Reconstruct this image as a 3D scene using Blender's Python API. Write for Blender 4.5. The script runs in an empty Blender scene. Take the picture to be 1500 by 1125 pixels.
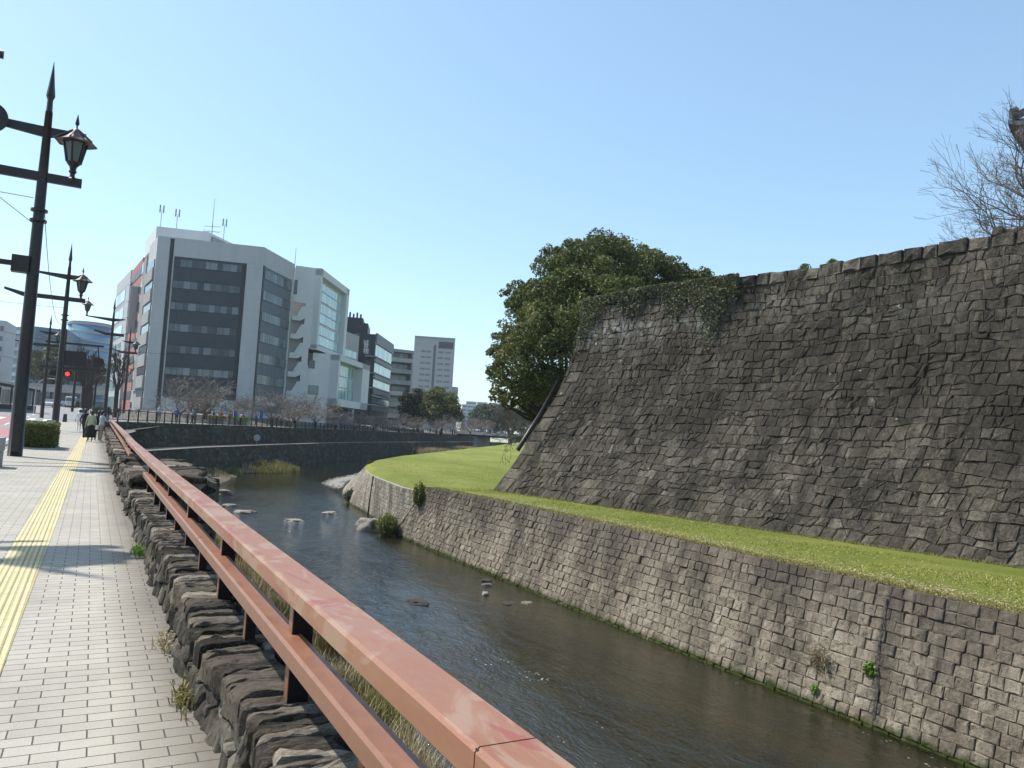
import bpy, bmesh, math, random
import numpy as np
from mathutils import Vector, Matrix
R_ = math.radians
rnd = random.Random(7)

# ------------------------------------------------------------------ camera, sky, sun, exposure
EYE = 1.6
YAW, PIT, ROLL = R_(28.45), R_(3.84), R_(3.3)
FPX = 1127.0
fw = np.array([math.sin(YAW)*math.cos(PIT), math.cos(YAW)*math.cos(PIT), math.sin(PIT)])
r0 = np.array([math.cos(YAW), -math.sin(YAW), 0.0]); u0 = np.cross(r0, fw)
rr = r0*math.cos(ROLL)+u0*math.sin(ROLL); uu = -r0*math.sin(ROLL)+u0*math.cos(ROLL)
scene = bpy.context.scene
C = scene.collection
cam_d = bpy.data.cameras.new("camera"); cam = bpy.data.objects.new("camera", cam_d); C.objects.link(cam)
cam_d.sensor_fit = 'HORIZONTAL'; cam_d.sensor_width = 36.0; cam_d.lens = 36.0*FPX/1500.0
cam_d.clip_start = 0.05; cam_d.clip_end = 6000
M = Matrix(((rr[0], uu[0], -fw[0], 0), (rr[1], uu[1], -fw[1], 0), (rr[2], uu[2], -fw[2], EYE), (0, 0, 0, 1)))
cam.matrix_world = M
scene.camera = cam

SUN_AZ, SUN_EL = R_(-42.0), R_(55.0)      # azimuth from +Y toward +X
world = bpy.data.worlds.new("World"); scene.world = world; world.use_nodes = True
wn = world.node_tree; wn.nodes.clear()
sky = wn.nodes.new('ShaderNodeTexSky'); sky.sky_type = 'NISHITA'; sky.sun_disc = False
sky.sun_elevation = SUN_EL; sky.sun_rotation = SUN_AZ
sky.air_density = 1.0; sky.dust_density = 0.7; sky.ozone_density = 3.0; sky.altitude = 10
bg = wn.nodes.new('ShaderNodeBackground'); bg.inputs[1].default_value = 0.15
wo = wn.nodes.new('ShaderNodeOutputWorld')
gm = wn.nodes.new('ShaderNodeGamma'); gm.inputs[1].default_value = 0.72
tn = wn.nodes.new('ShaderNodeMix'); tn.data_type = 'RGBA'; tn.blend_type = 'MULTIPLY'; tn.inputs[0].default_value = 1.0; tn.inputs[7].default_value = (1.16, 1.32, 1.34, 1)
wn.links.new(sky.outputs[0], gm.inputs[0]); wn.links.new(gm.outputs[0], tn.inputs[6]); wn.links.new(tn.outputs[2], bg.inputs[0]); wn.links.new(bg.outputs[0], wo.inputs[0])
sun_d = bpy.data.lights.new("sun", 'SUN'); sun_d.energy = 3.6; sun_d.angle = R_(0.53); sun_d.color = (1.0, 0.955, 0.89)
sun = bpy.data.objects.new("sun", sun_d); C.objects.link(sun)
sd = Vector((math.sin(SUN_AZ)*math.cos(SUN_EL), math.cos(SUN_AZ)*math.cos(SUN_EL), math.sin(SUN_EL)))
sun.rotation_euler = sd.to_track_quat('Z', 'Y').to_euler(); sun.location = (0, 0, 60)
scene.view_settings.view_transform = 'Standard'; scene.view_settings.look = 'None'
scene.view_settings.exposure = 0.79; scene.view_settings.gamma = 1.0

# ------------------------------------------------------------------ placing by photographed bearing and real distance
FH = np.array([math.sin(YAW), math.cos(YAW), 0.0])
def ray(px, py): return fw+rr*(px-750.0)/FPX-uu*(py-562.5)/FPX
def atz(px, py, z):
    d = ray(px, py); t = (z-EYE)/d[2]; return Vector((d[0]*t, d[1]*t, z))
def atq(px, py, dep):
    d = ray(px, py); t = dep/float(d@FH); return Vector((d[0]*t, d[1]*t, EYE+d[2]*t))

# ------------------------------------------------------------------ helpers
def srgb(h):
    h = h.lstrip('#'); v = [int(h[i:i+2], 16)/255 for i in (0, 2, 4)]
    return tuple(((c+0.055)/1.055)**2.4 if c > 0.04045 else c/12.92 for c in v)
def tag(o, label=None, cat=None, group=None, kind=None):
    if label: o['label'] = label
    if cat: o['category'] = cat
    if group: o['group'] = group
    if kind: o['kind'] = kind
    return o
def thing(name, label, cat, loc=(0, 0, 0), rz=0.0, group=None):
    o = bpy.data.objects.new(name, None); C.objects.link(o); o.empty_display_size = 0.2
    o.location = loc; o.rotation_euler = (0, 0, rz)
    return tag(o, label, cat, group)
def kids(o): return [c for c in list(bpy.data.objects) if c.parent == o]
def copy_tree(o, parent=None, tree=None):
    c = o.copy(); C.objects.link(c); c.parent = parent
    for ch in (tree if tree is not None else kids(o)): copy_tree(ch, c)
    return c

class MB:
    def __init__(s): s.v = []; s.f = []; s.t = []; s.m = []; s.mi = 0; s.sm = []; s.smooth = False
    def add(s, vs, fs, tint=0.5):
        n = len(s.v); s.v.extend([tuple(p) for p in vs]); s.t.extend([tint]*len(vs))
        for f in fs: s.f.append(tuple(i+n for i in f)); s.m.append(s.mi); s.sm.append(s.smooth)
    def hexa(s, p, tint=0.5):   # 8 points bottom ring, top ring
        s.add(p, [(3, 2, 1, 0), (4, 5, 6, 7), (0, 1, 5, 4), (1, 2, 6, 5), (2, 3, 7, 6), (3, 0, 4, 7)], tint)
    def box(s, x0, x1, y0, y1, z0, z1, tint=0.5):
        s.hexa([(x0, y0, z0), (x1, y0, z0), (x1, y1, z0), (x0, y1, z0), (x0, y0, z1), (x1, y0, z1), (x1, y1, z1), (x0, y1, z1)], tint)
    def beam(s, a, b, w, h, tint=0.5, up=(0, 0, 1), w2=None, h2=None):
        a = Vector(a); b = Vector(b); d = (b-a).normalized(); u = Vector(up)
        x = d.cross(u)
        if x.length < 1e-4: x = d.cross(Vector((0, 1, 0)))
        x.normalize(); u = x.cross(d); w2 = w if w2 is None else w2; h2 = h if h2 is None else h2
        P = []
        for q, ww, hh in ((a, w, h), (b, w2, h2)):
            P += [q-x*ww/2-u*hh/2, q+x*ww/2-u*hh/2, q+x*ww/2+u*hh/2, q-x*ww/2+u*hh/2]
        s.hexa(P, tint)
    def tube(s, pts, rad, n=8, tint=0.5, caps=True):
        rings = []; k = len(pts); base = len(s.v); prev = None
        for i, p in enumerate(pts):
            p = Vector(p)
            d = (Vector(pts[min(i+1, k-1)])-Vector(pts[max(i-1, 0)]))
            if d.length < 1e-9: d = Vector((0, 0, 1))
            d.normalize()
            a = Vector((0, 0, 1)) if abs(d.z) < 0.9 else Vector((1, 0, 0))
            if prev is not None: a = prev
            x = d.cross(a); 
            if x.length < 1e-5: x = d.orthogonal()
            x.normalize(); y = x.cross(d); prev = -x.cross(d) if False else a
            r = rad[i] if hasattr(rad, '__len__') else rad
            for j in range(n):
                th = 2*math.pi*j/n; q = p+x*(r*math.cos(th))+y*(r*math.sin(th)); s.v.append(tuple(q)); s.t.append(tint)
        for i in range(k-1):
            for j in range(n):
                a0 = base+i*n+j; a1 = base+i*n+(j+1) % n
                s.f.append((a0, a1, a1+n, a0+n)); s.m.append(s.mi); s.sm.append(s.smooth)
        if caps and n > 2:
            s.f.append(tuple(base+j for j in range(n))); s.m.append(s.mi); s.sm.append(False)
            s.f.append(tuple(base+(k-1)*n+j for j in reversed(range(n)))); s.m.append(s.mi); s.sm.append(False)
    def lathe(s, c, prof, n=16, tint=0.5, rot=0.0, sx=1, sy=1):
        base = len(s.v)
        for (r, z) in prof:
            for j in range(n):
                th = rot+2*math.pi*j/n; s.v.append((c[0]+r*sx*math.cos(th), c[1]+r*sy*math.sin(th), c[2]+z)); s.t.append(tint)
        for i in range(len(prof)-1):
            for j in range(n):
                a0 = base+i*n+j; a1 = base+i*n+(j+1) % n
                s.f.append((a0, a1, a1+n, a0+n)); s.m.append(s.mi); s.sm.append(s.smooth)
        s.f.append(tuple(base+j for j in reversed(range(n)))); s.m.append(s.mi); s.sm.append(False)
        s.f.append(tuple(base+(len(prof)-1)*n+j for j in range(n))); s.m.append(s.mi); s.sm.append(False)
    def prism(s, poly, z0, z1, tint=0.5):
        n = len(poly); vs = [(p[0], p[1], z0) for p in poly]+[(p[0], p[1], z1) for p in poly]
        fs = [tuple(reversed(range(n))), tuple(range(n, 2*n))]+[(i, (i+1) % n, n+(i+1) % n, n+i) for i in range(n)]
        s.add(vs, fs, tint)
    def blob(s, c, r, n=10, m=6, jit=0.18, tint=0.5, rg=rnd):
        vs = []; 
        for i in range(m+1):
            ph = math.pi*i/m
            for j in range(n):
                th = 2*math.pi*j/n; k = 1+rg.uniform(-jit, jit)
                if i in (0, m): k = 1
                vs.append((c[0]+r[0]*k*math.sin(ph)*math.cos(th), c[1]+r[1]*k*math.sin(ph)*math.sin(th), c[2]+r[2]*k*math.cos(ph)))
        fs = [(i*n+j, i*n+n+j, i*n+n+(j+1) % n, i*n+(j+1) % n) for i in range(m) for j in range(n)]
        s.add(vs, fs, tint)
    def build(s, name, mats, parent=None, loc=None, smooth=False):
        me = bpy.data.meshes.new(name); me.from_pydata(s.v, [], s.f)
        if not isinstance(mats, (list, tuple)): mats = [mats]
        for m in mats: me.materials.append(m)
        if len(mats) > 1: me.polygons.foreach_set('material_index', s.m)
        if smooth: me.polygons.foreach_set('use_smooth', [True]*len(s.f))
        elif any(s.sm): me.polygons.foreach_set('use_smooth', s.sm)
        at = me.attributes.new('tint', 'FLOAT', 'POINT'); at.data.foreach_set('value', np.array(s.t, dtype=np.float32))
        me.update()
        o = bpy.data.objects.new(name, me); C.objects.link(o)
        if parent is not None: o.parent = parent
        if loc is not None: o.location = loc
        return o

# ------------------------------------------------------------------ materials
MATS = {}
class NT:
    def __init__(s, name):
        s.m = bpy.data.materials.new(name); s.m.use_nodes = True; s.t = s.m.node_tree; s.t.nodes.clear()
        s.out = s.t.nodes.new('ShaderNodeOutputMaterial'); s.b = s.t.nodes.new('ShaderNodeBsdfPrincipled')
        s.t.links.new(s.b.outputs[0], s.out.inputs[0]); s._co = None
    def n(s, typ, **k):
        nd = s.t.nodes.new(typ)
        for a, b in k.items(): setattr(nd, a, b)
        return nd
    def l(s, a, b): s.t.links.new(a, b)
    def co(s, scale=(1, 1, 1), rot=(0, 0, 0), world=True, loc=(0, 0, 0)):
        if world:
            g = s.n('ShaderNodeNewGeometry').outputs['Position']
        else: g = s.n('ShaderNodeTexCoord').outputs['Object']
        mp = s.n('ShaderNodeMapping'); mp.inputs['Scale'].default_value = scale; mp.inputs['Rotation'].default_value = rot
        mp.inputs['Location'].default_value = loc
        s.l(g, mp.inputs[0]); return mp.outputs[0]
    def noise(s, vec, scale, det=4, rough=0.55, dist=0.0):
        nd = s.n('ShaderNodeTexNoise'); nd.inputs['Scale'].default_value = scale; nd.inputs['Detail'].default_value = det
        nd.inputs['Roughness'].default_value = rough; nd.inputs['Distortion'].default_value = dist
        s.l(vec, nd.inputs['Vector']); return nd.outputs['Fac']
    def ramp(s, fac, stops, interp='LINEAR'):
        nd = s.n('ShaderNodeValToRGB'); nd.color_ramp.interpolation = interp; e = nd.color_ramp.elements
        while len(e) < len(stops): e.new(0.5)
        for i, (p, c) in enumerate(stops):
            e[i].position = p
            e[i].color = (c, c, c, 1) if not hasattr(c, '__len__') else (*c[:3], 1)
        s.l(fac, nd.inputs[0]); return nd.outputs[0]
    def mix(s, fac, a, b, mode='MIX'):
        nd = s.n('ShaderNodeMix', data_type='RGBA', blend_type=mode)
        for sock, v in ((nd.inputs[0], fac), (nd.inputs[6], a), (nd.inputs[7], b)):
            if hasattr(v, 'is_linked'): s.l(v, sock)
            elif hasattr(v, '__len__'): sock.default_value = (*v[:3], 1)
            else: sock.default_value = v
        return nd.outputs[2]
    def math(s, op, a, b=0.0, c=0.0, clamp=False):
        nd = s.n('ShaderNodeMath', operation=op, use_clamp=clamp)
        for i, v in enumerate((a, b, c)):
            if hasattr(v, 'is_linked'): s.l(v, nd.inputs[i])
            else: nd.inputs[i].default_value = v
        return nd.outputs[0]
    def tint(s):
        nd = s.n('ShaderNodeAttribute', attribute_name='tint'); return nd.outputs['Fac']
    def bump(s, h, strength=0.3, dist=0.02, prev=None):
        nd = s.n('ShaderNodeBump'); nd.inputs['Strength'].default_value = strength; nd.inputs['Distance'].default_value = dist
        s.l(h, nd.inputs['Height'])
        if prev is not None: s.l(prev, nd.inputs['Normal'])
        return nd.outputs[0]
    def fin(s, col, rough=0.8, nrm=None, metal=0.0, spec=None):
        if hasattr(col, 'is_linked'): s.l(col, s.b.inputs['Base Color'])
        else: s.b.inputs['Base Color'].default_value = (*col[:3], 1)
        if hasattr(rough, 'is_linked'): s.l(rough, s.b.inputs['Roughness'])
        else: s.b.inputs['Roughness'].default_value = rough
        s.b.inputs['Metallic'].default_value = metal
        if spec is not None: s.b.inputs['Specular IOR Level'].default_value = spec
        if nrm is not None: s.l(nrm, s.b.inputs['Normal'])
        return s.m

def simple(name, col, rough=0.7, var=0.15, scale=3.0, metal=0.0, spec=None, tint=0.0, streak=False):
    if name in MATS: return MATS[name]
    t = NT(name); v = t.co((1, 1, 0.25) if streak else (1, 1, 1))
    f = t.noise(v, scale, 5, 0.6)
    lo = tuple(c*(1-var) for c in col); hi = tuple(min(1, c*(1+var)) for c in col)
    c = t.ramp(f, [(0.3, lo), (0.7, hi)])
    if tint:
        k = t.math('MULTIPLY_ADD', t.tint(), 2*tint, 1-tint)
        cc = t.n('ShaderNodeCombineColor'); [t.l(k, cc.inputs[i]) for i in range(3)]
        c = t.mix(1.0, c, cc.outputs[0], 'MULTIPLY')
    f2 = t.noise(v, scale*9, 3, 0.6)
    MATS[name] = t.fin(c, rough, t.bump(f2, 0.12, 0.01), metal, spec); return MATS[name]

def m_stone(name, dark, mid, light, moss=0.0, lichen=0.25, pale_top=False, topstain=None, watermoss=None, bump=0.6, sc=1.0, pits=False):
    t = NT(name); v = t.co()
    big = t.noise(v, 0.25*sc, 5, 0.6, 0.4); med = t.noise(v, 2.2*sc, 6, 0.7, 0.3); fine = t.noise(v, 14*sc, 5, 0.75)
    mot = t.noise(v, 6.5*sc, 6, 0.8, 0.4)
    a = t.math('ADD', t.math('ADD', t.math('MULTIPLY', t.tint(), 0.38), t.math('MULTIPLY', med, 0.26)), t.math('MULTIPLY', t.math('MULTIPLY_ADD', mot, 1.6, -0.3), 0.36))
    col = t.ramp(a, [(0.22, dark), (0.5, mid), (0.8, light)])
    st = t.noise(t.co((1.0, 1.0, 0.16)), 0.9*sc, 6, 0.7, 0.6)        # dark run-off streaks
    col = t.mix(t.ramp(st, [(0.44, 0.0), (0.60, 0.85)]), col, tuple(c*0.36 for c in mid))
    if pits:
        pt = t.noise(v, 11*sc, 4, 0.85, 0.2)
        col = t.mix(t.ramp(pt, [(0.36, 0.85), (0.46, 0.0)]), col, tuple(c*0.28 for c in dark))
        col = t.mix(t.ramp(pt, [(0.60, 0.0), (0.68, 0.5)]), col, tuple(min(1, c*1.25) for c in light))
    li = t.math('MULTIPLY', t.ramp(fine, [(0.56, 0.0), (0.66, 1.0)]), t.ramp(big, [(0.35, 0.0), (0.75, 1.0)]))
    col = t.mix(t.math('MULTIPLY', li, lichen), col, (0.36, 0.35, 0.31))
    sep = t.n('ShaderNodeSeparateXYZ'); t.l(v, sep.inputs[0])
    if pale_top:    # pale mineral bloom under the coping
        zf = t.ramp(t.math('MULTIPLY_ADD', sep.outputs[2], 0.1, t.math('MULTIPLY', big, 0.35)), [(0.0, 0.0), (0.80, 0.0), (0.93, 1.0), (1.06, 0.0)])
        pn = t.ramp(t.noise(t.co((1, 1, 0.7)), 1.1, 6, 0.8, 1.0), [(0.47, 0.0), (0.62, 1.0)])
        yl = t.ramp(t.math('MULTIPLY', sep.outputs[1], 0.02), [(0.42, 0.12), (0.68, 1.0)])
        col = t.mix(t.math('MULTIPLY', t.math('MULTIPLY', t.math('MULTIPLY', zf, pn), yl), 0.8), col, (0.42, 0.41, 0.38))
    if pale_top:    # broad black weathering across the middle of the wall
        zm = t.ramp(t.math('MULTIPLY_ADD', sep.outputs[2], 0.1, t.math('MULTIPLY_ADD', st, 0.5, -0.25)), [(0.10, 0.0), (0.34, 1.0), (0.62, 1.0), (0.80, 0.0)])
        br = t.ramp(t.noise(t.co((1, 1, 0.5)), 0.42, 6, 0.75, 0.8), [(0.36, 0.25), (0.58, 1.0)])
        col = t.mix(t.math('MULTIPLY', t.math('MULTIPLY', zm, br), 0.62), col, tuple(c*0.30 for c in mid))
        fl = t.math('MULTIPLY', t.ramp(t.noise(v, 3.2, 3, 0.5), [(0.70, 0.0), (0.73, 1.0)]), t.ramp(t.noise(v, 0.5, 2, 0.5), [(0.5, 0.0), (0.6, 1.0)]))
        col = t.mix(t.math('MULTIPLY', fl, 0.7), col, (0.45, 0.43, 0.37))
    if topstain:
        z0, z1, k = topstain
        mr = t.n('ShaderNodeMapRange'); t.l(t.math('ADD', sep.outputs[2], t.math('MULTIPLY_ADD', st, 2.6, -1.3)), mr.inputs[0])
        mr.inputs[1].default_value = z0; mr.inputs[2].default_value = z1
        col = t.mix(t.math('MULTIPLY', mr.outputs[0], k), col, (0.062, 0.050, 0.040))
    if watermoss:
        mr = t.n('ShaderNodeMapRange'); t.l(t.math('ADD', sep.outputs[2], t.math('MULTIPLY_ADD', t.noise(v, 2.3, 4, 0.7), 0.5, -0.25)), mr.inputs[0])
        mr.inputs[1].default_value = watermoss+0.22; mr.inputs[2].default_value = watermoss+0.05
        col = t.mix(mr.outputs[0], col, (0.035, 0.045, 0.008))
    if moss:
        mm = t.ramp(t.noise(v, 1.3, 6, 0.75, 0.5), [(0.55, 0.0), (0.7, moss)])
        col = t.mix(mm, col, (0.06, 0.065, 0.022))
    nb = t.bump(mot, bump*0.9, 0.05); nb = t.bump(fine, bump, 0.02, nb)
    return t.fin(col, 0.92, nb, spec=0.2)

M_castle = m_stone('castle_stone', (0.024, 0.020, 0.014), (0.092, 0.077, 0.058), (0.25, 0.218, 0.17), lichen=0.30, pale_top=True, moss=0.25, pits=True, bump=1.0)
M_castle_gap = simple('castle_joint', (0.085, 0.075, 0.062), 0.95, 0.5, 3)
M_rev = m_stone('revetment_stone', (0.15, 0.122, 0.085), (0.265, 0.226, 0.166), (0.39, 0.342, 0.262), lichen=0.12, topstain=(-3.2, -1.2, 0.72), watermoss=-4.4, bump=0.9, pits=True)
M_rev_gap = simple('revetment_joint', (0.05, 0.042, 0.034), 0.95, 0.4, 3)
M_revsl = m_stone('slope_stone', (0.20, 0.172, 0.135), (0.31, 0.272, 0.215), (0.42, 0.375, 0.30), lichen=0.1, watermoss=-4.4, bump=0.3)
def m_slate(name, sc, dark, mid, lite, zrot=0.0):
    t = NT(name); v = t.co(sc, (0, 0, zrot)); f = t.noise(v, 2.6, 8, 0.78, 0.7); g = t.noise(v, 9.0, 6, 0.8, 0.3); k = t.noise(t.co(), 2.0, 4, 0.6)
    a = t.math('ADD', t.math('MULTIPLY', f, 0.75), t.math('MULTIPLY_ADD', t.tint(), 0.42, -0.09))
    col = t.ramp(a, [(0.34, dark), (0.50, mid), (0.60, tuple(c*1.35 for c in mid)), (0.74, lite)])
    col = t.mix(t.ramp(g, [(0.34, 0.75), (0.46, 0.0)]), col, tuple(c*0.35 for c in dark))
    col = t.mix(t.ramp(g, [(0.58, 0.0), (0.70, 0.6)]), col, lite)
    col = t.mix(t.ramp(k, [(0.5, 0.0), (0.7, 0.35)]), col, (0.07, 0.072, 0.035))
    return t.fin(col, 0.9, t.bump(g, 1.0, 0.02, t.bump(f, 0.9, 0.04)), spec=0.2)
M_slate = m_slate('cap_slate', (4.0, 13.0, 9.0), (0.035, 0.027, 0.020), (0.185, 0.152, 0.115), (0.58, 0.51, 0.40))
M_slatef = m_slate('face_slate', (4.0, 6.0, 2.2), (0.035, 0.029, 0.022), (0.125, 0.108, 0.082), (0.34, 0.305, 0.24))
M_par = m_stone('parapet_stone', (0.085, 0.070, 0.056), (0.215, 0.182, 0.148), (0.44, 0.385, 0.32), lichen=0.5, moss=0.15, bump=0.9, sc=4.0)
M_par_gap = simple('parapet_joint', (0.03, 0.026, 0.022), 0.95, 0.4, 6)
M_emb = m_stone('embankment_stone', (0.022, 0.025, 0.026), (0.045, 0.05, 0.052), (0.075, 0.08, 0.08), lichen=0.15, moss=0.3, bump=0.4)
def m_emb2():
    t = NT('embankment_blocks'); v = t.co((1.1, 1.1, 2.0)); vo = t.n('ShaderNodeTexVoronoi', feature='DISTANCE_TO_EDGE'); vo.inputs['Scale'].default_value = 1.25; t.l(v, vo.inputs['Vector'])
    vc = t.n('ShaderNodeTexVoronoi'); vc.inputs['Scale'].default_value = 1.25; t.l(v, vc.inputs['Vector']); bw = t.n('ShaderNodeRGBToBW'); t.l(vc.outputs['Color'], bw.inputs[0])
    col = t.ramp(t.math('ADD', t.math('MULTIPLY', bw.outputs[0], 0.5), t.math('MULTIPLY', t.noise(t.co(), 1.5, 6, 0.8), 0.5)), [(0.25, (0.028, 0.027, 0.022)), (0.55, (0.068, 0.062, 0.05)), (0.8, (0.13, 0.118, 0.095))])
    col = t.mix(t.ramp(t.noise(t.co((1, 1, 0.3)), 0.35, 6, 0.75, 0.8), [(0.45, 0.0), (0.65, 0.8)]), col, (0.035, 0.042, 0.022))
    e = t.ramp(vo.outputs['Distance'], [(0.0, 0.0), (0.06, 1.0)]); col = t.mix(t.math('MULTIPLY', t.math('SUBTRACT', 1.0, e), 0.7), col, (0.012, 0.012, 0.01))
    return t.fin(col, 0.95, t.bump(e, 0.8, 0.08), spec=0.15)
M_emb = m_emb2()
M_rock = m_stone('river_rock', (0.12, 0.105, 0.085), (0.26, 0.235, 0.195), (0.42, 0.39, 0.33), lichen=0.2, watermoss=None, bump=0.5, sc=2.0)

def m_lawn():
    t = NT('lawn_grass'); v = t.co()
    a = t.noise(v, 0.35, 5, 0.6, 0.3); b = t.noise(v, 9, 5, 0.8); c = t.noise(t.co((1, 1, 1)), 60, 3, 0.8)
    col = t.ramp(t.noise(v, 0.22, 6, 0.7, 0.8), [(0.3, (0.15, 0.19, 0.022)), (0.5, (0.25, 0.25, 0.045)), (0.68, (0.36, 0.32, 0.10))])
    worn = t.ramp(t.noise(t.co((1, 0.35, 1)), 0.5, 6, 0.75, 1.2), [(0.60, 0.0), (0.70, 0.7)])
    col = t.mix(worn, col, (0.26, 0.20, 0.085))
    col = t.mix(0.55, col, t.ramp(b, [(0.3, (0.09, 0.12, 0.015)), (0.7, (0.33, 0.34, 0.08))]))
    col = t.mix(0.35, col, t.ramp(c, [(0.35, (0.05, 0.075, 0.01)), (0.65, (0.36, 0.38, 0.10))]))
    big = t.noise(t.co((1, 0.5, 1)), 0.12, 5, 0.7, 0.6)
    col = t.mix(t.ramp(big, [(0.42, 0.0), (0.6, 0.55)]), col, (0.105, 0.15, 0.018))
    sp = t.n('ShaderNodeSeparateXYZ'); t.l(v, sp.inputs[0])
    lip = t.n('ShaderNodeMapRange'); t.l(t.math('ADD', sp.outputs[0], t.math('MULTIPLY_ADD', t.noise(v, 1.4, 5, 0.8), 1.8, -0.9)), lip.inputs[0]); lip.inputs[1].default_value = 17.5; lip.inputs[2].default_value = 16.7
    ny = t.ramp(t.math('MULTIPLY', sp.outputs[1], 0.02), [(0.40, 1.0), (0.62, 0.15)])
    col = t.mix(t.math('MULTIPLY', t.math('MULTIPLY', lip.outputs[0], ny), 0.8), col, (0.15, 0.105, 0.055))
    return t.fin(col, 0.9, t.bump(t.math('ADD', b, c), 0.9, 0.06), spec=0.15)
M_lawn = m_lawn()
M_soil = simple('bank_soil', (0.10, 0.078, 0.05), 0.95, 0.5, 4)

def m_water():
    t = NT('river_water')
    v = t.co((1.0, 0.45, 1.0), (0, 0, R_(-12)))
    w1 = t.noise(v, 2.1, 5, 0.62, 0.9); w2 = t.noise(t.co((1.0, 0.6, 1.0), (0, 0, R_(18))), 8.0, 4, 0.6, 0.7)
    sx = t.n('ShaderNodeSeparateXYZ'); t.l(t.co(), sx.inputs[0])
    xr = t.ramp(t.math('MULTIPLY', t.math('MULTIPLY_ADD', sx.outputs[1], -0.18, sx.outputs[0]), 0.1), [(0.48, 1.0), (0.76, 0.20)])
    yr = t.ramp(t.math('MULTIPLY', sx.outputs[1], 0.01), [(0.50, 1.0), (0.75, 0.18)])
    patch = t.math('MULTIPLY', t.math('MULTIPLY', t.ramp(t.noise(t.co((1.0, 0.35, 1.0)), 0.22, 4, 0.6, 0.5), [(0.35, 0.35), (0.62, 1.0)]), xr), yr)
    h = t.math('MULTIPLY', t.math('ADD', w1, t.math('MULTIPLY', w2, 0.42)), patch)
    bed = t.noise(t.co((1, 0.3, 1)), 0.5, 6, 0.7, 0.3)
    col = t.ramp(bed, [(0.3, (0.006, 0.006, 0.002)), (0.7, (0.024, 0.021, 0.008))])
    # drifting foam flecks gathered in lines along the current
    line = t.ramp(t.noise(t.co((1.0, 0.12, 1.0), (0, 0, R_(7))), 0.42, 5, 0.7, 0.9), [(0.50, 0.0), (0.57, 1.0)])
    vo = t.n('ShaderNodeTexVoronoi'); vo.inputs['Scale'].default_value = 8.5; t.l(t.co((1, 0.7, 1)), vo.inputs['Vector'])
    sp = t.ramp(vo.outputs['Distance'], [(0.0, 1.0), (0.17, 1.0), (0.24, 0.0)])
    th = t.ramp(t.noise(t.co(), 3.1, 2, 0.5), [(0.46, 0.0), (0.52, 1.0)])
    foam = t.math('MULTIPLY', t.math('MULTIPLY', line, sp), th)
    foam = t.math('MULTIPLY', foam, t.ramp(t.math('MULTIPLY', sx.outputs[1], 0.02), [(0.30, 1.0), (0.52, 0.0)]))
    col = t.mix(foam, col, (0.36, 0.37, 0.34))
    rough = t.math('MULTIPLY_ADD', foam, 0.6, 0.04)
    t.b.inputs['IOR'].default_value = 2.0
    return t.fin(col, rough, t.bump(h, 1.0, 0.27), spec=0.5)
M_water = m_water()

def m_paving():
    t = NT('block_paving'); g = t.co((1, 1, 1), (0, 0, 0)); 
    br = t.n('ShaderNodeTexBrick'); br.offset = 0.5; br.squash = 1.0
    br.inputs['Scale'].default_value = 1.0; br.inputs['Brick Width'].default_value = 0.23; br.inputs['Row Height'].default_value = 0.115
    br.inputs['Mortar Size'].default_value = 0.0042; br.inputs['Mortar Smooth'].default_value = 0.35; br.inputs['Bias'].default_value = 0.0
    br.inputs['Color1'].default_value = (0, 0, 0, 1); br.inputs['Color2'].default_value = (1, 1, 1, 1); br.inputs['Mortar'].default_value = (0.5, 0.5, 0.5, 1)
    wob = t.n('ShaderNodeTexNoise'); wob.inputs['Scale'].default_value = 5; t.l(g, wob.inputs['Vector'])
    ad = t.n('ShaderNodeVectorMath', operation='MULTIPLY_ADD'); t.l(wob.outputs['Color'], ad.inputs[0]); ad.inputs[1].default_value = (0.008, 0.008, 0); t.l(g, ad.inputs[2])
    t.l(ad.outputs[0], br.inputs['Vector'])
    one = t.ramp(br.outputs['Color'], [(0.0, (0.31, 0.282, 0.222)), (0.5, (0.37, 0.338, 0.27)), (1.0, (0.44, 0.403, 0.323))])
    dirt = t.noise(g, 1.1, 6, 0.7, 0.4); fine = t.noise(g, 90, 3, 0.8)
    col = t.mix(0.5, one, t.ramp(dirt, [(0.3, (0.26, 0.232, 0.188)), (0.65, (0.48, 0.435, 0.365))]))
    col = t.mix(0.3, col, t.ramp(fine, [(0.3, (0.14, 0.13, 0.11)), (0.7, (0.48, 0.46, 0.42))]))
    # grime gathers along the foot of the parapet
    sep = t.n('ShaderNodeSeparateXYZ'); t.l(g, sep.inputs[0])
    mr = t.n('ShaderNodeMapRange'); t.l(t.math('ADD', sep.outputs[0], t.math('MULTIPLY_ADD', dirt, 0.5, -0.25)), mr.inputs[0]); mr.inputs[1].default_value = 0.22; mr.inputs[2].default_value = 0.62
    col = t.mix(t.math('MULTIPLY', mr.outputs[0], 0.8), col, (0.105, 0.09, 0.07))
    blot = t.ramp(t.noise(g, 2.6, 6, 0.8, 1.0), [(0.62, 0.0), (0.74, 0.55)]); col = t.mix(blot, col, (0.17, 0.15, 0.12))
    col = t.mix(t.math('MULTIPLY', br.outputs['Fac'], 0.92), col, (0.055, 0.05, 0.043))
    nb = t.bump(t.math('SUBTRACT', 1.0, br.outputs['Fac']), 0.7, 0.006); nb = t.bump(fine, 0.25, 0.002, nb)
    return t.fin(col, 0.85, nb, spec=0.25)
M_pave = m_paving()

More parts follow.
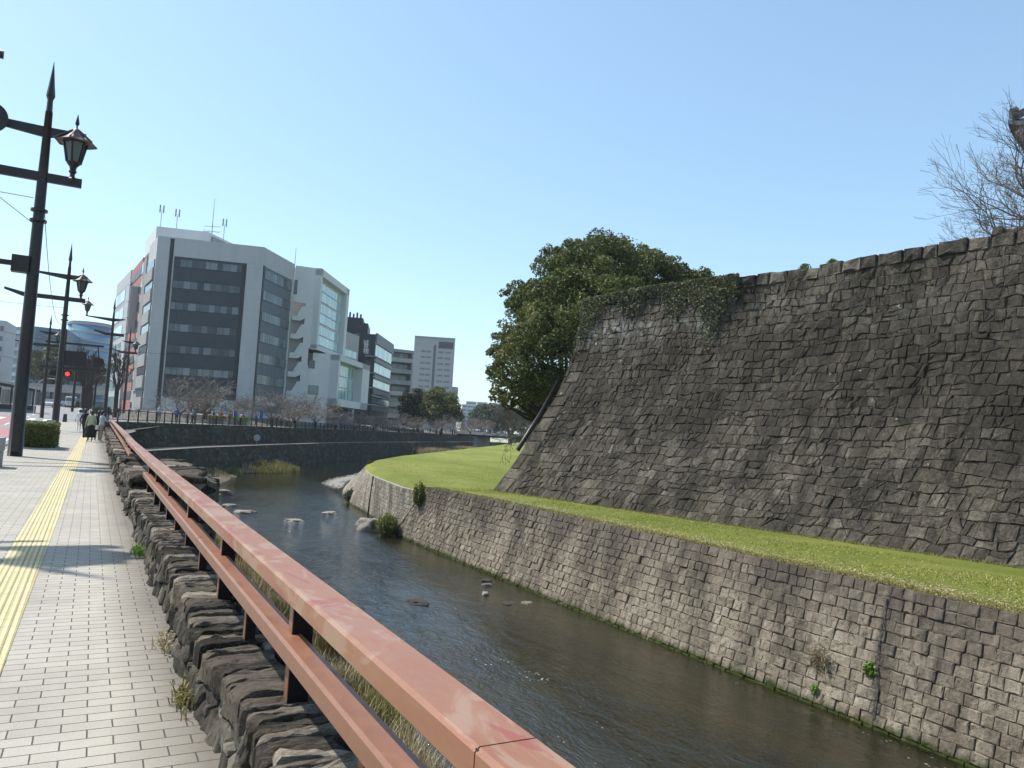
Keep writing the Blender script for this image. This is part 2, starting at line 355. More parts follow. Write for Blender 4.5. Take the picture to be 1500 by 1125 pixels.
def m_tactile():
    t = NT('tactile_paving'); g = t.co()
    br = t.n('ShaderNodeTexBrick'); br.offset = 0.0
    br.inputs['Scale'].default_value = 1.0; br.inputs['Brick Width'].default_value = 0.098; br.inputs['Row Height'].default_value = 0.24
    br.inputs['Mortar Size'].default_value = 0.003; br.inputs['Mortar Smooth'].default_value = 0.2
    br.inputs['Color1'].default_value = (0, 0, 0, 1); br.inputs['Color2'].default_value = (1, 1, 1, 1)
    t.l(g, br.inputs['Vector'])
    wv = t.n('ShaderNodeTexWave', wave_type='BANDS', bands_direction='X'); wv.inputs['Scale'].default_value = 1/0.049*0.314159*1.0; wv.inputs['Distortion'].default_value = 0.0
    t.l(g, wv.inputs['Vector'])
    bar = t.ramp(wv.outputs['Fac'], [(0.25, 0.0), (0.5, 1.0)])
    d = t.noise(g, 2.0, 6, 0.7, 0.4); f = t.noise(g, 60, 3, 0.8)
    col = t.ramp(d, [(0.3, (0.47, 0.385, 0.19)), (0.7, (0.62, 0.54, 0.33))])
    col = t.mix(0.25, col, t.ramp(f, [(0.3, (0.25, 0.2, 0.09)), (0.7, (0.8, 0.68, 0.36))]))
    col = t.mix(t.math('MULTIPLY', t.math('SUBTRACT', 1.0, bar), 0.45), col, (0.20, 0.145, 0.05))
    col = t.mix(t.math('MULTIPLY', br.outputs['Fac'], 0.85), col, (0.07, 0.055, 0.03))
    return t.fin(col, 0.8, t.bump(bar, 0.8, 0.006))
M_tact = m_tactile()
M_asph = simple('asphalt', (0.20, 0.20, 0.195), 0.85, 0.12, 1.0)
M_asph_red = simple('red_asphalt', (0.30, 0.14, 0.13), 0.85, 0.15, 1.0)
M_white_paint = simple('road_paint', (0.62, 0.62, 0.60), 0.7, 0.12, 5)
M_kerb = simple('kerb_stone', (0.36, 0.35, 0.33), 0.85, 0.2, 4)
M_earth = simple('far_ground', (0.17, 0.155, 0.12), 0.95, 0.3, 0.3)
M_gravel = simple('river_gravel', (0.22, 0.20, 0.17), 0.95, 0.5, 12)

def m_rail(name, worn):
    t = NT(name); v = t.co((1, 0.35, 1), world=True)
    a = t.noise(v, 4.5, 6, 0.6, 1.6); b = t.noise(t.co((1, 0.6, 1)), 13, 5, 0.75, 0.5); f = t.noise(t.co(), 120, 3, 0.7)
    base = t.ramp(b, [(0.3, (0.19, 0.080, 0.043)), (0.7, (0.25, 0.116, 0.066))])
    if worn:
        base = t.ramp(t.noise(v, 3.0, 5, 0.6, 1.2), [(0.3, (0.24, 0.088, 0.045)), (0.55, (0.27, 0.126, 0.068)), (0.75, (0.255, 0.078, 0.040))])
        base = t.mix(t.ramp(a, [(0.50, 0.0), (0.55, 0.75), (0.70, 0.85)]), base, (0.31, 0.190, 0.125))
        pr = t.ramp(t.noise(v, 2.2, 5, 0.6, 2.0), [(0.58, 0.0), (0.62, 0.8)])
        base = t.mix(pr, base, (0.26, 0.066, 0.046))
    gr = t.ramp(t.noise(t.co((1, 1, 1)), 38, 4, 0.8), [(0.66, 0.0), (0.75, 0.45)])
    base = t.mix(gr, base, (0.10, 0.055, 0.04))
    return t.fin(base, t.ramp(b, [(0.3, 0.34), (0.7, 0.52)]), t.bump(t.math('ADD', b, t.math('MULTIPLY', f, 0.2)), 0.08, 0.004), spec=0.5)
M_rail_top = m_rail('worn_red_paint', True); M_rail = m_rail('brown_red_paint', False)
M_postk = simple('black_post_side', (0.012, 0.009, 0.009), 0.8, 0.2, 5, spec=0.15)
M_seam = simple('seam_gap', (0.02, 0.012, 0.01), 0.9)
M_pole = simple('dark_brown_pole_paint', (0.022, 0.015, 0.013), 0.42, 0.3, 6, spec=0.4)
M_lroof = simple('lamp_roof_bronze', (0.13, 0.075, 0.06), 0.5, 0.3, 8)
def m_glass(name, col, rough=0.08, spec=0.6):
    t = NT(name); k = t.math('MULTIPLY_ADD', t.tint(), 1.4, 0.3)
    cc = t.n('ShaderNodeCombineColor'); [t.l(k, cc.inputs[i]) for i in range(3)]
    return t.fin(t.mix(1.0, col, cc.outputs[0], 'MULTIPLY'), rough, None, spec=spec)
M_lglass = m_glass('lamp_glass', (0.07, 0.10, 0.10), 0.15)
M_win = m_glass('window_glass', (0.11, 0.125, 0.14), 0.06)
M_winl = m_glass('curtained_glass', (0.10, 0.115, 0.13), 0.12, 0.4)
M_winb = m_glass('blue_glass', (0.13, 0.25, 0.36), 0.05, 0.9)
M_curt = m_glass('curtain_wall_glass', (0.30, 0.42, 0.42), 0.07, 0.9)
def M_(name, col, **k): return simple(name, col, **k)
M_wht = M_('white_panel', (0.40, 0.40, 0.40), rough=0.6, var=0.06, scale=0.6, streak=True)
M_wht2 = M_('white_render', (0.58, 0.58, 0.57), rough=0.7, var=0.05, scale=0.5, streak=True)
M_dk = M_('slate_spandrel', (0.026, 0.034, 0.044), rough=0.4, var=0.12, scale=0.6, tint=0.3)
M_dk2 = M_('grey_spandrel', (0.085, 0.10, 0.12), rough=0.5, var=0.1, scale=0.6)
M_fr = M_('black_frame', (0.018, 0.02, 0.024), rough=0.5, var=0.1)
M_red = M_('red_brick_tile', (0.33, 0.13, 0.10), rough=0.8, var=0.12, scale=2)
M_gry = M_('grey_concrete', (0.27, 0.27, 0.26), rough=0.85, var=0.12, scale=0.7, streak=True)
M_hot = M_('hotel_render', (0.36, 0.35, 0.34), rough=0.8, var=0.05, scale=0.3)
M_blk = M_('black_metal_cladding', (0.018, 0.021, 0.026), rough=0.5, var=0.15, scale=1)
M_tan = M_('tan_render', (0.22, 0.17, 0.13), rough=0.85, var=0.1, scale=0.7)
M_blu = M_('blue_grey_cladding', (0.10, 0.14, 0.19), rough=0.5, var=0.1, scale=0.7)
M_sign = M_('sign_white', (0.75, 0.75, 0.73), rough=0.6, var=0.03)
M_conc = M_('pale_concrete', (0.33, 0.31, 0.28), rough=0.9, var=0.2, scale=1.5)
M_tile = M_('roof_tile', (0.075, 0.08, 0.085), rough=0.7, var=0.25, scale=3)
M_plast = M_('aged_plaster', (0.52, 0.50, 0.45), rough=0.9, var=0.08, scale=1)
M_wood = M_('dark_weathered_wood', (0.045, 0.034, 0.028), rough=0.85, var=0.3, scale=3)
M_bark = M_('bark_grey', (0.115, 0.10, 0.085), rough=0.95, var=0.35, scale=6)
M_bark2 = M_('bark_pale_twigs', (0.20, 0.17, 0.145), rough=0.95, var=0.25, scale=3)
M_barkd = M_('bark_dark', (0.045, 0.036, 0.03), rough=0.95, var=0.3, scale=6)
def m_leaf(name, a, b, c):
    t = NT(name); col = t.ramp(t.tint(), [(0.0, a), (0.5, b), (1.0, c)])
    t.b.inputs['Subsurface Weight'].default_value = 0.0
    tr = t.n('ShaderNodeBsdfTranslucent'); t.l(col, tr.inputs[0]); mx = t.n('ShaderNodeMixShader'); mx.inputs[0].default_value = 0.22
    m = t.fin(col, 0.6, None, spec=0.2); t.l(t.b.outputs[0], mx.inputs[1]); t.l(tr.outputs[0], mx.inputs[2]); t.l(mx.outputs[0], t.out.inputs[0]); return m
M_leaf = m_leaf('camphor_leaf', (0.045, 0.058, 0.018), (0.115, 0.132, 0.040), (0.25, 0.25, 0.085))
M_leafd = m_leaf('dark_leaf', (0.018, 0.028, 0.013), (0.035, 0.05, 0.02), (0.07, 0.09, 0.035))
M_leafy = m_leaf('olive_leaf', (0.075, 0.085, 0.02), (0.14, 0.155, 0.035), (0.24, 0.24, 0.07))
M_ivy = m_leaf('ivy_leaf', (0.065, 0.07, 0.035), (0.14, 0.145, 0.08), (0.26, 0.255, 0.16))
M_bright = m_leaf('fresh_leaf', (0.08, 0.15, 0.02), (0.14, 0.24, 0.035), (0.26, 0.36, 0.07))
M_straw = m_leaf('dry_reed', (0.13, 0.10, 0.04), (0.33, 0.27, 0.15), (0.55, 0.47, 0.30))
M_reedg = m_leaf('green_reed', (0.08, 0.08, 0.02), (0.19, 0.17, 0.05), (0.36, 0.31, 0.14))
M_hill = m_leaf('hill_leaf', (0.05, 0.065, 0.03), (0.09, 0.11, 0.045), (0.16, 0.17, 0.08))

# ------------------------------------------------------------------ polygon cells and masonry
def clip(poly, px, py, nx, ny):
    out = []; n = len(poly); d = [(p[0]-px)*nx+(p[1]-py)*ny for p in poly]
    for i in range(n):
        a, b = poly[i], poly[(i+1) % n]; da, db = d[i], d[(i+1) % n]
        if da <= 0: out.append(a)
        if (da < 0 < db) or (db < 0 < da):
            t = da/(da-db); out.append((a[0]+(b[0]-a[0])*t, a[1]+(b[1]-a[1])*t))
    return out
def voronoi(L, H, w, h, jx, jy, rg, wvar=0.0):
    rows = max(1, round(H/h)); h = H/rows; pts = {}
    for r in range(-1, rows+1):
        x = -w*rg.uniform(0.2, 1.2); i = 0; row = []
        while x < L+w:
            row.append((x+rg.uniform(-jx, jx)*w, (r+0.5)*h+rg.uniform(-jy, jy)*h, rg.uniform(-wvar, wvar)*w*h)); x += w*rg.choice((0.6, 0.8, 1.0, 1.0, 1.2, 1.45))
        pts[r] = row
    cells = []
    for r in range(0, rows):
        for (x, y, wt) in pts[r]:
            if x < -w or x > L+w: continue
            poly = [(x-1.6*w, y-1.6*h), (x+1.6*w, y-1.6*h), (x+1.6*w, y+1.6*h), (x-1.6*w, y+1.6*h)]
            for rr2 in range(max(-1, r-2), min(rows, r+2)+1):
                if rr2 not in pts: continue
                for (qx, qy, qw) in pts[rr2]:
                    dx, dy = qx-x, qy-y
                    if abs(dx) > 2.6*w or (dx == 0 and dy == 0): continue
                    dd = dx*dx+dy*dy; k = 0.5+(wt-qw)/(2*dd)
                    k = min(0.8, max(0.2, k))
                    poly = clip(poly, x+dx*k, y+dy*k, dx, dy)
                    if len(poly) < 3: break
                if len(poly) < 3: break
            for (cx, cy, nx, ny) in ((0, 0, -1, 0), (L, 0, 1, 0), (0, 0, 0, -1), (0, H, 0, 1)):
                if len(poly) >= 3: poly = clip(poly, cx, cy, nx, ny)
            if len(poly) >= 3: cells.append(poly)
    return cells
def area(p): return 0.5*abs(sum(p[i][0]*p[(i+1) % len(p)][1]-p[(i+1) % len(p)][0]*p[i][1] for i in range(len(p))))
def stones(mb, cells, surf, gap=0.02, depth=0.12, bulge=0.05, tilt=0.05, rg=rnd, sub=0.22, rough=0.012, round_=0.16, tone=None, tvar=0.25):
    """each cell -> a dressed stone standing proud of the joint; surf(s,t,d) -> xyz"""
    for poly in cells:
        A = area(poly)
        if A < 0.0015: continue
        cx = sum(p[0] for p in poly)/len(poly); cy = sum(p[1] for p in poly)/len(poly)
        # subdivide edges and wobble for an irregular outline
        out = []
        n = len(poly)
        for i in range(n):
            a, b = poly[i], poly[(i+1) % n]; l = math.hypot(b[0]-a[0], b[1]-a[1])
            if l < gap*0.6: continue
            k = max(1, int(l/sub))
            for j in range(k):
                f = j/k; out.append((a[0]+(b[0]-a[0])*f, a[1]+(b[1]-a[1])*f))
        if len(out) < 3: continue
        R = math.sqrt(A); tx, ty = rg.gauss(0, tilt), rg.gauss(0, tilt); bl = bulge*rg.uniform(0.3, 1.5); off = rg.uniform(-0.5, 0.5)*bulge
        tnt = min(1, max(0, rg.gauss(0.5, tvar))); 
        if tone: tnt = min(1, max(0, tnt+tone(cx, cy)))
        m = len(out); vs = []
        wob = [(rg.gauss(0, rough), rg.gauss(0, rough)) for _ in out]
        for (ins, dd) in ((gap/R*0.7, -depth), (gap/R, off*0.3+bl*0.15), (gap/R+round_*0.6, bl*0.75+off), (gap/R+round_*2.2, bl+off)):
            k = max(0.15, 1-ins*1.15)
            for i, (x, y) in enumerate(out):
                dx, dy = (x-cx)*k, (y-cy)*k
                wx, wy = wob[i]
                X, Y = cx+dx+wx*0.6, cy+dy+wy*0.6
                D = dd if dd < -0.01 else dd+tx*dx+ty*dy+rg.gauss(0, rough)*0.8
                vs.append(surf(X, Y, D))
        vs.append(surf(cx, cy, bl*1.05+off+rg.gauss(0, rough)))
        fs = []
        for r in range(3):
            for i in range(m): fs.append((r*m+i, r*m+(i+1) % m, (r+1)*m+(i+1) % m, (r+1)*m+i))
        for i in range(m): fs.append((3*m+i, 3*m+(i+1) % m, 4*m))
        mb.add(vs, fs, tnt)
def orient(o):
    bm = bmesh.new(); bm.from_mesh(o.data); bmesh.ops.recalc_face_normals(bm, faces=bm.faces); bm.to_mesh(o.data); bm.free()

def sheet(name, pts, z, m, kind='structure', zf=None, thick=0):
    mb = MB(); vs = [(p[0], p[1], (zf(p[0], p[1]) if zf else z)) for p in pts]
    me = bpy.data.meshes.new(name); bm = bmesh.new()
    f = bm.faces.new([bm.verts.new(v) for v in vs]); bmesh.ops.triangulate(bm, faces=[f])
    bmesh.ops.recalc_face_normals(bm, faces=bm.faces)
    for f in bm.faces:
        if f.normal.z < 0: f.normal_flip()
    bm.to_mesh(me); bm.free(); me.materials.append(m)
    o = bpy.data.objects.new(name, me); C.objects.link(o)
    if kind: o['kind'] = kind
    return o
#--PART2--
# ------------------------------------------------------------------ the lie of the land
def dep(x, y): return x*FH[0]+y*FH[1]
def lawn_z(x, y):
    d = dep(x, y); return -1.4+0.00857*max(0.0, min(150.0, d-60))
def lawn_pt(px, py):
    z = -1.4
    for _ in range(30):
        p = atz(px, py, z); z = 0.5*z+0.5*lawn_z(p.x, p.y)
    return (p.x, p.y)
def street_z(y): return 0.0 if y < 62 else min(2.3, (y-62)*0.02)

water = sheet('river', [(-1, -30), (60, -30), (420, 60), (420, 560), (-1, 560)], -4.4, M_water)

# paved walk beside the parapet, with the road beside it
def strip(name, x0, x1, ys, m, dz=0.0, xf=None):
    mb = MB(); vs = []; fs = []
    for y in ys:
        a, b = (x0, x1) if xf is None else xf(y)
        z = street_z(y)+dz; vs += [(a, y, z), (b, y, z)]
    for i in range(len(ys)-1): fs.append((2*i, 2*i+1, 2*i+3, 2*i+2))
    mb.add(vs, fs); o = mb.build(name, m); o['kind'] = 'structure'; return o
YS = [-30, 0, 20, 40, 62, 90, 120, 150, 177, 240, 500]
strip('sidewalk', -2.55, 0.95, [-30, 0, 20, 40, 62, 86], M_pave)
strip('tactile_path', 0, 0, [-30, 0, 6, 20, 43, 86], M_tact, 0.005, xf=lambda y: (-0.74+0.0055*y, -0.38+0.0055*y))
strip('roadway', -60, -2.7, YS, M_asph, -0.10)
strip('side_road', -2.7, 3.2, [86, 90, 120, 150, 177, 240, 500], M_asph, 0.0)
mbk = MB(); mbk.box(-2.7, -2.55, -30, 86, -0.3, 0.012); k = mbk.build('kerb', M_kerb); k['kind'] = 'structure'
# painted bands and red bay
for (x0, x1, y0, y1, m) in ((-5.9, -3.9, 44, 70, M_asph_red), (-9.5, -6.3, 70, 100, M_asph_red)):
    strip('red_lane', x0, x1, [y0, (y0+y1)/2, y1], m, -0.095)
for i in range(12):
    strip('lane_line', -6.15, -6.0, [34+i*8, 38+i*8], M_white_paint, -0.09)
strip('lane_line', -3.35, -3.2, [10, 86], M_white_paint, -0.09)
for i in range(7): strip('crossing_stripe', -12+i*1.3, -11.4+i*1.3, [88, 93], M_white_paint, -0.085)
# ground under the parapet, river bank foot
def loft(name, rows, m, kind='structure', smooth=False):
    mb = MB(); n = len(rows[0]); vs = [p for r in rows for p in r]; fs = []
    for i in range(len(rows)-1):
        for j in range(n-1): fs.append((i*n+j, i*n+j+1, i*n+n+j+1, i*n+n+j))
    mb.add(vs, fs); o = mb.build(name, m, smooth=smooth)
    if kind: o['kind'] = kind
    return o
rg = random.Random(3)
bank_pts = [(-30, 5.0), (0, 5.1), (8, 5.2), (13, 5.6), (20, 6.6), (28, 6.5), (38, 6.3), (52, 6.3), (66, 8.2), (76, 11.0), (88, 14.5)]
def bank_x(y):
    for (a, xa), (b, xb) in zip(bank_pts, bank_pts[1:]):
        if a <= y <= b: return xa+(xb-xa)*(y-a)/(b-a)
    return bank_pts[-1][1]
rows = []
for i in range(0, 120):
    y = -30+i; xe = bank_x(y)+rg.uniform(-0.35, 0.35)
    rows.append([(1.2, y, -3.1), (2.2, y, -3.3+rg.uniform(-.1, .1)), (3.4, y, -3.8+rg.uniform(-.15, .1)), (xe-0.8, y, -4.2+rg.uniform(-.08, .06)), (xe+0.3, y, -4.55)])
loft('river_bank', rows, M_soil)

# far embankment: two tiers with a ledge, swinging right to the bridge
led = [(2.3, 66.0), (4.56, 71.5), (10.5, 84.5), (19.9, 101.8), (35, 128), (54.6, 157), (84, 199), (117, 243.7), (135, 266)]
def offs(pl, d):
    out = []
    for i, p in enumerate(pl):
        a = Vector(pl[max(0, i-1)]); b = Vector(pl[min(len(pl)-1, i+1)]); t = (b-a).normalized()
        out.append((p[0]-t.y*d, p[1]+t.x*d))
    return out
top = offs(led, 2.6); topb = offs(led, 3.1)
L3 = lambda pl, z: [(p[0], p[1], z) for p in pl]
foot = offs(led, -0.9)
wl = thing('embankment_wall', 'dark two tier stone embankment wall across the river below the bare trees', 'wall')
loft('lower_tier', [L3(foot, -4.7), L3(led, -1.4)], M_emb, None).parent = wl
loft('upper_tier', [L3(offs(led, 2.1), -1.4), L3(top, 0.86), L3(topb, 0.9)], M_emb, None).parent = wl
loft('ledge', [L3(led, -1.396), L3(offs(led, 2.2), -1.39)], M_earth, None).parent = wl
def clampx(pl, z):
    out = []
    for (x, y) in pl:
        if x < 3.2: out.append((3.2, y, min(z, street_z(y)+0.02)))
        else: out.append((x, y, min(z, street_z(y)+max(0, (x-3.2))*0.3+0.02)))
    return out
loft('promenade', [clampx(offs(led, 2.9), 0.88), clampx(offs(led, 7), 0.95), clampx(offs(led, 14), 2.2), clampx([(3.2, 110), (3.2, 125), *offs(led, 60)[2:]], 2.28), [(3.2, 500, 2.28), (3.2, 700, 2.28), (10, 900, 2.28), (60, 1100, 2.28), (150, 1400, 2.28), (300, 1700, 2.28), (500, 1800, 2.28), (800, 1800, 2.28), (1200, 1700, 2.28)]], M_earth)
loft('street_corner', [[(0.9, 61.9, 0.002), (2.6, 65.5, 0.1), (3.3, 70, 0.2)], [(0.9, 86.1, 0.49), (2.0, 86.1, 0.49), (3.3, 86.1, 0.49)]], M_pave)
sheet('far_ground', [(-900, 170), (-60, 170), (-60, 500), (3, 500), (800, 1800), (800, 2600), (-900, 2600)], 2.1, M_earth)
sheet('near_ground', [(-900, -300), (-60, -300), (-60, 170), (-900, 170)], -0.1, M_earth)
sheet('far_bank', [(125, 262), (160, 290), (260, 330), (420, 420), (900, 800), (900, 1500), (600, 1500), (140, 300)], 1.2, M_earth)

# lawn terrace below the castle
Pz = lambda px, py, z: (atz(px, py, z).x, atz(px, py, z).y)
top_curve = [(16.55, -14), (16.55, 8), (16.5, 20), (16.3, 30), (15.95, 38.3)]
ZS = -1.72
slope_top = [(15.98, 38.9), Pz(589, 714.5, ZS), Pz(572, 708, ZS), Pz(550, 699.6, ZS), Pz(540, 693.5, ZS), Pz(534.4, 687.6, ZS), Pz(535.5, 683, ZS), Pz(539, 680, ZS)]
lawn_in = [(16.1, 38.9), Pz(600, 705, -1.4), Pz(590, 699, -1.4), Pz(566, 691.5, -1.4), Pz(551, 687.3, -1.4), Pz(545, 684.6, -1.4), Pz(543.5, 682, -1.4), Pz(547, 677.5, -1.4)]
far_edge = [lawn_pt(553, 674), lawn_pt(590, 667.6), lawn_pt(624, 664), lawn_pt(660, 660), lawn_pt(700, 655.5), lawn_pt(735, 651.5), lawn_pt(756, 648.5), lawn_pt(775, 647.5)]
slope_bot = [(15.62, 42.1), Pz(572, 776, -4.4), Pz(556, 765, -4.4), Pz(536, 752, -4.4), Pz(510, 737, -4.4), Pz(501, 729, -4.4), Pz(499.5, 719, -4.4), Pz(505, 711, -4.4)]
lawn_poly = top_curve+lawn_in+far_edge+[(200, 180), (90, 30), (60, -14)]
# fine triangulated lawn with gentle unevenness
def in_poly(x, y, P):
    c = False; n = len(P)
    for i in range(n):
        (x1, y1), (x2, y2) = P[i], P[(i+1) % n]
        if (y1 > y) != (y2 > y) and x < (x2-x1)*(y-y1)/(y2-y1)+x1: c = not c
    return c
me = bpy.data.meshes.new('lawn'); bm = bmesh.new()
f = bm.faces.new([bm.verts.new((p[0], p[1], 0)) for p in lawn_poly])
bmesh.ops.triangulate(bm, faces=[f])
for _ in range(4):
    es = [e for e in bm.edges if e.calc_length() > 5 and min(dep(*e.verts[0].co.xy), dep(*e.verts[1].co.xy)) < 230]
    if es: bmesh.ops.subdivide_edges(bm, edges=es, cuts=1); bmesh.ops.triangulate(bm, faces=bm.faces[:])
bmesh.ops.recalc_face_normals(bm, faces=bm.faces)
for v in bm.verts: v.co.z = lawn_z(v.co.x, v.co.y)
for f in bm.faces:
    if f.normal.z < 0: f.normal_flip()
bm.to_mesh(me); bm.free(); me.materials.append(M_lawn); lawn = bpy.data.objects.new('lawn', me); C.objects.link(lawn); lawn['kind'] = 'structure'

# gravel bar at the bend
gb = [(470, 709), (478, 704), (490, 700.5), (505, 698), (523, 694), (530, 700), (512, 706), (501, 716), (490, 716), (480, 713.5)]
mb = MB(); ctr = atz(505, 706, -4.2); ring = [atz(a, b, -4.46) for a, b in gb]; n = len(ring)
mid = [Vector((p.x*0.5+ctr.x*0.5, p.y*0.5+ctr.y*0.5, -4.24)) for p in ring]
mb.add([*ring, *mid, Vector((ctr.x, ctr.y, -4.2))], [(i, (i+1) % n, n+(i+1) % n, n+i) for i in range(n)]+[(n+i, n+(i+1) % n, 2*n) for i in range(n)])
prg = random.Random(91)
for i in range(420):
    a = prg.randrange(n); f = math.sqrt(prg.random())*1.02; b_ = ring[a].lerp(ring[(a+1) % n], prg.random()); x, y = ctr.x+(b_.x-ctr.x)*f, ctr.y+(b_.y-ctr.y)*f; s_ = prg.uniform(0.05, 0.17)
    mb.blob((x, y, -4.42+0.2*(1-f)), (s_, s_*0.8, s_*0.6), 6, 4, 0.2, prg.random(), prg)
gbar = mb.build('gravel_bar', M_gravel); orient(gbar); gbar['kind'] = 'structure'

# ------------------------------------------------------------------ river revetments
def poly_at(pl, s):
    acc = 0
    for a, b in zip(pl, pl[1:]):
        l = math.hypot(b[0]-a[0], b[1]-a[1])
        if s <= acc+l or b is pl[-1]:
            f = (s-acc)/l; return (a[0]+(b[0]-a[0])*f, a[1]+(b[1]-a[1])*f, (b[0]-a[0])/l, (b[1]-a[1])/l)
        acc += l
def plen(pl): return sum(math.hypot(b[0]-a[0], b[1]-a[1]) for a, b in zip(pl, pl[1:]))
def ruled(top, bot, zt, zb, H):
    Lt = plen(top); acc = [0.0]
    for a, b in zip(top, top[1:]): acc.append(acc[-1]+math.hypot(b[0]-a[0], b[1]-a[1]))
    def surf(s, t, d):
        a = poly_at(top, s); i = 0
        while i < len(acc)-2 and s > acc[i+1]: i += 1
        f = (s-acc[i])/(acc[i+1]-acc[i]); b = (bot[i][0]+(bot[i+1][0]-bot[i][0])*f, bot[i][1]+(bot[i+1][1]-bot[i][1])*f); u = t/H
        nx, ny = -a[3], a[2]; 
        hx, hz = (zt-zb), math.hypot(a[0]-b[0], a[1]-b[1]); L = math.hypot(hx, hz); hx /= L; hz /= L
        return (b[0]+(a[0]-b[0])*u+nx*d*hx, b[1]+(a[1]-b[1])*u+ny*d*hx, zb+(zt-zb)*u+d*hz)
    return surf, Lt
rg = random.Random(11)
def courses(L, H, w, h, rg, jit=0.06, off=None):
    rows = int(round(H/h)); h = H/rows; cells = []
    for r in range(rows):
        x = -rg.uniform(0, w); xs = []
        while x < L: xs.append(x); x += w*rg.uniform(0.72, 1.3)
        xs.append(L)
        for a, b in zip(xs, xs[1:]):
            a = max(0, a); 
            if b-a < 0.08: continue
            j = lambda: rg.uniform(-jit, jit)*h
            y0 = r*h; y1 = y0+h
            cells.append([(a+j(), y0), ((a+b)/2, y0+j()*0.4), (b+j(), y0), (b+j(), y1), ((a+b)/2, y1+j()*0.4), (a+j(), y1)])
    return cells
rev_bot = [(15.75, -14), (15.75, 8), (15.45, 20), (15.5, 31), (15.6, 42.0)]
H1 = 3.3
surf1, L1 = ruled(top_curve, rev_bot, -1.36, -4.6, H1)
mb = MB(); 
def wavy(s, t, d):
    t2 = t
    return surf1(s, t2, d)
cs = courses(L1, H1, 0.34, 0.255, rg, 0.04)
stones(mb, cs, wavy, gap=0.007, depth=0.10, bulge=0.024, tilt=0.05, rg=rg, sub=0.13, rough=0.008, round_=0.09, tvar=0.17)
revet = mb.build('revetment_wall', M_rev); orient(revet)
tag(revet, 'long weathered revetment wall of squared blocks rising from the river to the lawn', 'wall')
mb = MB(); N = 40; vs = []
for i in range(N+1):
    for t, d in ((0, -0.03), (H1*0.5, -0.03), (H1, -0.03), (H1, -0.45)): vs.append(surf1(L1*i/N, t, d))
mb.add(vs, [(i*4+j, i*4+j+1, i*4+5+j, i*4+4+j) for i in range(N) for j in range(3)]); o = mb.build('joint_backing', M_rev_gap, revet)
# sloped, smoother revetment at the bend
H2 = 4.0
st2 = slope_top; surf2, L2 = ruled(st2, slope_bot, ZS, -4.5, H2)
loft('grass_verge', [L3(slope_top, ZS-0.02), L3(lawn_in, -1.395)], M_lawn, 'structure')
mb = MB(); stones(mb, courses(L2, H2, 0.55, 0.3, rg, 0.03), surf2, gap=0.016, depth=0.06, bulge=0.014, tilt=0.02, rg=rg, sub=0.5, rough=0.006, round_=0.08)
sl = mb.build('sloped_revetment', M_revsl); orient(sl); tag(sl, 'pale sloping block revetment curving round the river bend, left of the straight wall', 'wall')
mb = MB(); N = 30; vs = []
for i in range(N+1):
    for t, d in ((0, -0.09), (H2, -0.09), (H2, -0.5)): vs.append(surf2(L2*i/N, t, d))
mb.add(vs, [(i*3+j, i*3+j+1, i*3+4+j, i*3+3+j) for i in range(N) for j in range(2)]); mb.build('joint_backing', M_rev_gap, sl)
# pale kerb along the top of the slope and a dark rib running down it
mb = MB()
for a, b in zip(slope_top[:6], slope_top[1:6]): mb.beam((a[0]+0.08, a[1], ZS+0.005), (b[0]+0.08, b[1], ZS+0.005), 0.11, 0.06)
mb.build('coping', M_conc, sl)
mb = MB(); mb.beam(surf2(L2*0.34, 0, 0.03), surf2(L2*0.40, H2, 0.03), 0.16, 0.10); mb.build('rib', M_rev_gap, sl)
# low lawn edge facing the far reach of the river
fe = [slope_top[-1]]+far_edge
o = loft('lawn_bank', [[(p[0]-0.9, p[1]+0.9, -4.6) for p in fe], [(p[0], p[1], lawn_z(*p)-0.02) for p in fe]], M_lawn)

# ------------------------------------------------------------------ castle wall
cb = Vector((19.4, 37.28)); dr = Vector((0.1965, -0.9805)); nn = Vector((0.9805, 0.1965))
Lc, Zb, Ht = 47.0, -1.42, 10.9
def ztop(s): return 9.15+0.018*s+0.10*math.sin(s*0.35)
def fset(u): return 1-max(0.0, 1-u)**1.8
def csurf(s, t, d):
    u = min(1.0, t/Ht); z = Zb+(ztop(s)-Zb)*t/Ht
    sb = 3.1*fset(u); s2 = 3.1*fset(u); ss = s2+s*(1-s2/Lc)
    sl = 3.1*1.8*max(0.0, 1-u)**0.8/11.0; k = 1/math.hypot(1, sl)
    bel = 0.10*math.sin(s*0.21+t*0.5)+0.06*math.sin(s*0.9-t*1.3)
    p = cb+dr*ss+nn*(sb-bel-d*k)
    return (p.x, p.y, z+d*sl*k)
rg = random.Random(5)
mb = MB()
CW = 1.15
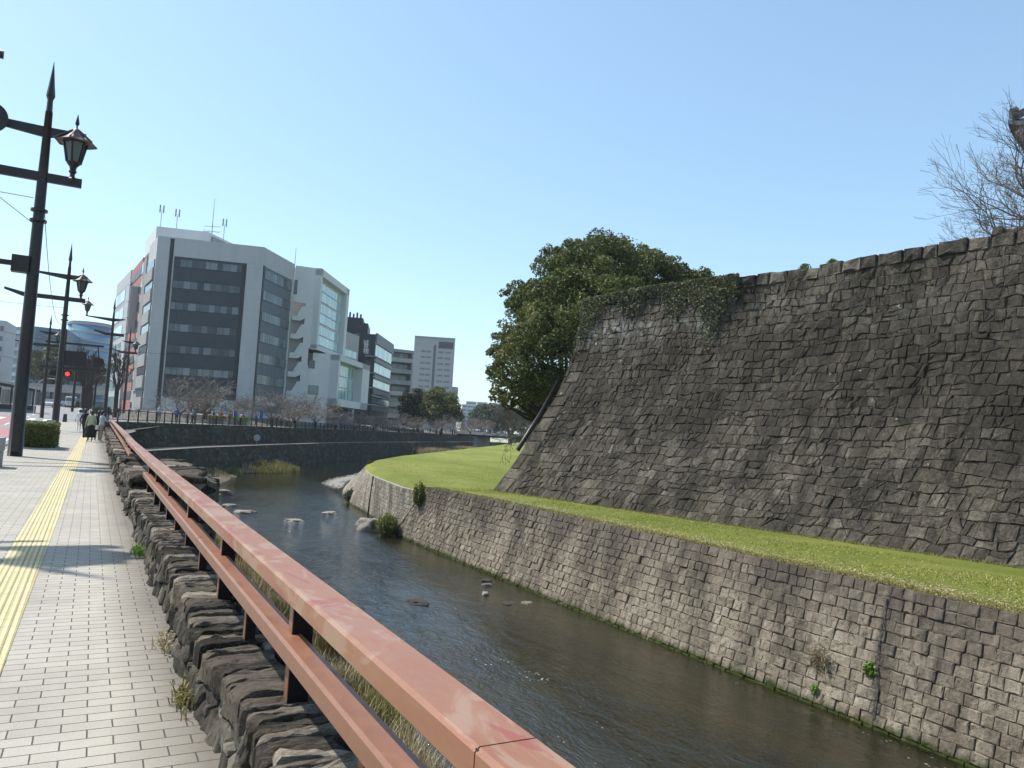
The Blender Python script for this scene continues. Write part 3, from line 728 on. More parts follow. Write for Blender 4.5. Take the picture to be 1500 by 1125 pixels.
def rough_courses(L, H, w, h, rg):
    rows = int(round(H/h)); h = H/rows; K = int(L/0.22)+3
    nz = [[0.0]*K if r in (0, rows) else [rg.gauss(0, 1) for _ in range(K)] for r in range(rows+1)]
    for r in range(1, rows):
        a = nz[r]; sm = [a[max(0, i-1)]*.25+a[i]*.5+a[min(K-1, i+1)]*.25 for i in range(K)]; nz[r] = sm
    big = [[rg.gauss(0, 1) for _ in range(int(L/2.5)+3)] for r in range(rows+1)]
    def yb(r, x):
        x = min(max(x, 0), L); f = x/0.22; i = int(f); g = f-i; n = nz[r][i]*(1-g)+nz[r][min(i+1, K-1)]*g
        F = x/2.5; I = int(F); G = F-I; m = (big[r][I]*(1-G)+big[r][I+1]*G) if 0 < r < rows else 0
        return r*h+h*max(-0.36, min(0.36, 0.17*n+0.16*m))
    out = []; skip = {}
    for r in range(rows):
        x = -rg.uniform(0, w); edges = []; sk = 0
        while x < L:
            W = w*rg.choice((0.5, 0.7, 0.85, 1.0, 1.1, 1.25, 1.45)); edges.append((x, W, sk)); x += W
            sk = rg.gauss(0, 0.09)*h
        edges.append((x, 0, 0))
        for (a, W, s0), (b, _, s1) in zip(edges, edges[1:]):
            m = max(2, int(W/0.2)); xs0 = [a-s0+(b-s1-a+s0)*k/m for k in range(m+1)]; xs1 = [a+s0+(b+s1-a-s0)*k/m for k in range(m+1)]
            poly = [(x, yb(r, x)) for x in xs0]+[(x, yb(r+1, x)) for x in reversed(xs1)]
            poly = [(min(max(x, 0), L), y) for x, y in poly]
            if area(poly) < 0.02: continue
            if W > w*1.25 and rg.random() < 0.12:      # two thin stones instead of one
                mid = [(x, (yb(r, x)+yb(r+1, x))/2+rg.gauss(0, .02)) for x in xs0]; mid = [(min(max(x, 0), L), y) for x, y in mid]
                out.append(poly[:m+1]+list(reversed(mid))); out.append(mid+poly[m+1:])
            elif rg.random() < 0.28:                     # knock off a corner and fill it with a chip
                cx = sum(q[0] for q in poly)/len(poly); cy = sum(q[1] for q in poly)/len(poly); an = rg.choice((0.7, 2.4, 3.9, 5.5))+rg.uniform(-.3, .3); nx, ny = math.cos(an), math.sin(an)
                d = 0.30*min(W, h*1.4); A_ = clip(poly, cx+nx*d, cy+ny*d, nx, ny); B_ = clip(poly, cx+nx*d, cy+ny*d, -nx, -ny)
                if len(A_) > 2: out.append(A_)
                if len(B_) > 2: out.append(B_)
            else: out.append(poly)
    return out
cells = rough_courses(Lc-CW, Ht-0.55, 0.43, 0.37, rg)
cells = [[(x+CW, y) for x, y in c] for c in cells]
# smaller stones higher up come from splitting some cells
extra = []
for c in cells:
    if area(c) > 9:
        cx = sum(p[0] for p in c)/len(c); cy = sum(p[1] for p in c)/len(c); a = rg.uniform(0, math.pi)
        extra.append(clip(c, cx, cy, math.cos(a), math.sin(a))); extra.append(clip(c, cx, cy, -math.cos(a), -math.sin(a)))
    else: extra.append(c)
cells = [c for c in extra if len(c) >= 3]
stones(mb, cells, csurf, gap=0.007, depth=0.12, bulge=0.024, tilt=0.05, rg=rg, sub=0.25, rough=0.012, round_=0.08, tvar=0.15)
# corner quoins
t = 0; i = 0; q = []
while t < Ht-0.55:
    h = rg.uniform(0.55, 0.8); h = min(h, Ht-0.55-t); w = CW if i % 2 else CW*0.6
    q.append([(0, t), (w, t+0.02), (w, t+h), (0, t+h)])
    if not i % 2: q.append([(w, t), (CW, t), (CW, t+h), (w, t+h)])
    t += h; i += 1
stones(mb, q, csurf, gap=0.018, depth=0.2, bulge=0.03, tilt=0.03, rg=rg, sub=0.35, rough=0.012, round_=0.08, tone=lambda a, b: 0.12)
# uneven coping row
x = 0; q = []
while x < Lc:
    w = rg.uniform(0.45, 1.15); h = rg.uniform(0.46, 0.58); q.append([(x, Ht-0.55), (x+w, Ht-0.55), (x+w-0.03, Ht-0.55+h+rg.uniform(-.04, .04)), (x+0.03, Ht-0.55+h)]); x += w
stones(mb, q, csurf, gap=0.02, depth=0.5, bulge=0.06, tilt=0.08, rg=rg, sub=0.3, rough=0.025, round_=0.12, tone=lambda a, b: 0.08)
castle = mb.build('castle_wall', M_castle); orient(castle)
tag(castle, 'tall dark castle wall of fitted irregular stones curving up from the lawn', 'castle wall')
mb = MB(); NS, NTT = 60, 16; vs = []; fs = []
for i in range(NS+1):
    for j in range(NTT+1): vs.append(csurf(Lc*i/NS, (Ht-0.35)*j/NTT, -0.045))
for i in range(NS):
    for j in range(NTT): a = i*(NTT+1)+j; fs.append((a, a+1, a+NTT+2, a+NTT+1))
mb.add(vs, fs)
core = mb.build('joint_backing', M_castle_gap, castle)
# flank of the corner and the terrace fill behind
def fsurf(s, t, d):   # flank, running away from the corner along nn
    u = min(1, t/Ht); z = Zb+(ztop(0)-Zb)*t/Ht; sb = 3.1*fset(u)
    p = cb+nn*(sb+s)+dr*(sb-d); return (p.x, p.y, z)
mb = MB(); cs = voronoi(16, Ht-0.1, 0.72, 0.5, 0.3, 0.3, rg, 0.4)
stones(mb, cs, fsurf, gap=0.02, depth=0.16, bulge=0.05, tilt=0.08, rg=rg, sub=0.5, rough=0.015)
o = mb.build('flank_stones', M_castle, castle); orient(o)
mb = MB(); vs = []; fs = []
for i in range(5):
    for j in range(NTT+1): vs.append(fsurf(4.0*i, Ht*j/NTT, -0.03))
for i in range(4):
    for j in range(NTT): a = i*(NTT+1)+j; fs.append((a, a+1, a+NTT+2, a+NTT+1))
mb.add(vs, fs); mb.build('flank_backing', M_castle_gap, castle)
terr = [cb+nn*3.2+dr*3.2, cb+nn*18+dr*3.2, cb+nn*60+dr*20, cb+nn*60+dr*60, cb+nn*3.2+dr*46.8]
sheet('castle_terrace', [(p.x, p.y) for p in terr], 8.95, M_earth)
terr2 = [cb+nn*18+dr*3, cb+nn*60+dr*20]
mb = MB(); a, b = terr[1], terr[2]; mb.add([(a.x, a.y, -1.4), (b.x, b.y, -1.4), (b.x, b.y, 8.95), (a.x, a.y, 8.95)], [(0, 1, 2, 3)])
mb.build('back_face', M_castle, castle)
# dark pipe leaning up the corner
p0 = csurf(-0.32, 2.3, 0.05); p1 = csurf(-0.30, 6.4, 0.05); pm = csurf(-0.30, 4.4, 0.05)
mb = MB(); mb.smooth = True; mb.tube([p0, pm, p1], 0.13, 10); o = mb.build('drain_pipe', M_pole); tag(o, 'dark pipe running up the left corner of the castle wall', 'pipe')

# ------------------------------------------------------------------ near parapet
rg = random.Random(21)
PT = 0.33
def par_h(y): return PT+0.03*math.sin(y*0.9)+(0.10 if y > 21 else 0)
def pxo(y): return 0.0 if y < 24 else (y-24)*0.0085
def face(s, t, d):   # river walk side; s along Y from -1.5
    y = s-1.5; h = par_h(y); u = t/0.36
    return (0.645+0.075*u+pxo(y)-d+0.025*math.sin(y*2.1), y+0.10*(1-u)*0, h*u-0.02)
par = thing('parapet_wall', 'low rough stone parapet along the right edge of the paved walk', 'wall')
def shear(cells, k): return [[(x+k*y, y) for x, y in c] for c in cells]
mb = MB(); c1 = shear(voronoi(27, 0.36, 0.115, 0.20, 0.35, 0.3, rg, 0.4), 0.42)
stones(mb, c1, face, gap=0.006, depth=0.06, bulge=0.024, tilt=0.16, rg=rg, sub=0.05, rough=0.005, round_=0.10)
o = mb.build('face_stones', M_slatef, par); orient(o)
mb = MB(); c1 = shear(voronoi(42, 0.36, 0.22, 0.2, 0.35, 0.3, rg, 0.4), 0.3); c1 = [[(x+26.5, y) for x, y in c] for c in c1]
stones(mb, c1, face, gap=0.008, depth=0.05, bulge=0.03, tilt=0.25, rg=rg, sub=0.15, rough=0.01, round_=0.2)
o = mb.build('far_face_stones', M_slatef, par); orient(o)
def capf(s, t, d):
    y = s-1.5; return (0.70+t+pxo(y)+0.02*math.sin(y*2.1), y, par_h(y)-0.015+d-0.02*(t/0.9)+max(0, 0.02-t)*-0.3)
mb = MB(); cells = []
y = 0
while y < 67:
    near = y < 26
    w = rg.choice((0.06, 0.08, 0.10, 0.12, 0.15, 0.19)) if near else rg.uniform(0.2, 0.34); L = rg.uniform(0.27, 0.38); sk = rg.uniform(-0.05, 0.05)
    j = lambda a=0.018: rg.uniform(-a, a)
    cells.append([(y+j(), -0.03+j(0.03)), (y+sk/2+j(), L*0.5), (y+sk+j(), L), (y+sk+w+j(), L+j(0.03)), (y+w+sk/2+j(), L*0.5), (y+w+j(), -0.03+j(0.03))])
    cells.append([(y+sk, L+0.01), (y+sk+j(), 0.50+j(0.03)), (y+w+sk+j(), 0.50+j(0.03)), (y+sk+w, L+0.01)])
    y += w
stones(mb, cells, capf, gap=0.007, depth=0.09, bulge=0.022, tilt=0.03, rg=rg, sub=0.045, rough=0.006, round_=0.06)
o = mb.build('cap_stones', M_slate, par); orient(o)
mb = MB(); N = 70; vs = []
for i in range(N+1):
    y = -1.5+68*i/N; h = par_h(y); x = pxo(y)
    vs += [(0.66+x, y, -0.2), (0.755+x, y, h-0.03), (1.19+x, y, h-0.06), (1.30+x, y, -3.6)]
mb.add(vs, [(i*4+j, i*4+j+1, i*4+5+j, i*4+4+j) for i in range(N) for j in range(3)])
mb.add([(0.66, -1.5, -0.2), (0.755, -1.5, 0.3), (1.19, -1.5, 0.27), (1.30, -1.5, -3.6)], [(0, 1, 2, 3)])
mb.build('mortar_core', M_par_gap, par)
def outer(s, t, d): 
    y = s-1.5; return (1.30-0.09*t/3.6+pxo(y)+d, y, -3.4+t)
mb = MB(); stones(mb, voronoi(67, 3.6, 0.55, 0.4, 0.3, 0.3, rg, 0.3), outer, gap=0.02, depth=0.1, bulge=0.05, tilt=0.1, rg=rg, sub=0.4, rough=0.015)
o = mb.build('river_face_stones', M_par, par); orient(o)
# the stone pier that widens the parapet by the water stairs
pier = thing('stone_pier', 'stubby stone pier with a rough slab top where the handrail crosses it', 'pier', (0, 0, 0))
mb = MB(); mb.box(0.68, 2.05, 14.6, 20.5, -3.5, 0.50); mb.build('pier_core', M_par_gap, pier)
mb = MB()
stones(mb, shear(voronoi(5.9, 0.60, 0.16, 0.28, 0.3, 0.3, rg, 0.3), 0.2), lambda s, t, d: (0.66-d-0.0, 20.5-s, -0.02+t*0.93), gap=0.008, depth=0.04, bulge=0.03, tilt=0.2, rg=rg, sub=0.08, rough=0.01, round_=0.2)
stones(mb, voronoi(1.4, 4.0, 0.3, 0.14, 0.3, 0.2, rg, 0.3), lambda s, t, d: (0.66+s, 14.58-d, -3.4+t*0.98), gap=0.01, depth=0.04, bulge=0.03, tilt=0.15, rg=rg, sub=0.12, rough=0.01, round_=0.2)
stones(mb, voronoi(5.9, 4.0, 0.4, 0.18, 0.3, 0.2, rg, 0.3), lambda s, t, d: (2.07+d, 14.6+s, -3.4+t*0.98), gap=0.01, depth=0.04, bulge=0.03, tilt=0.15, rg=rg, sub=0.2, rough=0.01, round_=0.2)
o = mb.build('pier_stones', M_slatef, pier); orient(o)
mb = MB()
stones(mb, voronoi(5.9, 1.5, 1.1, 0.6, 0.25, 0.25, rg, 0.3), lambda s, t, d: (0.64+t, 14.5+s, 0.53+d), gap=0.012, depth=0.08, bulge=0.03, tilt=0.04, rg=rg, sub=0.12, rough=0.012, round_=0.08)
o = mb.build('slab_top', M_slate, pier); orient(o)

# ------------------------------------------------------------------ handrail
def sweep(mb, path, w, h, ch, tint=0.5):
    prof = [(-w/2+ch, -h/2), (w/2-ch, -h/2), (w/2, -h/2+ch), (w/2, h/2-ch), (w/2-ch, h/2), (-w/2+ch, h/2), (-w/2, h/2-ch), (-w/2, -h/2+ch)]
    vs = []; n = 8
    for i, p in enumerate(path):
        a = Vector(path[max(0, i-1)]); b = Vector(path[min(len(path)-1, i+1)]); d = (b-a).normalized(); x = d.cross(Vector((0, 0, 1))).normalized(); u = x.cross(d)
        for (q, r) in prof: vs.append(Vector(p)+x*q+u*r)
    fs = [(i*n+j, i*n+(j+1) % n, i*n+n+(j+1) % n, i*n+n+j) for i in range(len(path)-1) for j in range(n)]
    fs += [tuple(range(n)), tuple(reversed([(len(path)-1)*n+j for j in range(n)]))]
    mb.add(vs, fs, tint)
def rail_c(y):   # centre line of the top rail, top height
    P = [(-3, 0.912, 0.885), (14, 0.93, 0.885), (22, 0.955, 0.91), (26, 1.0, 0.945), (66, 1.34, 1.08)]
    for a, b in zip(P, P[1:]):
        if y <= b[0]: f = (y-a[0])/(b[0]-a[0]); return (a[1]+(b[1]-a[1])*f, a[2]+(b[2]-a[2])*f)
    return P[-1][1:]
rail = thing('handrail', 'weathered red handrail with two bars running above the stone parapet', 'railing')
TH, TW = 0.094, 0.172
seams = [-1.5, 1.61, 9.0, 16.5, 24.2, 33, 42, 51, 60, 66]
for a, b in zip(seams, seams[1:]):
    mb = MB(); ys = [a+0.003, *[a+(b-a)*k/4 for k in (1, 2, 3)], b-0.003]
    sweep(mb, [(rail_c(y)[0], y, rail_c(y)[1]-TH/2) for y in ys], TW, TH, 0.012)
    o = mb.build('top_rail', M_rail_top, rail); orient(o)
    mb = MB(); x, z = rail_c(b); mb.box(x-TW/2+0.004, x+TW/2-0.004, b-0.006, b+0.006, z-TH+0.004, z-0.004); mb.build('seam', M_seam, rail)
def lower(a, b, n=4, dx=-0.03):
    mb = MB(); ys = [a+(b-a)*k/n for k in range(n+1)]
    sweep(mb, [(rail_c(y)[0]+dx, y, rail_c(y)[1]-0.255-0.045) for y in ys], 0.115, 0.09, 0.012)
    o = mb.build('lower_rail', M_rail, rail); orient(o)
lower(-1.5, 6.75); lower(6.76, 14.5); lower(20.6, 42, 8); lower(42.02, 66, 8)
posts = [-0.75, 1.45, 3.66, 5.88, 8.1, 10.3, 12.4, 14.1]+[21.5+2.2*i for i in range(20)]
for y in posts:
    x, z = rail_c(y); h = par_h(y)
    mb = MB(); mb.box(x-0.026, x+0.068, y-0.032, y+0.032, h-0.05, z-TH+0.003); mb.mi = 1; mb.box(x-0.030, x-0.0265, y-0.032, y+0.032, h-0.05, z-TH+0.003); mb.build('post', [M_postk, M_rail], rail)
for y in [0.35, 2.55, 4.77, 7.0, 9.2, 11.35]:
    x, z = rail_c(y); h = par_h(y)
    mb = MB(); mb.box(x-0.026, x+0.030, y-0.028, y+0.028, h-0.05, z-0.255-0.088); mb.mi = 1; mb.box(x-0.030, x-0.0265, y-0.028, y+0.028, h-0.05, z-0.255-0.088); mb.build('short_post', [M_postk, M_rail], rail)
#--PART3--
# ------------------------------------------------------------------ buildings
c4 = lambda x, y: (140+x/3.41, 290+y/3.41)
c5 = lambda x, y: (400+x/4.167, 370+y/4.167)
class Fac:
    def __init__(s, a, b):
        s.a = Vector((a[0], a[1])); s.b = Vector((b[0], b[1])); s.L = (s.b-s.a).length; s.t = (s.b-s.a)/s.L
        s.n = Vector((s.t.y, -s.t.x))
        if s.n.dot(-(s.a+s.b)/2) < 0: s.n = -s.n
    def P(s, u, z, d=0): q = s.a+s.t*u+s.n*d; return (q.x, q.y, z)
    def q(s, px, py):
        r = ray(px, py); A = np.array([[r[0], -s.t.x], [r[1], -s.t.y]]); k = np.linalg.solve(A, np.array([s.a.x, s.a.y])); return (float(k[1]), EYE+float(k[0])*r[2])
    def box(s, mb, u0, u1, z0, z1, d0, d1, tint=0.5):
        mb.hexa([s.P(u0, z0, d0), s.P(u1, z0, d0), s.P(u1, z0, d1), s.P(u0, z0, d1), s.P(u0, z1, d0), s.P(u1, z1, d0), s.P(u1, z1, d1), s.P(u0, z1, d1)], tint)
    def poly(s, mb, pts, d0, d1, tint=0.5):
        n = len(pts); vs = [s.P(u, z, d0) for u, z in pts]+[s.P(u, z, d1) for u, z in pts]
        mb.add(vs, [tuple(range(n)), tuple(reversed(range(n, 2*n)))]+[(i, n+i, n+(i+1) % n, (i+1) % n) for i in range(n)], tint)
def bld(mb, name, m, parent):
    o = mb.build(name, m, parent); orient(o); return o
def ribbon(F, u0, u1, z0, z1, n, parent, glass=None, d=0.05, frame=0.07, rows=1, name='window', rg=rnd, lo=0.1, hi=0.9, fm=None, wj=0.0):
    mb = MB(); F.box(mb, u0, u1, z0, z1, d-0.1, d+0.03); mb.mi = 1
    xs = [u0]; 
    for i in range(1, n): xs.append(u0+(u1-u0)*(i+rg.uniform(-wj, wj))/n)
    xs.append(u1); rh = (z1-z0)/rows
    for a, b in zip(xs, xs[1:]):
        for r in range(rows):
            F.box(mb, a+frame/2, b-frame/2, z0+r*rh+frame, z0+(r+1)*rh-frame*0.6, d, d+0.06, rg.uniform(lo, hi))
    return bld(mb, name, [fm or M_fr, glass or M_win], parent)
def V2(v): return (v.x, v.y)
brg = random.Random(9)
# --- large office block on the corner
A0, A1, A2 = V2(atq(232, 345, 130)), V2(atq(388, 362, 134)), V2(atq(432, 388, 147))
zt, z0 = 32.2, 2.2
A4 = V2(atq(220, 355.5, 138.5)); A3 = (A4[0]+14, A4[1]+22)
bA = thing('office_building', 'large seven storey office block with dark ribbon windows and white end columns', 'building', (0, 0, 0))
mb = MB(); mb.prism([A0, A1, A2, A3, A4], z0-1, zt); bld(mb, 'wall', M_wht, bA)
F1, F2 = Fac(A0, A1), Fac(A1, A2)
LA = F1.L
mb = MB(); F1.box(mb, LA*0.165, LA*0.84, 4.9, 28.95, -0.3, 0.06)
for k in range(6):
    zb = 28.55-3.72*k-1.35
    for i in range(9):
        u = LA*0.165+(LA*0.675)*i/9; F1.box(mb, u+0.01, u+LA*0.075-0.01, zb-2.30, zb-0.04, 0.06, 0.09, brg.uniform(0.42, 0.58))
bld(mb, 'spandrel', M_dk, bA)
for k in range(6):
    zb = 28.55-3.72*k
    ribbon(F1, LA*0.165, LA*0.80, zb-1.35, zb, 11, bA, d=0.11, rg=brg, wj=0.25, hi=1.0, glass=M_win if k in (5,) else M_winl, lo=0.0, name='ribbon_window').data.name = 'ribbon_window'
mb = MB(); F1.box(mb, LA*0.118, LA*0.15, 2.5, zt-0.2, -0.2, 0.05); F1.box(mb, LA*0.805, LA*0.84, 5, 28.9, -0.2, 0.13); bld(mb, 'dark_groove', M_fr, bA)
mb = MB(); F1.box(mb, 0, LA*0.115, 2.3, zt, -0.1, 0.22); F1.box(mb, LA*0.845, LA-0.02, 2.3, 28.95, -0.1, 0.22); F1.box(mb, LA*0.16, LA-0.02, 28.97, zt, -0.1, 0.20)
for k in range(8): pass
bld(mb, 'white_column', M_wht, bA)
mb = MB()
for k in range(6):
    z = 28.3-3.72*k; F1.box(mb, 0, LA*0.115, z, z+0.03, 0.22, 0.224); F1.box(mb, LA*0.845, LA-0.02, z, z+0.03, 0.22, 0.224)
bld(mb, 'panel_joint', M_gry, bA)
mb = MB(); F1.box(mb, LA*0.16, LA*0.84, 2.3, 4.8, -0.1, 0.05); bld(mb, 'ground_floor_panel', M_wht2, bA)
mb = MB(); F1.box(mb, LA*0.40, LA*0.62, 2.25, 4.7, 0.0, 0.12); bld(mb, 'entrance_recess', M_fr, bA)
L2_ = F2.L
mb = MB(); F2.box(mb, 0.5, L2_*0.93, 3.2, 28.9, -0.2, 0.05)
for k in range(7):
    zb = 28.4-3.72*k-1.75
    for i in range(6): u = 0.55+(L2_*0.93-0.6)*i/6; F2.box(mb, u+0.01, u+(L2_*0.93-0.6)/6-0.02, max(3.2, zb-1.9), zb-0.03, 0.05, 0.08, brg.uniform(0.4, 0.6))
bld(mb, 'flank_spandrel', M_dk2, bA)
for k in range(7):
    zb = 28.4-3.72*k; ribbon(F2, 0.55, L2_*0.93, zb-1.7, zb, 12, bA, glass=M_winl if k < 6 else M_win, d=0.10, rg=brg, lo=0.25, hi=1.0)
mb = MB(); F2.box(mb, 0.05, 0.5, 2.5, 29.0, -0.2, 0.12); bld(mb, 'dark_groove', M_fr, bA)
F4 = Fac(A4, A0)
for k in range(7):
    zb = 28.4-3.72*k; ribbon(F4, 0.3, F4.L-1.1, zb-1.4, zb, 3, bA, glass=M_winl, d=0.08, rg=brg, hi=0.3)
    mb = MB(); F4.box(mb, 0.2, F4.L-1.0, zb-3.6, zb-1.5, 0, 0.35); bld(mb, 'flank_panel', M_gry, bA)
# penthouse and roof aerials
P0, P1, P2 = V2(atq(230.5, 322, 137)), V2(atq(306, 336, 139)), V2(atq(322, 337, 141))
P3 = V2(atq(360, 357, 152))
Pb = (P3[0]-12, P3[1]+8); Pc = (P0[0]-1, P0[1]+14)
ph = bA
mb = MB(); mb.prism([P0, P1, P3, Pb, Pc], zt-0.1, 35.6); bld(mb, 'penthouse', M_wht2, ph)
FP = Fac(P1, P3); mb = MB(); FP.box(mb, 1.0, FP.L, zt, 35.0, 0, 0.35); bld(mb, 'penthouse_louvre', M_gry, ph)
mb = MB(); q = atq(310, 345, 143); mb.tube([(q.x, q.y, 33), (q.x, q.y, 43.0)], [0.09, 0.03], 6)
for h in (36.6, 37.6): mb.beam((q.x-1.4, q.y+0.5, h), (q.x+1.4, q.y-0.5, h+0.1), 0.06, 0.06)
for dx in (-1.3, -0.5, 0.4, 1.2): mb.beam((q.x+dx-0.3, q.y+0.2, 36.7), (q.x+dx+0.1, q.y-0.9, 36.7), 0.04, 0.04)
o = mb.build('aerial_mast', M_fr, ph)
for (px, py, d) in ((237, 310, 139), (260, 316, 139), (329, 330, 144)):
    q = atq(px, py, d); mb = MB(); mb.tube([(q.x, q.y, 34.5), (q.x, q.y, q.z)], 0.06, 6)
    for s in (-0.3, 0.3): mb.tube([(q.x+s, q.y, q.z-0.2), (q.x+s, q.y, q.z+1.2)], 0.13, 6)
    mb.beam((q.x-0.35, q.y, q.z+0.2), (q.x+0.35, q.y, q.z+0.2), 0.06, 0.06); mb.build('cell_antenna', M_gry, ph)
# --- grey louvred block behind it on the street side
G0, G1 = V2(atq(220, 357, 143)), V2(atq(211, 366, 160))
bG = thing('louvred_building', 'narrow grey block with horizontal louvres squeezed beside the large office block', 'building')
g2 = (G0[0]+4, G0[1]+1)
mb = MB(); mb.prism([G0, (G0[0]+5, G0[1]+2), (G1[0]+7, G1[1]), G1], 1, 33.0); bld(mb, 'wall', M_gry, bG)
FG = Fac(G0, G1)
mb = MB()
for k in range(72): FG.box(mb, 1.5, FG.L*0.6, 6+k*0.36, 6.2+k*0.36, 0.0, 0.25)
bld(mb, 'louvre', M_hot, bG)
for k in range(7): ribbon(FG, FG.L*0.64, FG.L*0.96, 6.5+4*k, 8.6+4*k, 2, bG, rg=brg)
# --- red tiled block
N0, N1 = V2(atq(210.4, 373.6, 168)), V2(atq(194, 391, 186))
bN = thing('red_brick_building', 'red brown tiled building with window bands facing the street', 'building')
mb = MB(); mb.prism([N0, (N0[0]+9, N0[1]), (N1[0]+9, N1[1]), N1], 1, 36.2); bld(mb, 'wall', M_red, bN)
FN = Fac(N0, N1); FN0 = Fac((N0[0], N0[1]), (N0[0]+9, N0[1]))
for k in range(8): ribbon(FN, 0.6, FN.L-4.2, 34.2-3.95*k-1.75, 34.2-3.95*k, 7, bN, rg=brg, d=0.04, lo=0.2, hi=0.8, glass=M_dk)
mb = MB(); FN.box(mb, FN.L-4.0, FN.L-0.2, 2, 33.5, 0, 0.05); bld(mb, 'dark_stairwell', M_fr, bN)
for k in range(8): mb = MB(); FN.box(mb, FN.L-3.0, FN.L-0.6, 5+3.95*k, 5.5+3.95*k, 0.04, 0.4); bld(mb, 'balcony', M_wht, bN)
sg = MB(); FN.box(sg, 3.2, 3.5, 19.5, 30, 0.0, 1.6); o = bld(sg, 'vertical_sign_board', M_hot, bN)
# --- white glass fronted block further along the street
O0, O1 = V2(atq(192.5, 392.6, 190)), V2(atq(172.5, 407, 214))
bO = thing('white_panel_building', 'white panelled building with bright glazed bays behind the red brown one', 'building')
mb = MB(); mb.prism([O0, (O0[0]+9, O0[1]), (O1[0]+9, O1[1]), O1], 1, 37.4); bld(mb, 'wall', M_wht, bO)
FO = Fac(O0, O1)
for k in range(7): ribbon(FO, 7.5, FO.L-1.5, 33.5-4.6*k-3.0, 33.5-4.6*k, 5, bO, glass=M_curt, rg=brg, fm=M_wht2)
mb = MB()
for k in range(8): FO.box(mb, 0.0, FO.L, 4+4.3*k, 4.08+4.3*k, 0, 0.03); 
bld(mb, 'panel_joint', M_gry, bO)
# more low street fronts beyond, on the right side of the road
for (x, y, w, l, h, m, nm, lb) in ((11.5, 222, 12, 20, 19, M_tan, 'shop_building', 'tan street front far along the right side of the road'), (10, 246, 14, 26, 27, M_gry, 'shop_building', 'grey street front beyond the tan one, far along the road')):
    b = thing(nm, lb, 'building'); mb = MB(); mb.prism([(x, y), (x+w, y), (x+w, y+l), (x, y+l)], 1, h); bld(mb, 'wall', m, b)
    F = Fac((x, y), (x, y+l))
    for k in range(int((h-5)/3.6)): ribbon(F, 1, l-1, 6+3.6*k, 7.8+3.6*k, 6, b, rg=brg)

# --- white building with the outside stair and big glass wall
B0, B1, B2 = V2(atq(433, 389, 148.5)), V2(atq(463, 393, 150)), V2(atq(504.5, 425, 172))
zB = 32.3
FB, FC = Fac(B0, B1), Fac(B1, B2)
bB = thing('white_building', 'white building with zigzag stair openings and a tall glass wall', 'building')
wl0 = FB.q(*c5(108, 300))[0]; wl1 = FB.q(*c5(178, 300))[0]
FBu = Vector(FB.n)
back = 14
sB = FB.P(wl1+0.7, 0); s0 = FB.P(-0.2, 0, -2.2); s1 = FB.P(wl1+0.7, 0, -2.2)
zc = 14.3   # underside of the upper glass volume
zc = FC.q(*c5(235, 585))[1]
mb = MB(); mb.prism([s0[:2], s1[:2], sB[:2], FB.P(FB.L, 0)[:2], B2, (B2[0]-6, B2[1]+10), (s0[0]-2, s0[1]+16)], zc, zB)
mb.prism([s0[:2], s1[:2], sB[:2], FB.P(FB.L*0.93, 0)[:2], FB.P(FB.L*0.9, 0, -22)[:2], (s0[0]-2, s0[1]+16)], 1.5, zc)
bld(mb, 'wall', M_wht2, bB)
mb = MB()
ops = [(298, 380), (410, 492), (524, 607), (643, 724), (758, 844)]
zt_prev = zB
zs = []
for (ya, yb) in ops:
    za = FB.q(*c5(115, ya))[1]; zb = FB.q(*c5(105, yb))[1]; zs.append((za, zb))
cur = None
x0_, x1_ = 0.05, wl1+0.7
for (za, zb) in zs:
    if cur is None: FB.poly(mb, [(x0_, za), (x1_, za-0.1), (x1_, zB), (x0_, zB)], -0.25, 0.0)
    else: FB.poly(mb, [(x0_, za), (x1_-0.9, za), (x1_, za+0.5), (x1_, cur+2.0), (x1_-0.5, cur+2.0), (x0_+0.9, cur), (x0_, cur)], -0.25, 0.0)
    cur = zb
FB.poly(mb, [(x0_, 1.5), (x1_, 1.5), (x1_, cur+2.0), (x1_-0.5, cur+2.0), (x0_+0.9, cur), (x0_, cur)], -0.25, 0.0)
bld(mb, 'stair_wall', M_wht2, bB)
for (za, zb) in zs:
    mb = MB(); mb.hexa([FB.P(0.4, zb-0.9, -2.1), FB.P(wl1, zb+0.6, -2.1), FB.P(wl1, zb+0.6, -0.4), FB.P(0.4, zb-0.9, -0.4), FB.P(0.4, zb-0.6, -2.1), FB.P(wl1, zb+0.9, -2.1), FB.P(wl1, zb+0.9, -0.4), FB.P(0.4, zb-0.6, -0.4)]); bld(mb, 'stair_flight', M_gry, bB)
ua, ub = 1.2, FC.L-2.2
gz1 = FC.q(*c5(268, 150))[1]
rowsz = [(gz1-4.6, gz1), (gz1-9.6, gz1-4.9), (gz1-14.6, gz1-9.9)]
gz0 = zc+1.0; hh = (gz1-gz0)/3
for k in range(3): ribbon(FC, ua, ub, gz0+hh*k+0.15, gz0+hh*(k+1)-0.15, 16, bB, glass=M_curt, d=-0.0+0.05, frame=0.16, rows=2, rg=brg, lo=0.55, hi=1.0, fm=M_hot, name='glass_wall')
mb = MB(); FC.box(mb, 0, FC.L, gz1+0.2, zB, 0.0, 1.2); FC.box(mb, ub+0.2, FC.L, zc, zB, 0.0, 1.2); FC.box(mb, 0, FC.L, zc-0.2, zc+0.7, 0, 1.2); FC.box(mb, 0, 0.9, zc, zB, 0, 1.2); bld(mb, 'glass_wall_surround', M_wht2, bB)
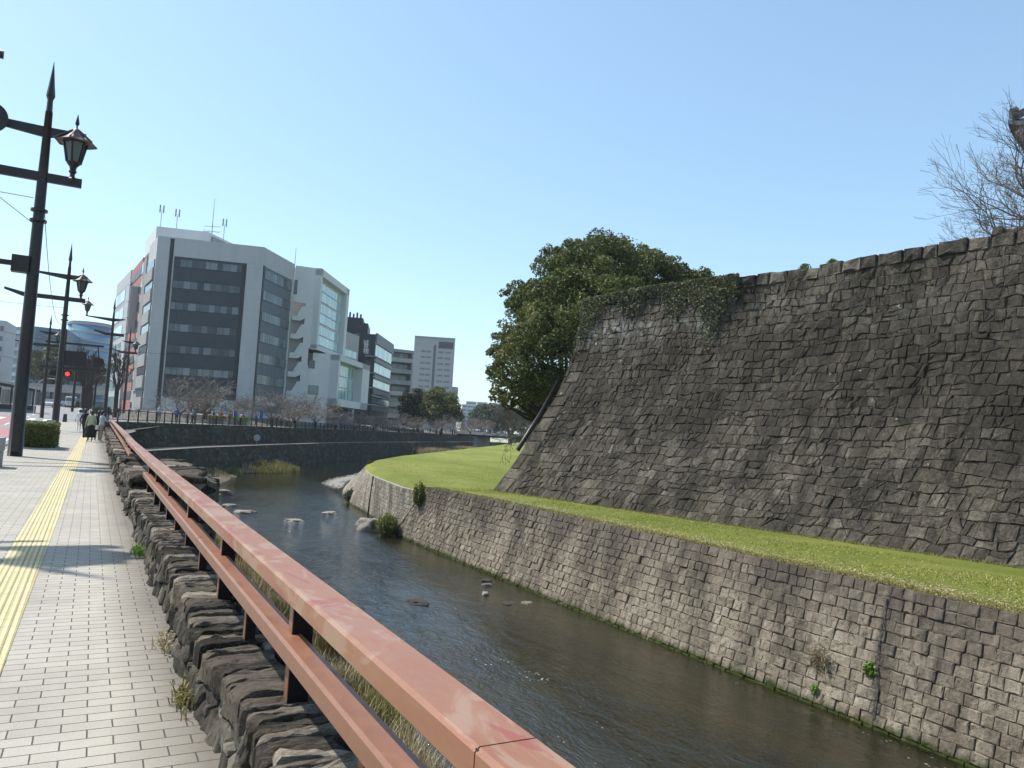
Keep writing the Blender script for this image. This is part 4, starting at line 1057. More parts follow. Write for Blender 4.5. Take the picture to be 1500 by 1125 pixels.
# lower box
C0, C1, C2 = V2(atq(447, 519, 151.5)), V2(atq(484.5, 519, 154)), V2(atq(531, 535, 178))
FL, FR = Fac(C0, C1), Fac(C1, C2)
zL = FL.q(484.5, 519)[1]; zb_ = FR.q(*c5(350, 905))[1]
mb = MB(); mb.prism([C0, C1, FR.P(0, 0, -18)[:2], FL.P(0, 0, -18)[:2]], 1.5, zc-3.2); mb.prism([FL.P(FL.L-3.5, 0)[:2], C1, FR.P(2, 0, -18)[:2], FL.P(FL.L-3.5, 0, -18)[:2]], zc-3.2, zL)
mb.prism([C1, C2, FR.P(FR.L, 0, -14)[:2], FR.P(0, 0, -14)[:2]], zb_-1.0, zL); bld(mb, 'lower_wall', M_wht2, bB)
mb = MB(); mb.prism([FR.P(1, 0, -3)[:2], FR.P(FR.L, 0, -3)[:2], FR.P(FR.L, 0, -13)[:2], FR.P(1, 0, -13)[:2]], 1.5, zb_-1.0); bld(mb, 'shaded_undercroft', M_gry, bB)
for k in range(4): ribbon(FR, 2.0+k*6, 7.0+k*6, 2.8, 6.0, 3, bB, d=-2.95, rg=brg)
zg0 = FR.q(*c5(352, 885))[1]; zg1 = FR.q(*c5(360, 668))[1]
ribbon(FR, 1.4, FR.L-6.5, zg0, zg1, 14, bB, glass=M_curt, d=0.05, frame=0.14, rows=3, rg=brg, lo=0.3, hi=0.9, fm=M_hot, name='glass_wall')
mb = MB(); FR.box(mb, 0, FR.L, zg1+0.3, zL, 0, 1.8); FR.box(mb, 0, 1.0, zb_-1, zL, 0, 1.8); FR.box(mb, FR.L-6.0, FR.L, zb_-1, zL, 0, 1.8); FR.box(mb, 0, FR.L, zb_-1.0, zg0-0.2, 0, 1.8); bld(mb, 'lower_surround', M_wht2, bB)
w_ = FL.q(*c5(246, 838)); ribbon(FL, w_[0]-1.0, w_[0]+1.0, w_[1]-0.9, w_[1]+0.9, 1, bB, glass=M_win, rg=brg, d=0.04)
w_ = FL.q(*c5(236, 682)); ribbon(FL, w_[0]-0.6, w_[0]+0.6, w_[1]-0.8, w_[1]+0.8, 1, bB, glass=M_win, rg=brg, d=0.04)
w_ = FB.q(*c5(138, 210)); ribbon(FB, w_[0]-0.3, w_[0]+0.3, w_[1]-1.4, w_[1]+1.4, 1, bB, glass=M_win, rg=brg, d=0.04)
mb = MB(); q = atq(432.5, 380, 150); mb.tube([(q.x, q.y, 31), (q.x, q.y, 36.2)], [0.07, 0.03], 5); mb.build('lightning_rod', M_fr, bB)
# --- low grey building between
D0, D1 = V2(atq(498, 481, 179)), V2(atq(526.5, 493.6, 192))
bD = thing('grey_building', 'plain grey building with one glazed band between the white and the black buildings', 'building')
FD = Fac(D0, D1); zD = 24.2
mb = MB(); mb.prism([D0, D1, FD.P(FD.L, 0, -12)[:2], FD.P(0, 0, -12)[:2]], 1.5, zD); bld(mb, 'wall', M_hot, bD)
ribbon(FD, 0.8, FD.L-1.5, FD.q(*c5(412, 625))[1], FD.q(*c5(412, 578))[1], 6, bD, glass=M_curt, rg=brg, fm=M_wht, lo=0.5, hi=1)
for z in (4, 8, 12): ribbon(FD, 0.8, FD.L-1.5, z, z+2, 5, bD, rg=brg)
# --- black restaurant building with the white characters
E0, E1, E2 = V2(atq(526.5, 486, 205)), V2(atq(550.5, 488, 205)), V2(atq(575, 504, 231))
FE, FF = Fac(E0, E1), Fac(E1, E2)
zE = 26.9
bE = thing('black_building', 'black clad restaurant building with white characters on its front and lit window bands', 'building')
mb = MB(); mb.prism([E0, E1, E2, FF.P(FF.L, 0, -12)[:2], FE.P(0, 0, -26)[:2]], 1.5, zE-0.3)
K0, K1 = V2(atq(503, 462, 213)), V2(atq(541, 478, 214))
FK = Fac(K0, K1)
mb.prism([K0, FK.P(FK.L*0.75, 0)[:2], FK.P(FK.L*0.75, 0, -14)[:2], FK.P(0, 0, -14)[:2]], 1.5, 32.0)
mb.prism([FK.P(FK.L*0.75, 0)[:2], FK.P(FK.L*0.95, 0)[:2], FK.P(FK.L*0.95, 0, -14)[:2], FK.P(FK.L*0.75, 0, -14)[:2]], 1.5, 30.6)
bld(mb, 'wall', M_blk, bE)
for k in range(4):
    zw = [(560, 655), (668, 757), (770, 848), (885, 950)][k]
    za = FF.q(*c5(628, zw[0]))[1]; zb2 = FF.q(*c5(628, zw[1]-20))[1]
    ribbon(FF, 0.5, FF.L-0.8, zb2, za, 9, bE, glass=M_curt if k < 3 else M_win, rg=brg, lo=0.5, hi=1.0, frame=0.15)
    ribbon(FE, FE.L*0.5, FE.L-0.5, zb2, za, 2, bE, glass=M_win, rg=brg, lo=0, hi=0.4)
    mb = MB(); FF.box(mb, 0, FF.L, za+0.15, za+0.45, 0.0, 0.5); FF.box(mb, 0, FF.L, zb2-0.3, zb2-0.1, 0.0, 0.7); FE.box(mb, FE.L*0.45, FE.L, zb2-0.3, zb2-0.1, 0, 0.7); bld(mb, 'pale_ledge', M_hot, bE)
    mb = MB(); FF.box(mb, 0.2, FF.L-0.1, zb2-1.7, zb2-0.35, 0.0, 0.4); bld(mb, 'grey_band', M_dk2, bE)
mb = MB(); FF.box(mb, 0, FF.L, zE-2.4, zE, 0.0, 0.5); bld(mb, 'roof_band', M_dk2, bE)
ribbon(FK, 3.2, 5.6, 24.5, 27.6, 2, bE, glass=M_winl, rg=brg)
for i in range(5): 
    q = FK.P(0.6+1.0*i, 32.0, -3); mb = MB(); mb.lathe(q, [(0.3, -0.5), (0.3, 1.2+0.4*(i % 2)), (0.2, 1.5+0.4*(i % 2))], 8); mb.build('roof_vent', M_winl, bE)
qq = [FE.q(*c5(568, y)) for y in (552, 578, 604)]
for ch, (u, z) in zip('城見櫓', qq):
    cu = bpy.data.curves.new('sign_character', 'FONT'); cu.body = ch; cu.size = 1.55; cu.extrude = 0.05; cu.align_x = 'CENTER'; cu.align_y = 'CENTER'
    o = bpy.data.objects.new('sign_character', cu); C.objects.link(o)
    bpy.context.view_layer.update()
    dg = bpy.context.evaluated_depsgraph_get(); me = bpy.data.meshes.new_from_object(o.evaluated_get(dg)); bpy.data.objects.remove(o)
    me.materials.clear(); me.materials.append(M_sign)
    o = bpy.data.objects.new('sign_character', me); C.objects.link(o); p = FE.P(u, z, 0.12)
    o.matrix_world = Matrix(((FE.t.x, 0, FE.n.x, p[0]), (FE.t.y, 0, FE.n.y, p[1]), (0, 1, 0, p[2]), (0, 0, 0, 1))); o.parent = bE
# --- balconied grey building
Q0, Q1, Q2 = V2(atq(574.5, 511.5, 258)), V2(atq(606, 516, 262)), V2(atq(607, 516, 280))
FQ = Fac(Q0, Q1); zQ = 28.6
bQ = thing('balconied_building', 'grey building with seven open balcony floors left of the pale tower', 'building')
mb = MB(); mb.prism([FQ.P(0, 0, -2)[:2], FQ.P(FQ.L, 0, -2)[:2], FQ.P(FQ.L, 0, -16)[:2], FQ.P(0, 0, -16)[:2]], 1.5, zQ-1); bld(mb, 'wall', M_dk2, bQ)
mb = MB(); FQ.box(mb, 0, FQ.L, zQ-1, zQ, -16, 0.2); FQ.box(mb, FQ.L-0.5, FQ.L, 1.5, zQ, -2, 0.1)
bld(mb, 'roof_slab', M_gry, bQ)
for k in range(7):
    z = zQ-3.8*(k+1)
    mb = MB(); FQ.box(mb, 0, FQ.L, z-0.5, z, -2, 0.3); FQ.box(mb, 0, FQ.L, z, z+0.9, 0.15, 0.28, ); bld(mb, 'balcony', M_gry if k % 3 else M_hot, bQ)
    ribbon(FQ, 0.4, FQ.L-0.8, z+0.2, z+2.6, 6, bQ, d=-1.95, rg=brg, lo=0, hi=0.8)
# --- tall pale tower
HT0, HT1 = V2(atq(607.8, 492, 450)), V2(atq(667, 496.5, 452))
FH_ = Fac(HT0, HT1); zH = 1.6+138*450/1127
bH = thing('hotel_tower', 'tall pale slab tower with rows of small paired windows, rising alone on the skyline', 'building')
mb = MB(); mb.prism([HT0, HT1, FH_.P(FH_.L, 0, -16)[:2], FH_.P(0, 0, -16)[:2]], 1.5, zH); bld(mb, 'wall', M_hot, bH)
mb = MB(); FH_.box(mb, FH_.L*0.48, FH_.L*0.54, 4, zH-4.5, 0, 0.15); bld(mb, 'stair_strip', M_dk2, bH)
mb = MB(); FH_.box(mb, FH_.L*0.60, FH_.L*0.96, zH-6.2, zH-2.3, 0, 0.2); bld(mb, 'top_floor_glazing', M_dk, bH)
mb = MB(); FH_.box(mb, 0, FH_.L, zH-0.7, zH+0.3, 0, 0.4); bld(mb, 'parapet', M_gry, bH)
for r in range(13):
    for (a, b) in ((0.17, 0.29), (0.31, 0.43), (0.60, 0.73), (0.77, 0.91)):
        z = zH-9.2-3.45*r; ribbon(FH_, FH_.L*a, FH_.L*b, z, z+1.3, 3, bH, glass=M_winl, frame=0.2, rg=brg, lo=0.6, hi=1.0, fm=M_gry)
b = thing('annex_building', 'narrow pale stair block beside the foot of the tall tower', 'building')
a0, a1 = V2(atq(662, 569, 430)), V2(atq(669.5, 569, 430)); F = Fac(a0, a1)
mb = MB(); mb.prism([a0, a1, F.P(F.L, 0, -10)[:2], F.P(0, 0, -10)[:2]], 1.5, 27); bld(mb, 'wall', M_gry, b)
for k in range(6): ribbon(F, 1.2, F.L-0.3, 6+3.4*k, 7.6+3.4*k, 1, b, rg=brg)
b = thing('brown_building', 'small brown building peeping over the dark trees', 'building')
a0, a1 = V2(atq(603, 568, 300)), V2(atq(619, 570, 300)); F = Fac(a0, a1)
mb = MB(); mb.prism([a0, a1, F.P(F.L, 0, -10)[:2], F.P(0, 0, -10)[:2]], 1.5, atq(603, 568, 300).z); bld(mb, 'wall', M_tan, b)
for k in range(3): ribbon(F, 0.8, F.L-0.8, 4+3.6*k, 6+3.6*k, 3, b, rg=brg)
for (x0, x1, y, dd, m, lb) in ((677, 684, 592, 900, M_hot, 'hazy white stepped tower low on the horizon'), (683, 697.5, 587.5, 930, M_curt, 'hazy pale green glass tower low on the horizon'), (699, 714, 588.5, 960, M_curt, 'hazy bluish glass tower right of the pale green one'), (716, 730, 590, 1000, M_blu, 'far blue tower partly hidden by the big tree'), (733, 742, 588, 1000, M_hot, 'far grey tower behind the edge of the big tree')):
    b = thing('far_tower', lb, 'building'); a0, a1 = V2(atq(x0, y, dd)), V2(atq(x1, y, dd)); F = Fac(a0, a1); zz = atq(x0, y, dd).z
    mb = MB(); mb.prism([a0, a1, F.P(F.L, 0, -15)[:2], F.P(0, 0, -15)[:2]], 1.5, zz); bld(mb, 'wall', m, b)
    mb = MB()
    for k in range(10): F.box(mb, 0.5, F.L-0.5, zz-3-k*4.4, zz-1.5-k*4.4, 0, 0.2)
    bld(mb, 'window_band', M_dk2, b)
# --- left side: blue drum, dark office slab, white corner block, museum-like hill
dc = atq(131, 500, 380); hw = (atq(159, 500, 380)-atq(100, 500, 380)).length/2
bJ = thing('blue_glass_building', 'curved blue glass office building at the end of the street', 'building')
zJ = atq(130, 474.5, 372).z
mb = MB(); mb.smooth = True; mb.lathe((dc.x, dc.y, 0), [(hw, 0), (hw, zJ)], 40); mb.build('glass_drum', M_winb, bJ)
for k in range(11):
    mb = MB(); mb.smooth = False; mb.lathe((dc.x, dc.y, zJ-4.1*k), [(hw, -0.55), (hw+0.35, -0.5), (hw+0.35, 0.5), (hw, 0.55)], 40); mb.build('pale_floor_band', M_hot, bJ)
mb = MB(); mb.lathe((dc.x, dc.y, zJ), [(hw*0.95, 0), (hw*0.95, 1.2)], 30); mb.build('roof_deck', M_gry, bJ)
bK = thing('slate_office_building', 'broad slate blue office building behind the poles at the left', 'building')
k0, k1, k2 = V2(atq(52, 480, 330)), V2(atq(100, 484, 338)), V2(atq(-20, 472, 350))
FKa, FKb = Fac(k2, k0), Fac(k0, k1)
zK = atq(52, 478, 330).z
mb = MB(); mb.prism([k2, k0, k1, (k1[0]+5, k1[1]+40), (k2[0], k2[1]+40)], 0, zK); bld(mb, 'wall', M_blu, bK)
for k in range(11): ribbon(FKa, 1, FKa.L-1, zK-3.2-3.7*k, zK-1.5-3.7*k, 14, bK, glass=M_winb, rg=brg, lo=0, hi=0.7)
for k in range(9): ribbon(FKb, 1, FKb.L-1, zK-5-3.7*k, zK-3.8-3.7*k, 8, bK, glass=M_win, rg=brg, lo=0, hi=0.5)
bL = thing('pale_banded_building', 'white and grey banded building at the far left edge', 'building')
l0, l1 = V2(atq(-40, 466, 262)), V2(atq(9.5, 470, 266)); F = Fac(l0, l1); zz = atq(9, 470, 266).z
mb = MB(); mb.prism([l0, l1, F.P(F.L, 0, -20)[:2], F.P(0, 0, -20)[:2]], 0, zz); bld(mb, 'wall', M_wht, bL)
for k in range(8): ribbon(F, 1, F.L-0.6, zz-3.5-3.6*k, zz-1.9-3.6*k, 12, bL, rg=brg)
# raised road crossing the end of the street
a0, a1 = V2(atq(-10, 560, 250)), V2(atq(165, 566, 250)); F = Fac(a0, a1)
ov = thing('overpass', 'grey raised roadway crossing behind the traffic at the end of the street', 'overpass')
zo = atq(90, 569, 250).z
mb = MB(); F.box(mb, 0, F.L, zo-1.3, zo+0.2, -8, 0); bld(mb, 'deck', M_conc, ov)
mb = MB(); F.box(mb, 0, F.L, zo+3.0, zo+5.4, -14, -12); bld(mb, 'retaining_wall', M_emb, ov)
for i in range(7): mb = MB(); F.box(mb, 4+i*8.0, 5.2+i*8.0, 2, zo-1.3, -7, -1); bld(mb, 'pier', M_gry, ov)
mb = MB(); F.box(mb, 0, F.L, zo+0.2, zo+1.2, -0.3, 0.0); bld(mb, 'parapet', M_gry, ov)

# ------------------------------------------------------------------ road bridge over the river
br = thing('road_bridge', 'flat concrete road bridge crossing the river beyond the lawn', 'bridge')
b0, b1 = V2(atq(668, 634, 262)), V2(atq(800, 640, 240)); F = Fac(b0, b1)
zb = atq(720, 634, 252).z
mb = MB(); F.box(mb, 0, F.L, zb-0.9, zb, -9, 0); bld(mb, 'deck', M_gry, br)
mb = MB(); F.box(mb, 0, F.L, zb-1.6, zb-0.9, -8, -0.6); bld(mb, 'girder', M_emb, br)
for t_ in (0.215, 0.64):
    mb = MB(); F.box(mb, F.L*t_-0.7, F.L*t_+0.7, -5, zb-1.6, -8, -0.8); bld(mb, 'pier', M_gry, br)
for s in (-8.8, 0):
    mb = MB(); F.box(mb, 0, F.L, zb+1.0, zb+1.1, s-0.1, s)
    n = int(F.L/1.6)
    for i in range(n): F.box(mb, i*1.6, i*1.6+0.12, zb, zb+1.0, s-0.1, s)
    bld(mb, 'railing', M_fr, br)
BRIDGE = F; ZB = zb

# ------------------------------------------------------------------ turret on the castle terrace and rubble heap
tu = thing('castle_turret', 'white walled castle turret with an upturned grey tiled roof corner at the right edge', 'turret')
tc = atq(1476, 192, 44)   # the visible eave corner
ax = Vector((r0[0], r0[1]))*0.72+Vector((FH[0], FH[1]))*0.69; ax.normalize(); ay = Vector((ax.y, -ax.x))
def T(u, v, z): p = Vector((tc.x, tc.y))+ax*u+ay*v; return (p.x, p.y, z)
def roof(z, u0, u1, v0, v1, rise, inset, lift):
    mb = MB(); N = 8; vs = []; fs = []
    # four hipped slopes with curved, lifted corners and tile ribs
    c = [(u0, v0), (u1, v0), (u1, v1), (u0, v1)]; ci = [(u0+inset, v0+inset), (u1-inset, v0+inset), (u1-inset, v1-inset), (u0+inset, v1-inset)]
    for e in range(4):
        (a, b), (p, q) = c[e], c[(e+1) % 4]; (ia, ib), (ip, iq) = ci[e], ci[(e+1) % 4]
        M_ = 48
        for side in (0, 1):
            base = len(vs)
            for i in range(M_+1):
                f = i/M_; l = lift*(abs(2*f-1)**4)
                rib = 0.05 if (i % 2 == 0) else 0.0
                for j in range(N+1):
                    g = j/N; x = a+(p-a)*f; y = b+(q-b)*f; X = ia+(ip-ia)*f; Y = ib+(iq-ib)*f
                    zz = z+rise*(g**1.35)+l*(1-g)**2+(rib if side == 0 else -0.18)
                    vs.append(T(x+(X-x)*g, y+(Y-y)*g, zz))
            for i in range(M_):
                for j in range(N): k = base+i*(N+1)+j; fs.append((k, k+1, k+N+2, k+N+1) if side == 0 else (k, k+N+1, k+N+2, k+1))
            if side == 1:
                for i in range(M_): k = base+i*(N+1); k2 = k-(M_+1)*(N+1); fs.append((k, k+N+1, k2+N+1, k2))
    mb.add(vs, fs, 0.5); return mb
W = 8.0
bz = tc.z+0.1
o = roof(bz, 0, W, 0, W, 2.2, 2.3, 0.55).build('lower_roof', M_tile, tu)
o = roof(bz+5.0, 1.2, W-1.2, 1.2, W-1.2, 2.4, 2.6, 0.5).build('upper_roof', M_tile, tu)
mb = MB(); mb.hexa([T(1.6, 1.6, 9.4), T(W-1.6, 1.6, 9.4), T(W-1.6, W-1.6, 9.4), T(1.6, W-1.6, 9.4), T(1.6, 1.6, bz+0.6), T(W-1.6, 1.6, bz+0.6), T(W-1.6, W-1.6, bz+0.6), T(1.6, W-1.6, bz+0.6)]); mb.build('plaster_wall', M_plast, tu)
mb = MB(); mb.hexa([T(2.4, 2.4, bz+1), T(W-2.4, 2.4, bz+1), T(W-2.4, W-2.4, bz+1), T(2.4, W-2.4, bz+1), T(2.4, 2.4, bz+5.4), T(W-2.4, 2.4, bz+5.4), T(W-2.4, W-2.4, bz+5.4), T(2.4, W-2.4, bz+5.4)]); mb.build('upper_wall', M_plast, tu)
mb = MB(); mb.hexa([T(1.55, 1.55, 9.4), T(W-1.55, 1.55, 9.4), T(W-1.55, W-1.55, 9.4), T(1.55, W-1.55, 9.4), T(1.55, 1.55, bz-2), T(W-1.55, 1.55, bz-2), T(W-1.55, W-1.55, bz-2), T(1.55, W-1.55, bz-2)]); mb.build('board_cladding', M_wood, tu)
for (u, v) in ((0, 0), (W, 0), (0, W), (W, W)):   # hip ridges ending in stacked ridge tiles
    su, sv = (1 if u == 0 else -1), (1 if v == 0 else -1)
    mb = MB(); mb.beam(T(u+0.25*su, v+0.25*sv, bz+0.75), T(u+2.3*su, v+2.3*sv, bz+2.45), 0.34, 0.42); 
    mb.beam(T(u+0.25*su, v+0.25*sv, bz+0.75), T(u+0.1*su, v+0.1*sv, bz+1.25), 0.36, 0.36, w2=0.12, h2=0.12); mb.blob(T(u+0.3*su, v+0.3*sv, bz+1.15), (0.2, 0.2, 0.25), 8, 5, 0.15)
    mb.build('hip_ridge', M_tile, tu)
    mb = MB(); mb.beam(T(u+0.5*su, v+0.5*sv, bz+0.05), T(u+1.9*su, v+1.9*sv, bz+0.35), 0.22, 0.3); mb.build('corner_rafter', M_plast, tu)
mb = MB(); 
for i in range(18):
    for (a, b, c_, d_) in ((0.25, 0.5+i*0.42, 1.7, 0.5+i*0.42), (0.5+i*0.42, 0.25, 0.5+i*0.42, 1.7)): mb.beam(T(a, b, bz-0.12), T(c_, d_, bz+0.18), 0.1, 0.12)
mb.build('eave_rafters', M_plast, tu)
rh = MB(); rg = random.Random(4)
for i in range(90):
    q = atq(rg.uniform(1462, 1560), 335, 28.2+rg.uniform(-0.4, 0.6)); rh.blob((q.x, q.y, 9.45+rg.uniform(0, 0.75)), (rg.uniform(.14, .3),)*3, 6, 4, 0.3, rg.random(), rg)
o = rh.build('rubble_wall', M_castle); tag(o, 'low heap of rubble stones on top of the castle wall at the right edge', 'rubble')
# ------------------------------------------------------------------ street lamps with spear tips
lrg = random.Random(2)
def lantern(parent, x, z, s=1.0):
    L = thing('lantern', None, None, (x, 0, z)) if False else None
    mb = MB(); mb.smooth = False
    c = (x, 0, z)
    mb.lathe(c, [(0.13*s, -0.18*s), (0.16*s, -0.05*s), (0.12*s, 0.0), (0.085*s, 0.06*s), (0.085*s, 0.16*s), (0.13*s, 0.2*s), (0.13*s, 0.26*s), (0.10*s, 0.30*s), (0.13*s, 0.42*s), (0.22*s, 0.52*s), (0.24*s, 0.58*s)], 8)
    for k in range(6):
        a = math.pi*k/3+0.3; mb.beam((x+0.24*s*math.cos(a), 0.24*s*math.sin(a), z+0.56*s), (x+0.40*s*math.cos(a), 0.40*s*math.sin(a), z+1.33*s), 0.055*s, 0.055*s)
    body = mb.build('lantern_frame', M_pole, parent)
    mb = MB(); mb.lathe(c, [(0.215*s, 0.57*s), (0.37*s, 1.31*s)], 6, rot=0.3); mb.build('lantern_glass', M_lglass, body)
    mb = MB(); mb.lathe(c, [(0.70*s, 1.33*s), (0.71*s, 1.30*s), (0.60*s, 1.36*s), (0.42*s, 1.47*s), (0.22*s, 1.68*s), (0.10*s, 1.84*s), (0.05*s, 1.88*s)], 6, rot=0.3)
    for k in range(6):
        a = math.pi*k/3+0.3; mb.beam((x+0.12*s*math.cos(a), 0.12*s*math.sin(a), z+1.80*s), (x+0.74*s*math.cos(a), 0.74*s*math.sin(a), z+1.33*s), 0.05*s, 0.05*s)
    mb.build('lantern_roof', M_lroof, body)
    mb = MB(); mb.lathe(c, [(0.03*s, 1.86*s), (0.03*s, 1.98*s), (0.075*s, 2.06*s), (0.05*s, 2.2*s), (0.006, 2.42*s)], 6); mb.build('finial', M_pole, body)
def bracket(mb, z, x0, x1, h=0.36):   # tapered wing, thickest at the pole
    for xe in (x0, x1):
        if abs(xe) < 0.1: continue
        s = 1 if xe > 0 else -1
        pts = [(0, -0.05, z-h*0.55), (xe, -0.05, z+h*0.30), (xe, -0.05, z+h*0.52), (0, -0.05, z+h*0.45)]
        mb.add([*pts, *[(p[0], 0.05, p[2]) for p in pts]], [(0, 1, 2, 3), (7, 6, 5, 4), (0, 4, 5, 1), (1, 5, 6, 2), (2, 6, 7, 3), (3, 7, 4, 0)])
def lamp_post(label, loc, H=13.3, lean=0.0, low_l=-2.6, right_lamp=True, left_lamp=True, up_l=-3.2, rz=0.0, rb=0.20, r_len=1.15, up_r=1.15):
    t = thing('street_lamp', label, 'street lamp', loc, rz, 'spear tipped lamp posts along the street')
    k = H/13.3
    mb = MB(); mb.smooth = True
    mb.tube([(0, 0, -0.1), (0, 0, 3*k), (0, 0, 9.0*k), (0, 0, 11.6*k)], [rb, rb*0.93, rb*0.72, rb*0.5], 12); o = mb.build('pole', M_pole, t)
    mb = MB(); mb.beam((0, -rb*0.9, 0.15), (0, -rb*0.9, 2.3), 0.22, 0.06, up=(0, 1, 0)); mb.build('access_panel', M_pole, t)
    mb = MB(); mb.lathe((0, 0, 0), [(rb*0.45, 11.5*k), (rb*0.38, 12.0*k), (rb*0.62, 12.15*k), (rb*0.42, 12.5*k), (0.005, 13.35*k)], 6); mb.build('spear_tip', M_pole, t)
    mb = MB(); bracket(mb, 10.9*k, up_l, up_r); orient(mb.build('upper_bracket', M_pole, t))
    mb = MB()
    for s in (-1, 1): mb.beam((low_l, s*0.0, 9.35*k), (r_len, 0, 9.35*k), 0.15, 0.30)
    mb.v = mb.v[:8]; mb.f = mb.f[:6]; mb.t = mb.t[:8]; mb.m = mb.m[:6]; mb.sm = mb.sm[:6]
    mb.hexa([(low_l-1.1, -0.04, 9.55*k), (low_l, -0.07, 9.2*k), (low_l, 0.07, 9.2*k), (low_l-1.1, 0.04, 9.55*k), (low_l-1.1, -0.04, 9.72*k), (low_l, -0.07, 9.5*k), (low_l, 0.07, 9.5*k), (low_l-1.1, 0.04, 9.72*k)])
    orient(mb.build('lower_arm', M_pole, t))
    mb = MB()
    for z in (8.2, 7.85): mb.lathe((0, 0, z*k), [(rb*0.78, -0.05), (rb*1.15, -0.04), (rb*1.15, 0.04), (rb*0.78, 0.05)], 12)
    mb.build('clamp_ring', M_pole, t)
    if right_lamp: lantern(t, 0.85, 9.5*k, 0.92*k)
    if left_lamp: lantern(t, up_l+0.1, 11.15*k, 0.8*k)
    return t
l1 = lamp_post('thick dark brown lamp post in the foreground left, beside the clipped hedge', (-2.1, 30.0, 0), low_l=-5.5, up_l=-3.6, left_lamp=True, rb=0.22)
mb = MB(); mb.smooth = True; mb.tube([(-1.58, -0.22, 10.95), (-1.58, -0.28, 10.95)], 0.50, 24); mb.build('round_sign_back', M_pole, l1)
mb = MB(); mb.smooth = True; mb.tube([(-1.9, -0.05, 11.0), (-1.9, -0.05, 13.1)], 0.045, 6); mb.tube([(-2.2, -0.05, 13.15), (-1.42, -0.05, 13.15)], 0.14, 10); mb.build('small_camera', M_pole, l1)
mb = MB(); mb.box(-2.35, -1.95, -0.2, 0.2, 9.5, 9.95); mb.build('sensor_box', M_pole, l1)
mb = MB(); mb.box(-0.62, -0.12, -0.2, 0.2, 6.05, 6.6); mb.build('bracket_box', M_pole, l1)
mb = MB(); mb.beam((-6, 0, 6.33), (-0.6, 0, 6.33), 0.14, 0.16); mb.build('signal_arm', M_pole, l1)
mb = MB(); mb.box(-6.5, -4.9, -0.25, -0.03, 6.1, 6.6); mb.build('signal_head', M_pole, l1)
l0 = lamp_post('dark lamp post just outside the left edge whose shadow crosses the paving', (-5.9, 15.3, 0), rb=0.17, up_l=-2.6, left_lamp=False, r_len=1.9, up_r=1.7)
mb = MB(); bracket(mb, 8.3, -1.0, 1.6, 0.26); orient(mb.build('upper_bracket', M_pole, l0))
l2 = lamp_post('second dark lamp post on the kerb, behind the foreground one, with signs on its arm', (-2.2, 62, 0), left_lamp=False, up_l=-2.4)
q = atq(134, 470, 79)
l3 = lamp_post('dark lamp post right of the street end with its lantern out over the road', (1.2, 92, 0.55), low_l=-0.6, right_lamp=False, left_lamp=True, up_l=-2.6)
l4 = lamp_post('thin dark lamp post in front of the red brown building', (4.1, 128, 1.3), low_l=-1.0, right_lamp=True, left_lamp=False, up_l=-1.0)
l5 = lamp_post('slim shorter lamp post across the crossing, between the two thick left posts', (-4.7, 97, 0.6), H=11.2, low_l=-2.0, left_lamp=False, up_l=-1.0)
l6 = lamp_post('far small lamp post beyond the crossing at the middle of the street end', (-2.6, 132, 1.3), H=10.0, low_l=-1.5, left_lamp=False)
l7 = lamp_post('farthest tiny lamp post near the trimmed street trees', (0.2, 150, 1.7), H=10.0, low_l=-1.5, left_lamp=False)
# signs and signal hung on the second post
t = thing('signal_gantry', 'dark sign backs, round sign and red traffic signal on an arm over the street', 'traffic signal', (-2.2, 66, 0))
mb = MB(); mb.smooth = True; mb.tube([(0, 0, 0), (0, 0, 7.6)], [0.14, 0.10], 10); mb.build('post', M_pole, t)
mb = MB(); mb.beam((-1.2, 0, 6.55), (2.6, 0, 6.55), 0.12, 0.14); mb.build('upper_arm', M_pole, t)
mb = MB(); mb.beam((-1.4, 0, 4.7), (2.0, 0, 4.7), 0.12, 0.14); mb.build('lower_arm', M_pole, t)
mb = MB(); mb.box(0.1, 1.5, -0.12, -0.06, 4.9, 6.0); mb.build('sign_back', M_pole, t)
mb = MB(); mb.smooth = True; mb.tube([(2.35, -0.06, 5.3), (2.35, -0.12, 5.3)], 0.36, 20); mb.build('round_sign', M_pole, t)
mb = MB(); mb.beam((2.2, 0, 6.5), (2.35, 0, 5.6), 0.08, 0.08); mb.build('brace', M_pole, t)
mb = MB(); mb.box(-0.75, 0.65, -0.2, 0.1, 4.05, 4.5); hs = mb.build('signal_head', M_pole, t)
nt = NT('red_signal_light'); nt.b.inputs['Emission Color'].default_value = (1, 0.03, 0.04, 1); nt.b.inputs['Emission Strength'].default_value = 1.6
M_redl = nt.fin((0.5, 0.01, 0.015), 0.4)
for i in range(3):
    mb = MB(); mb.smooth = True; xx = -0.48+i*0.43; mb.tube([(xx, -0.21, 4.27), (xx, -0.26, 4.27)], 0.15, 14); mb.build('signal_lens', M_redl if i == 2 else M_pole, hs)
    mb = MB(); mb.box(xx-0.18, xx+0.18, -0.42, -0.2, 4.43, 4.46); mb.build('visor', M_pole, hs)
# curved pipe arch of the tram stop side
t = thing('arched_lamp_pole', 'thin pole bent over at the top beside the tram stop', 'lamp pole')
q = atq(50, 600, 96); mb = MB(); mb.smooth = True
mb.tube([(q.x, q.y, 0.7), (q.x, q.y, 4.2), (q.x+0.3, q.y, 5.0), (q.x+1.0, q.y, 5.4), (q.x+1.9, q.y, 5.4)], 0.07, 8); mb.build('pole', M_gry, t)

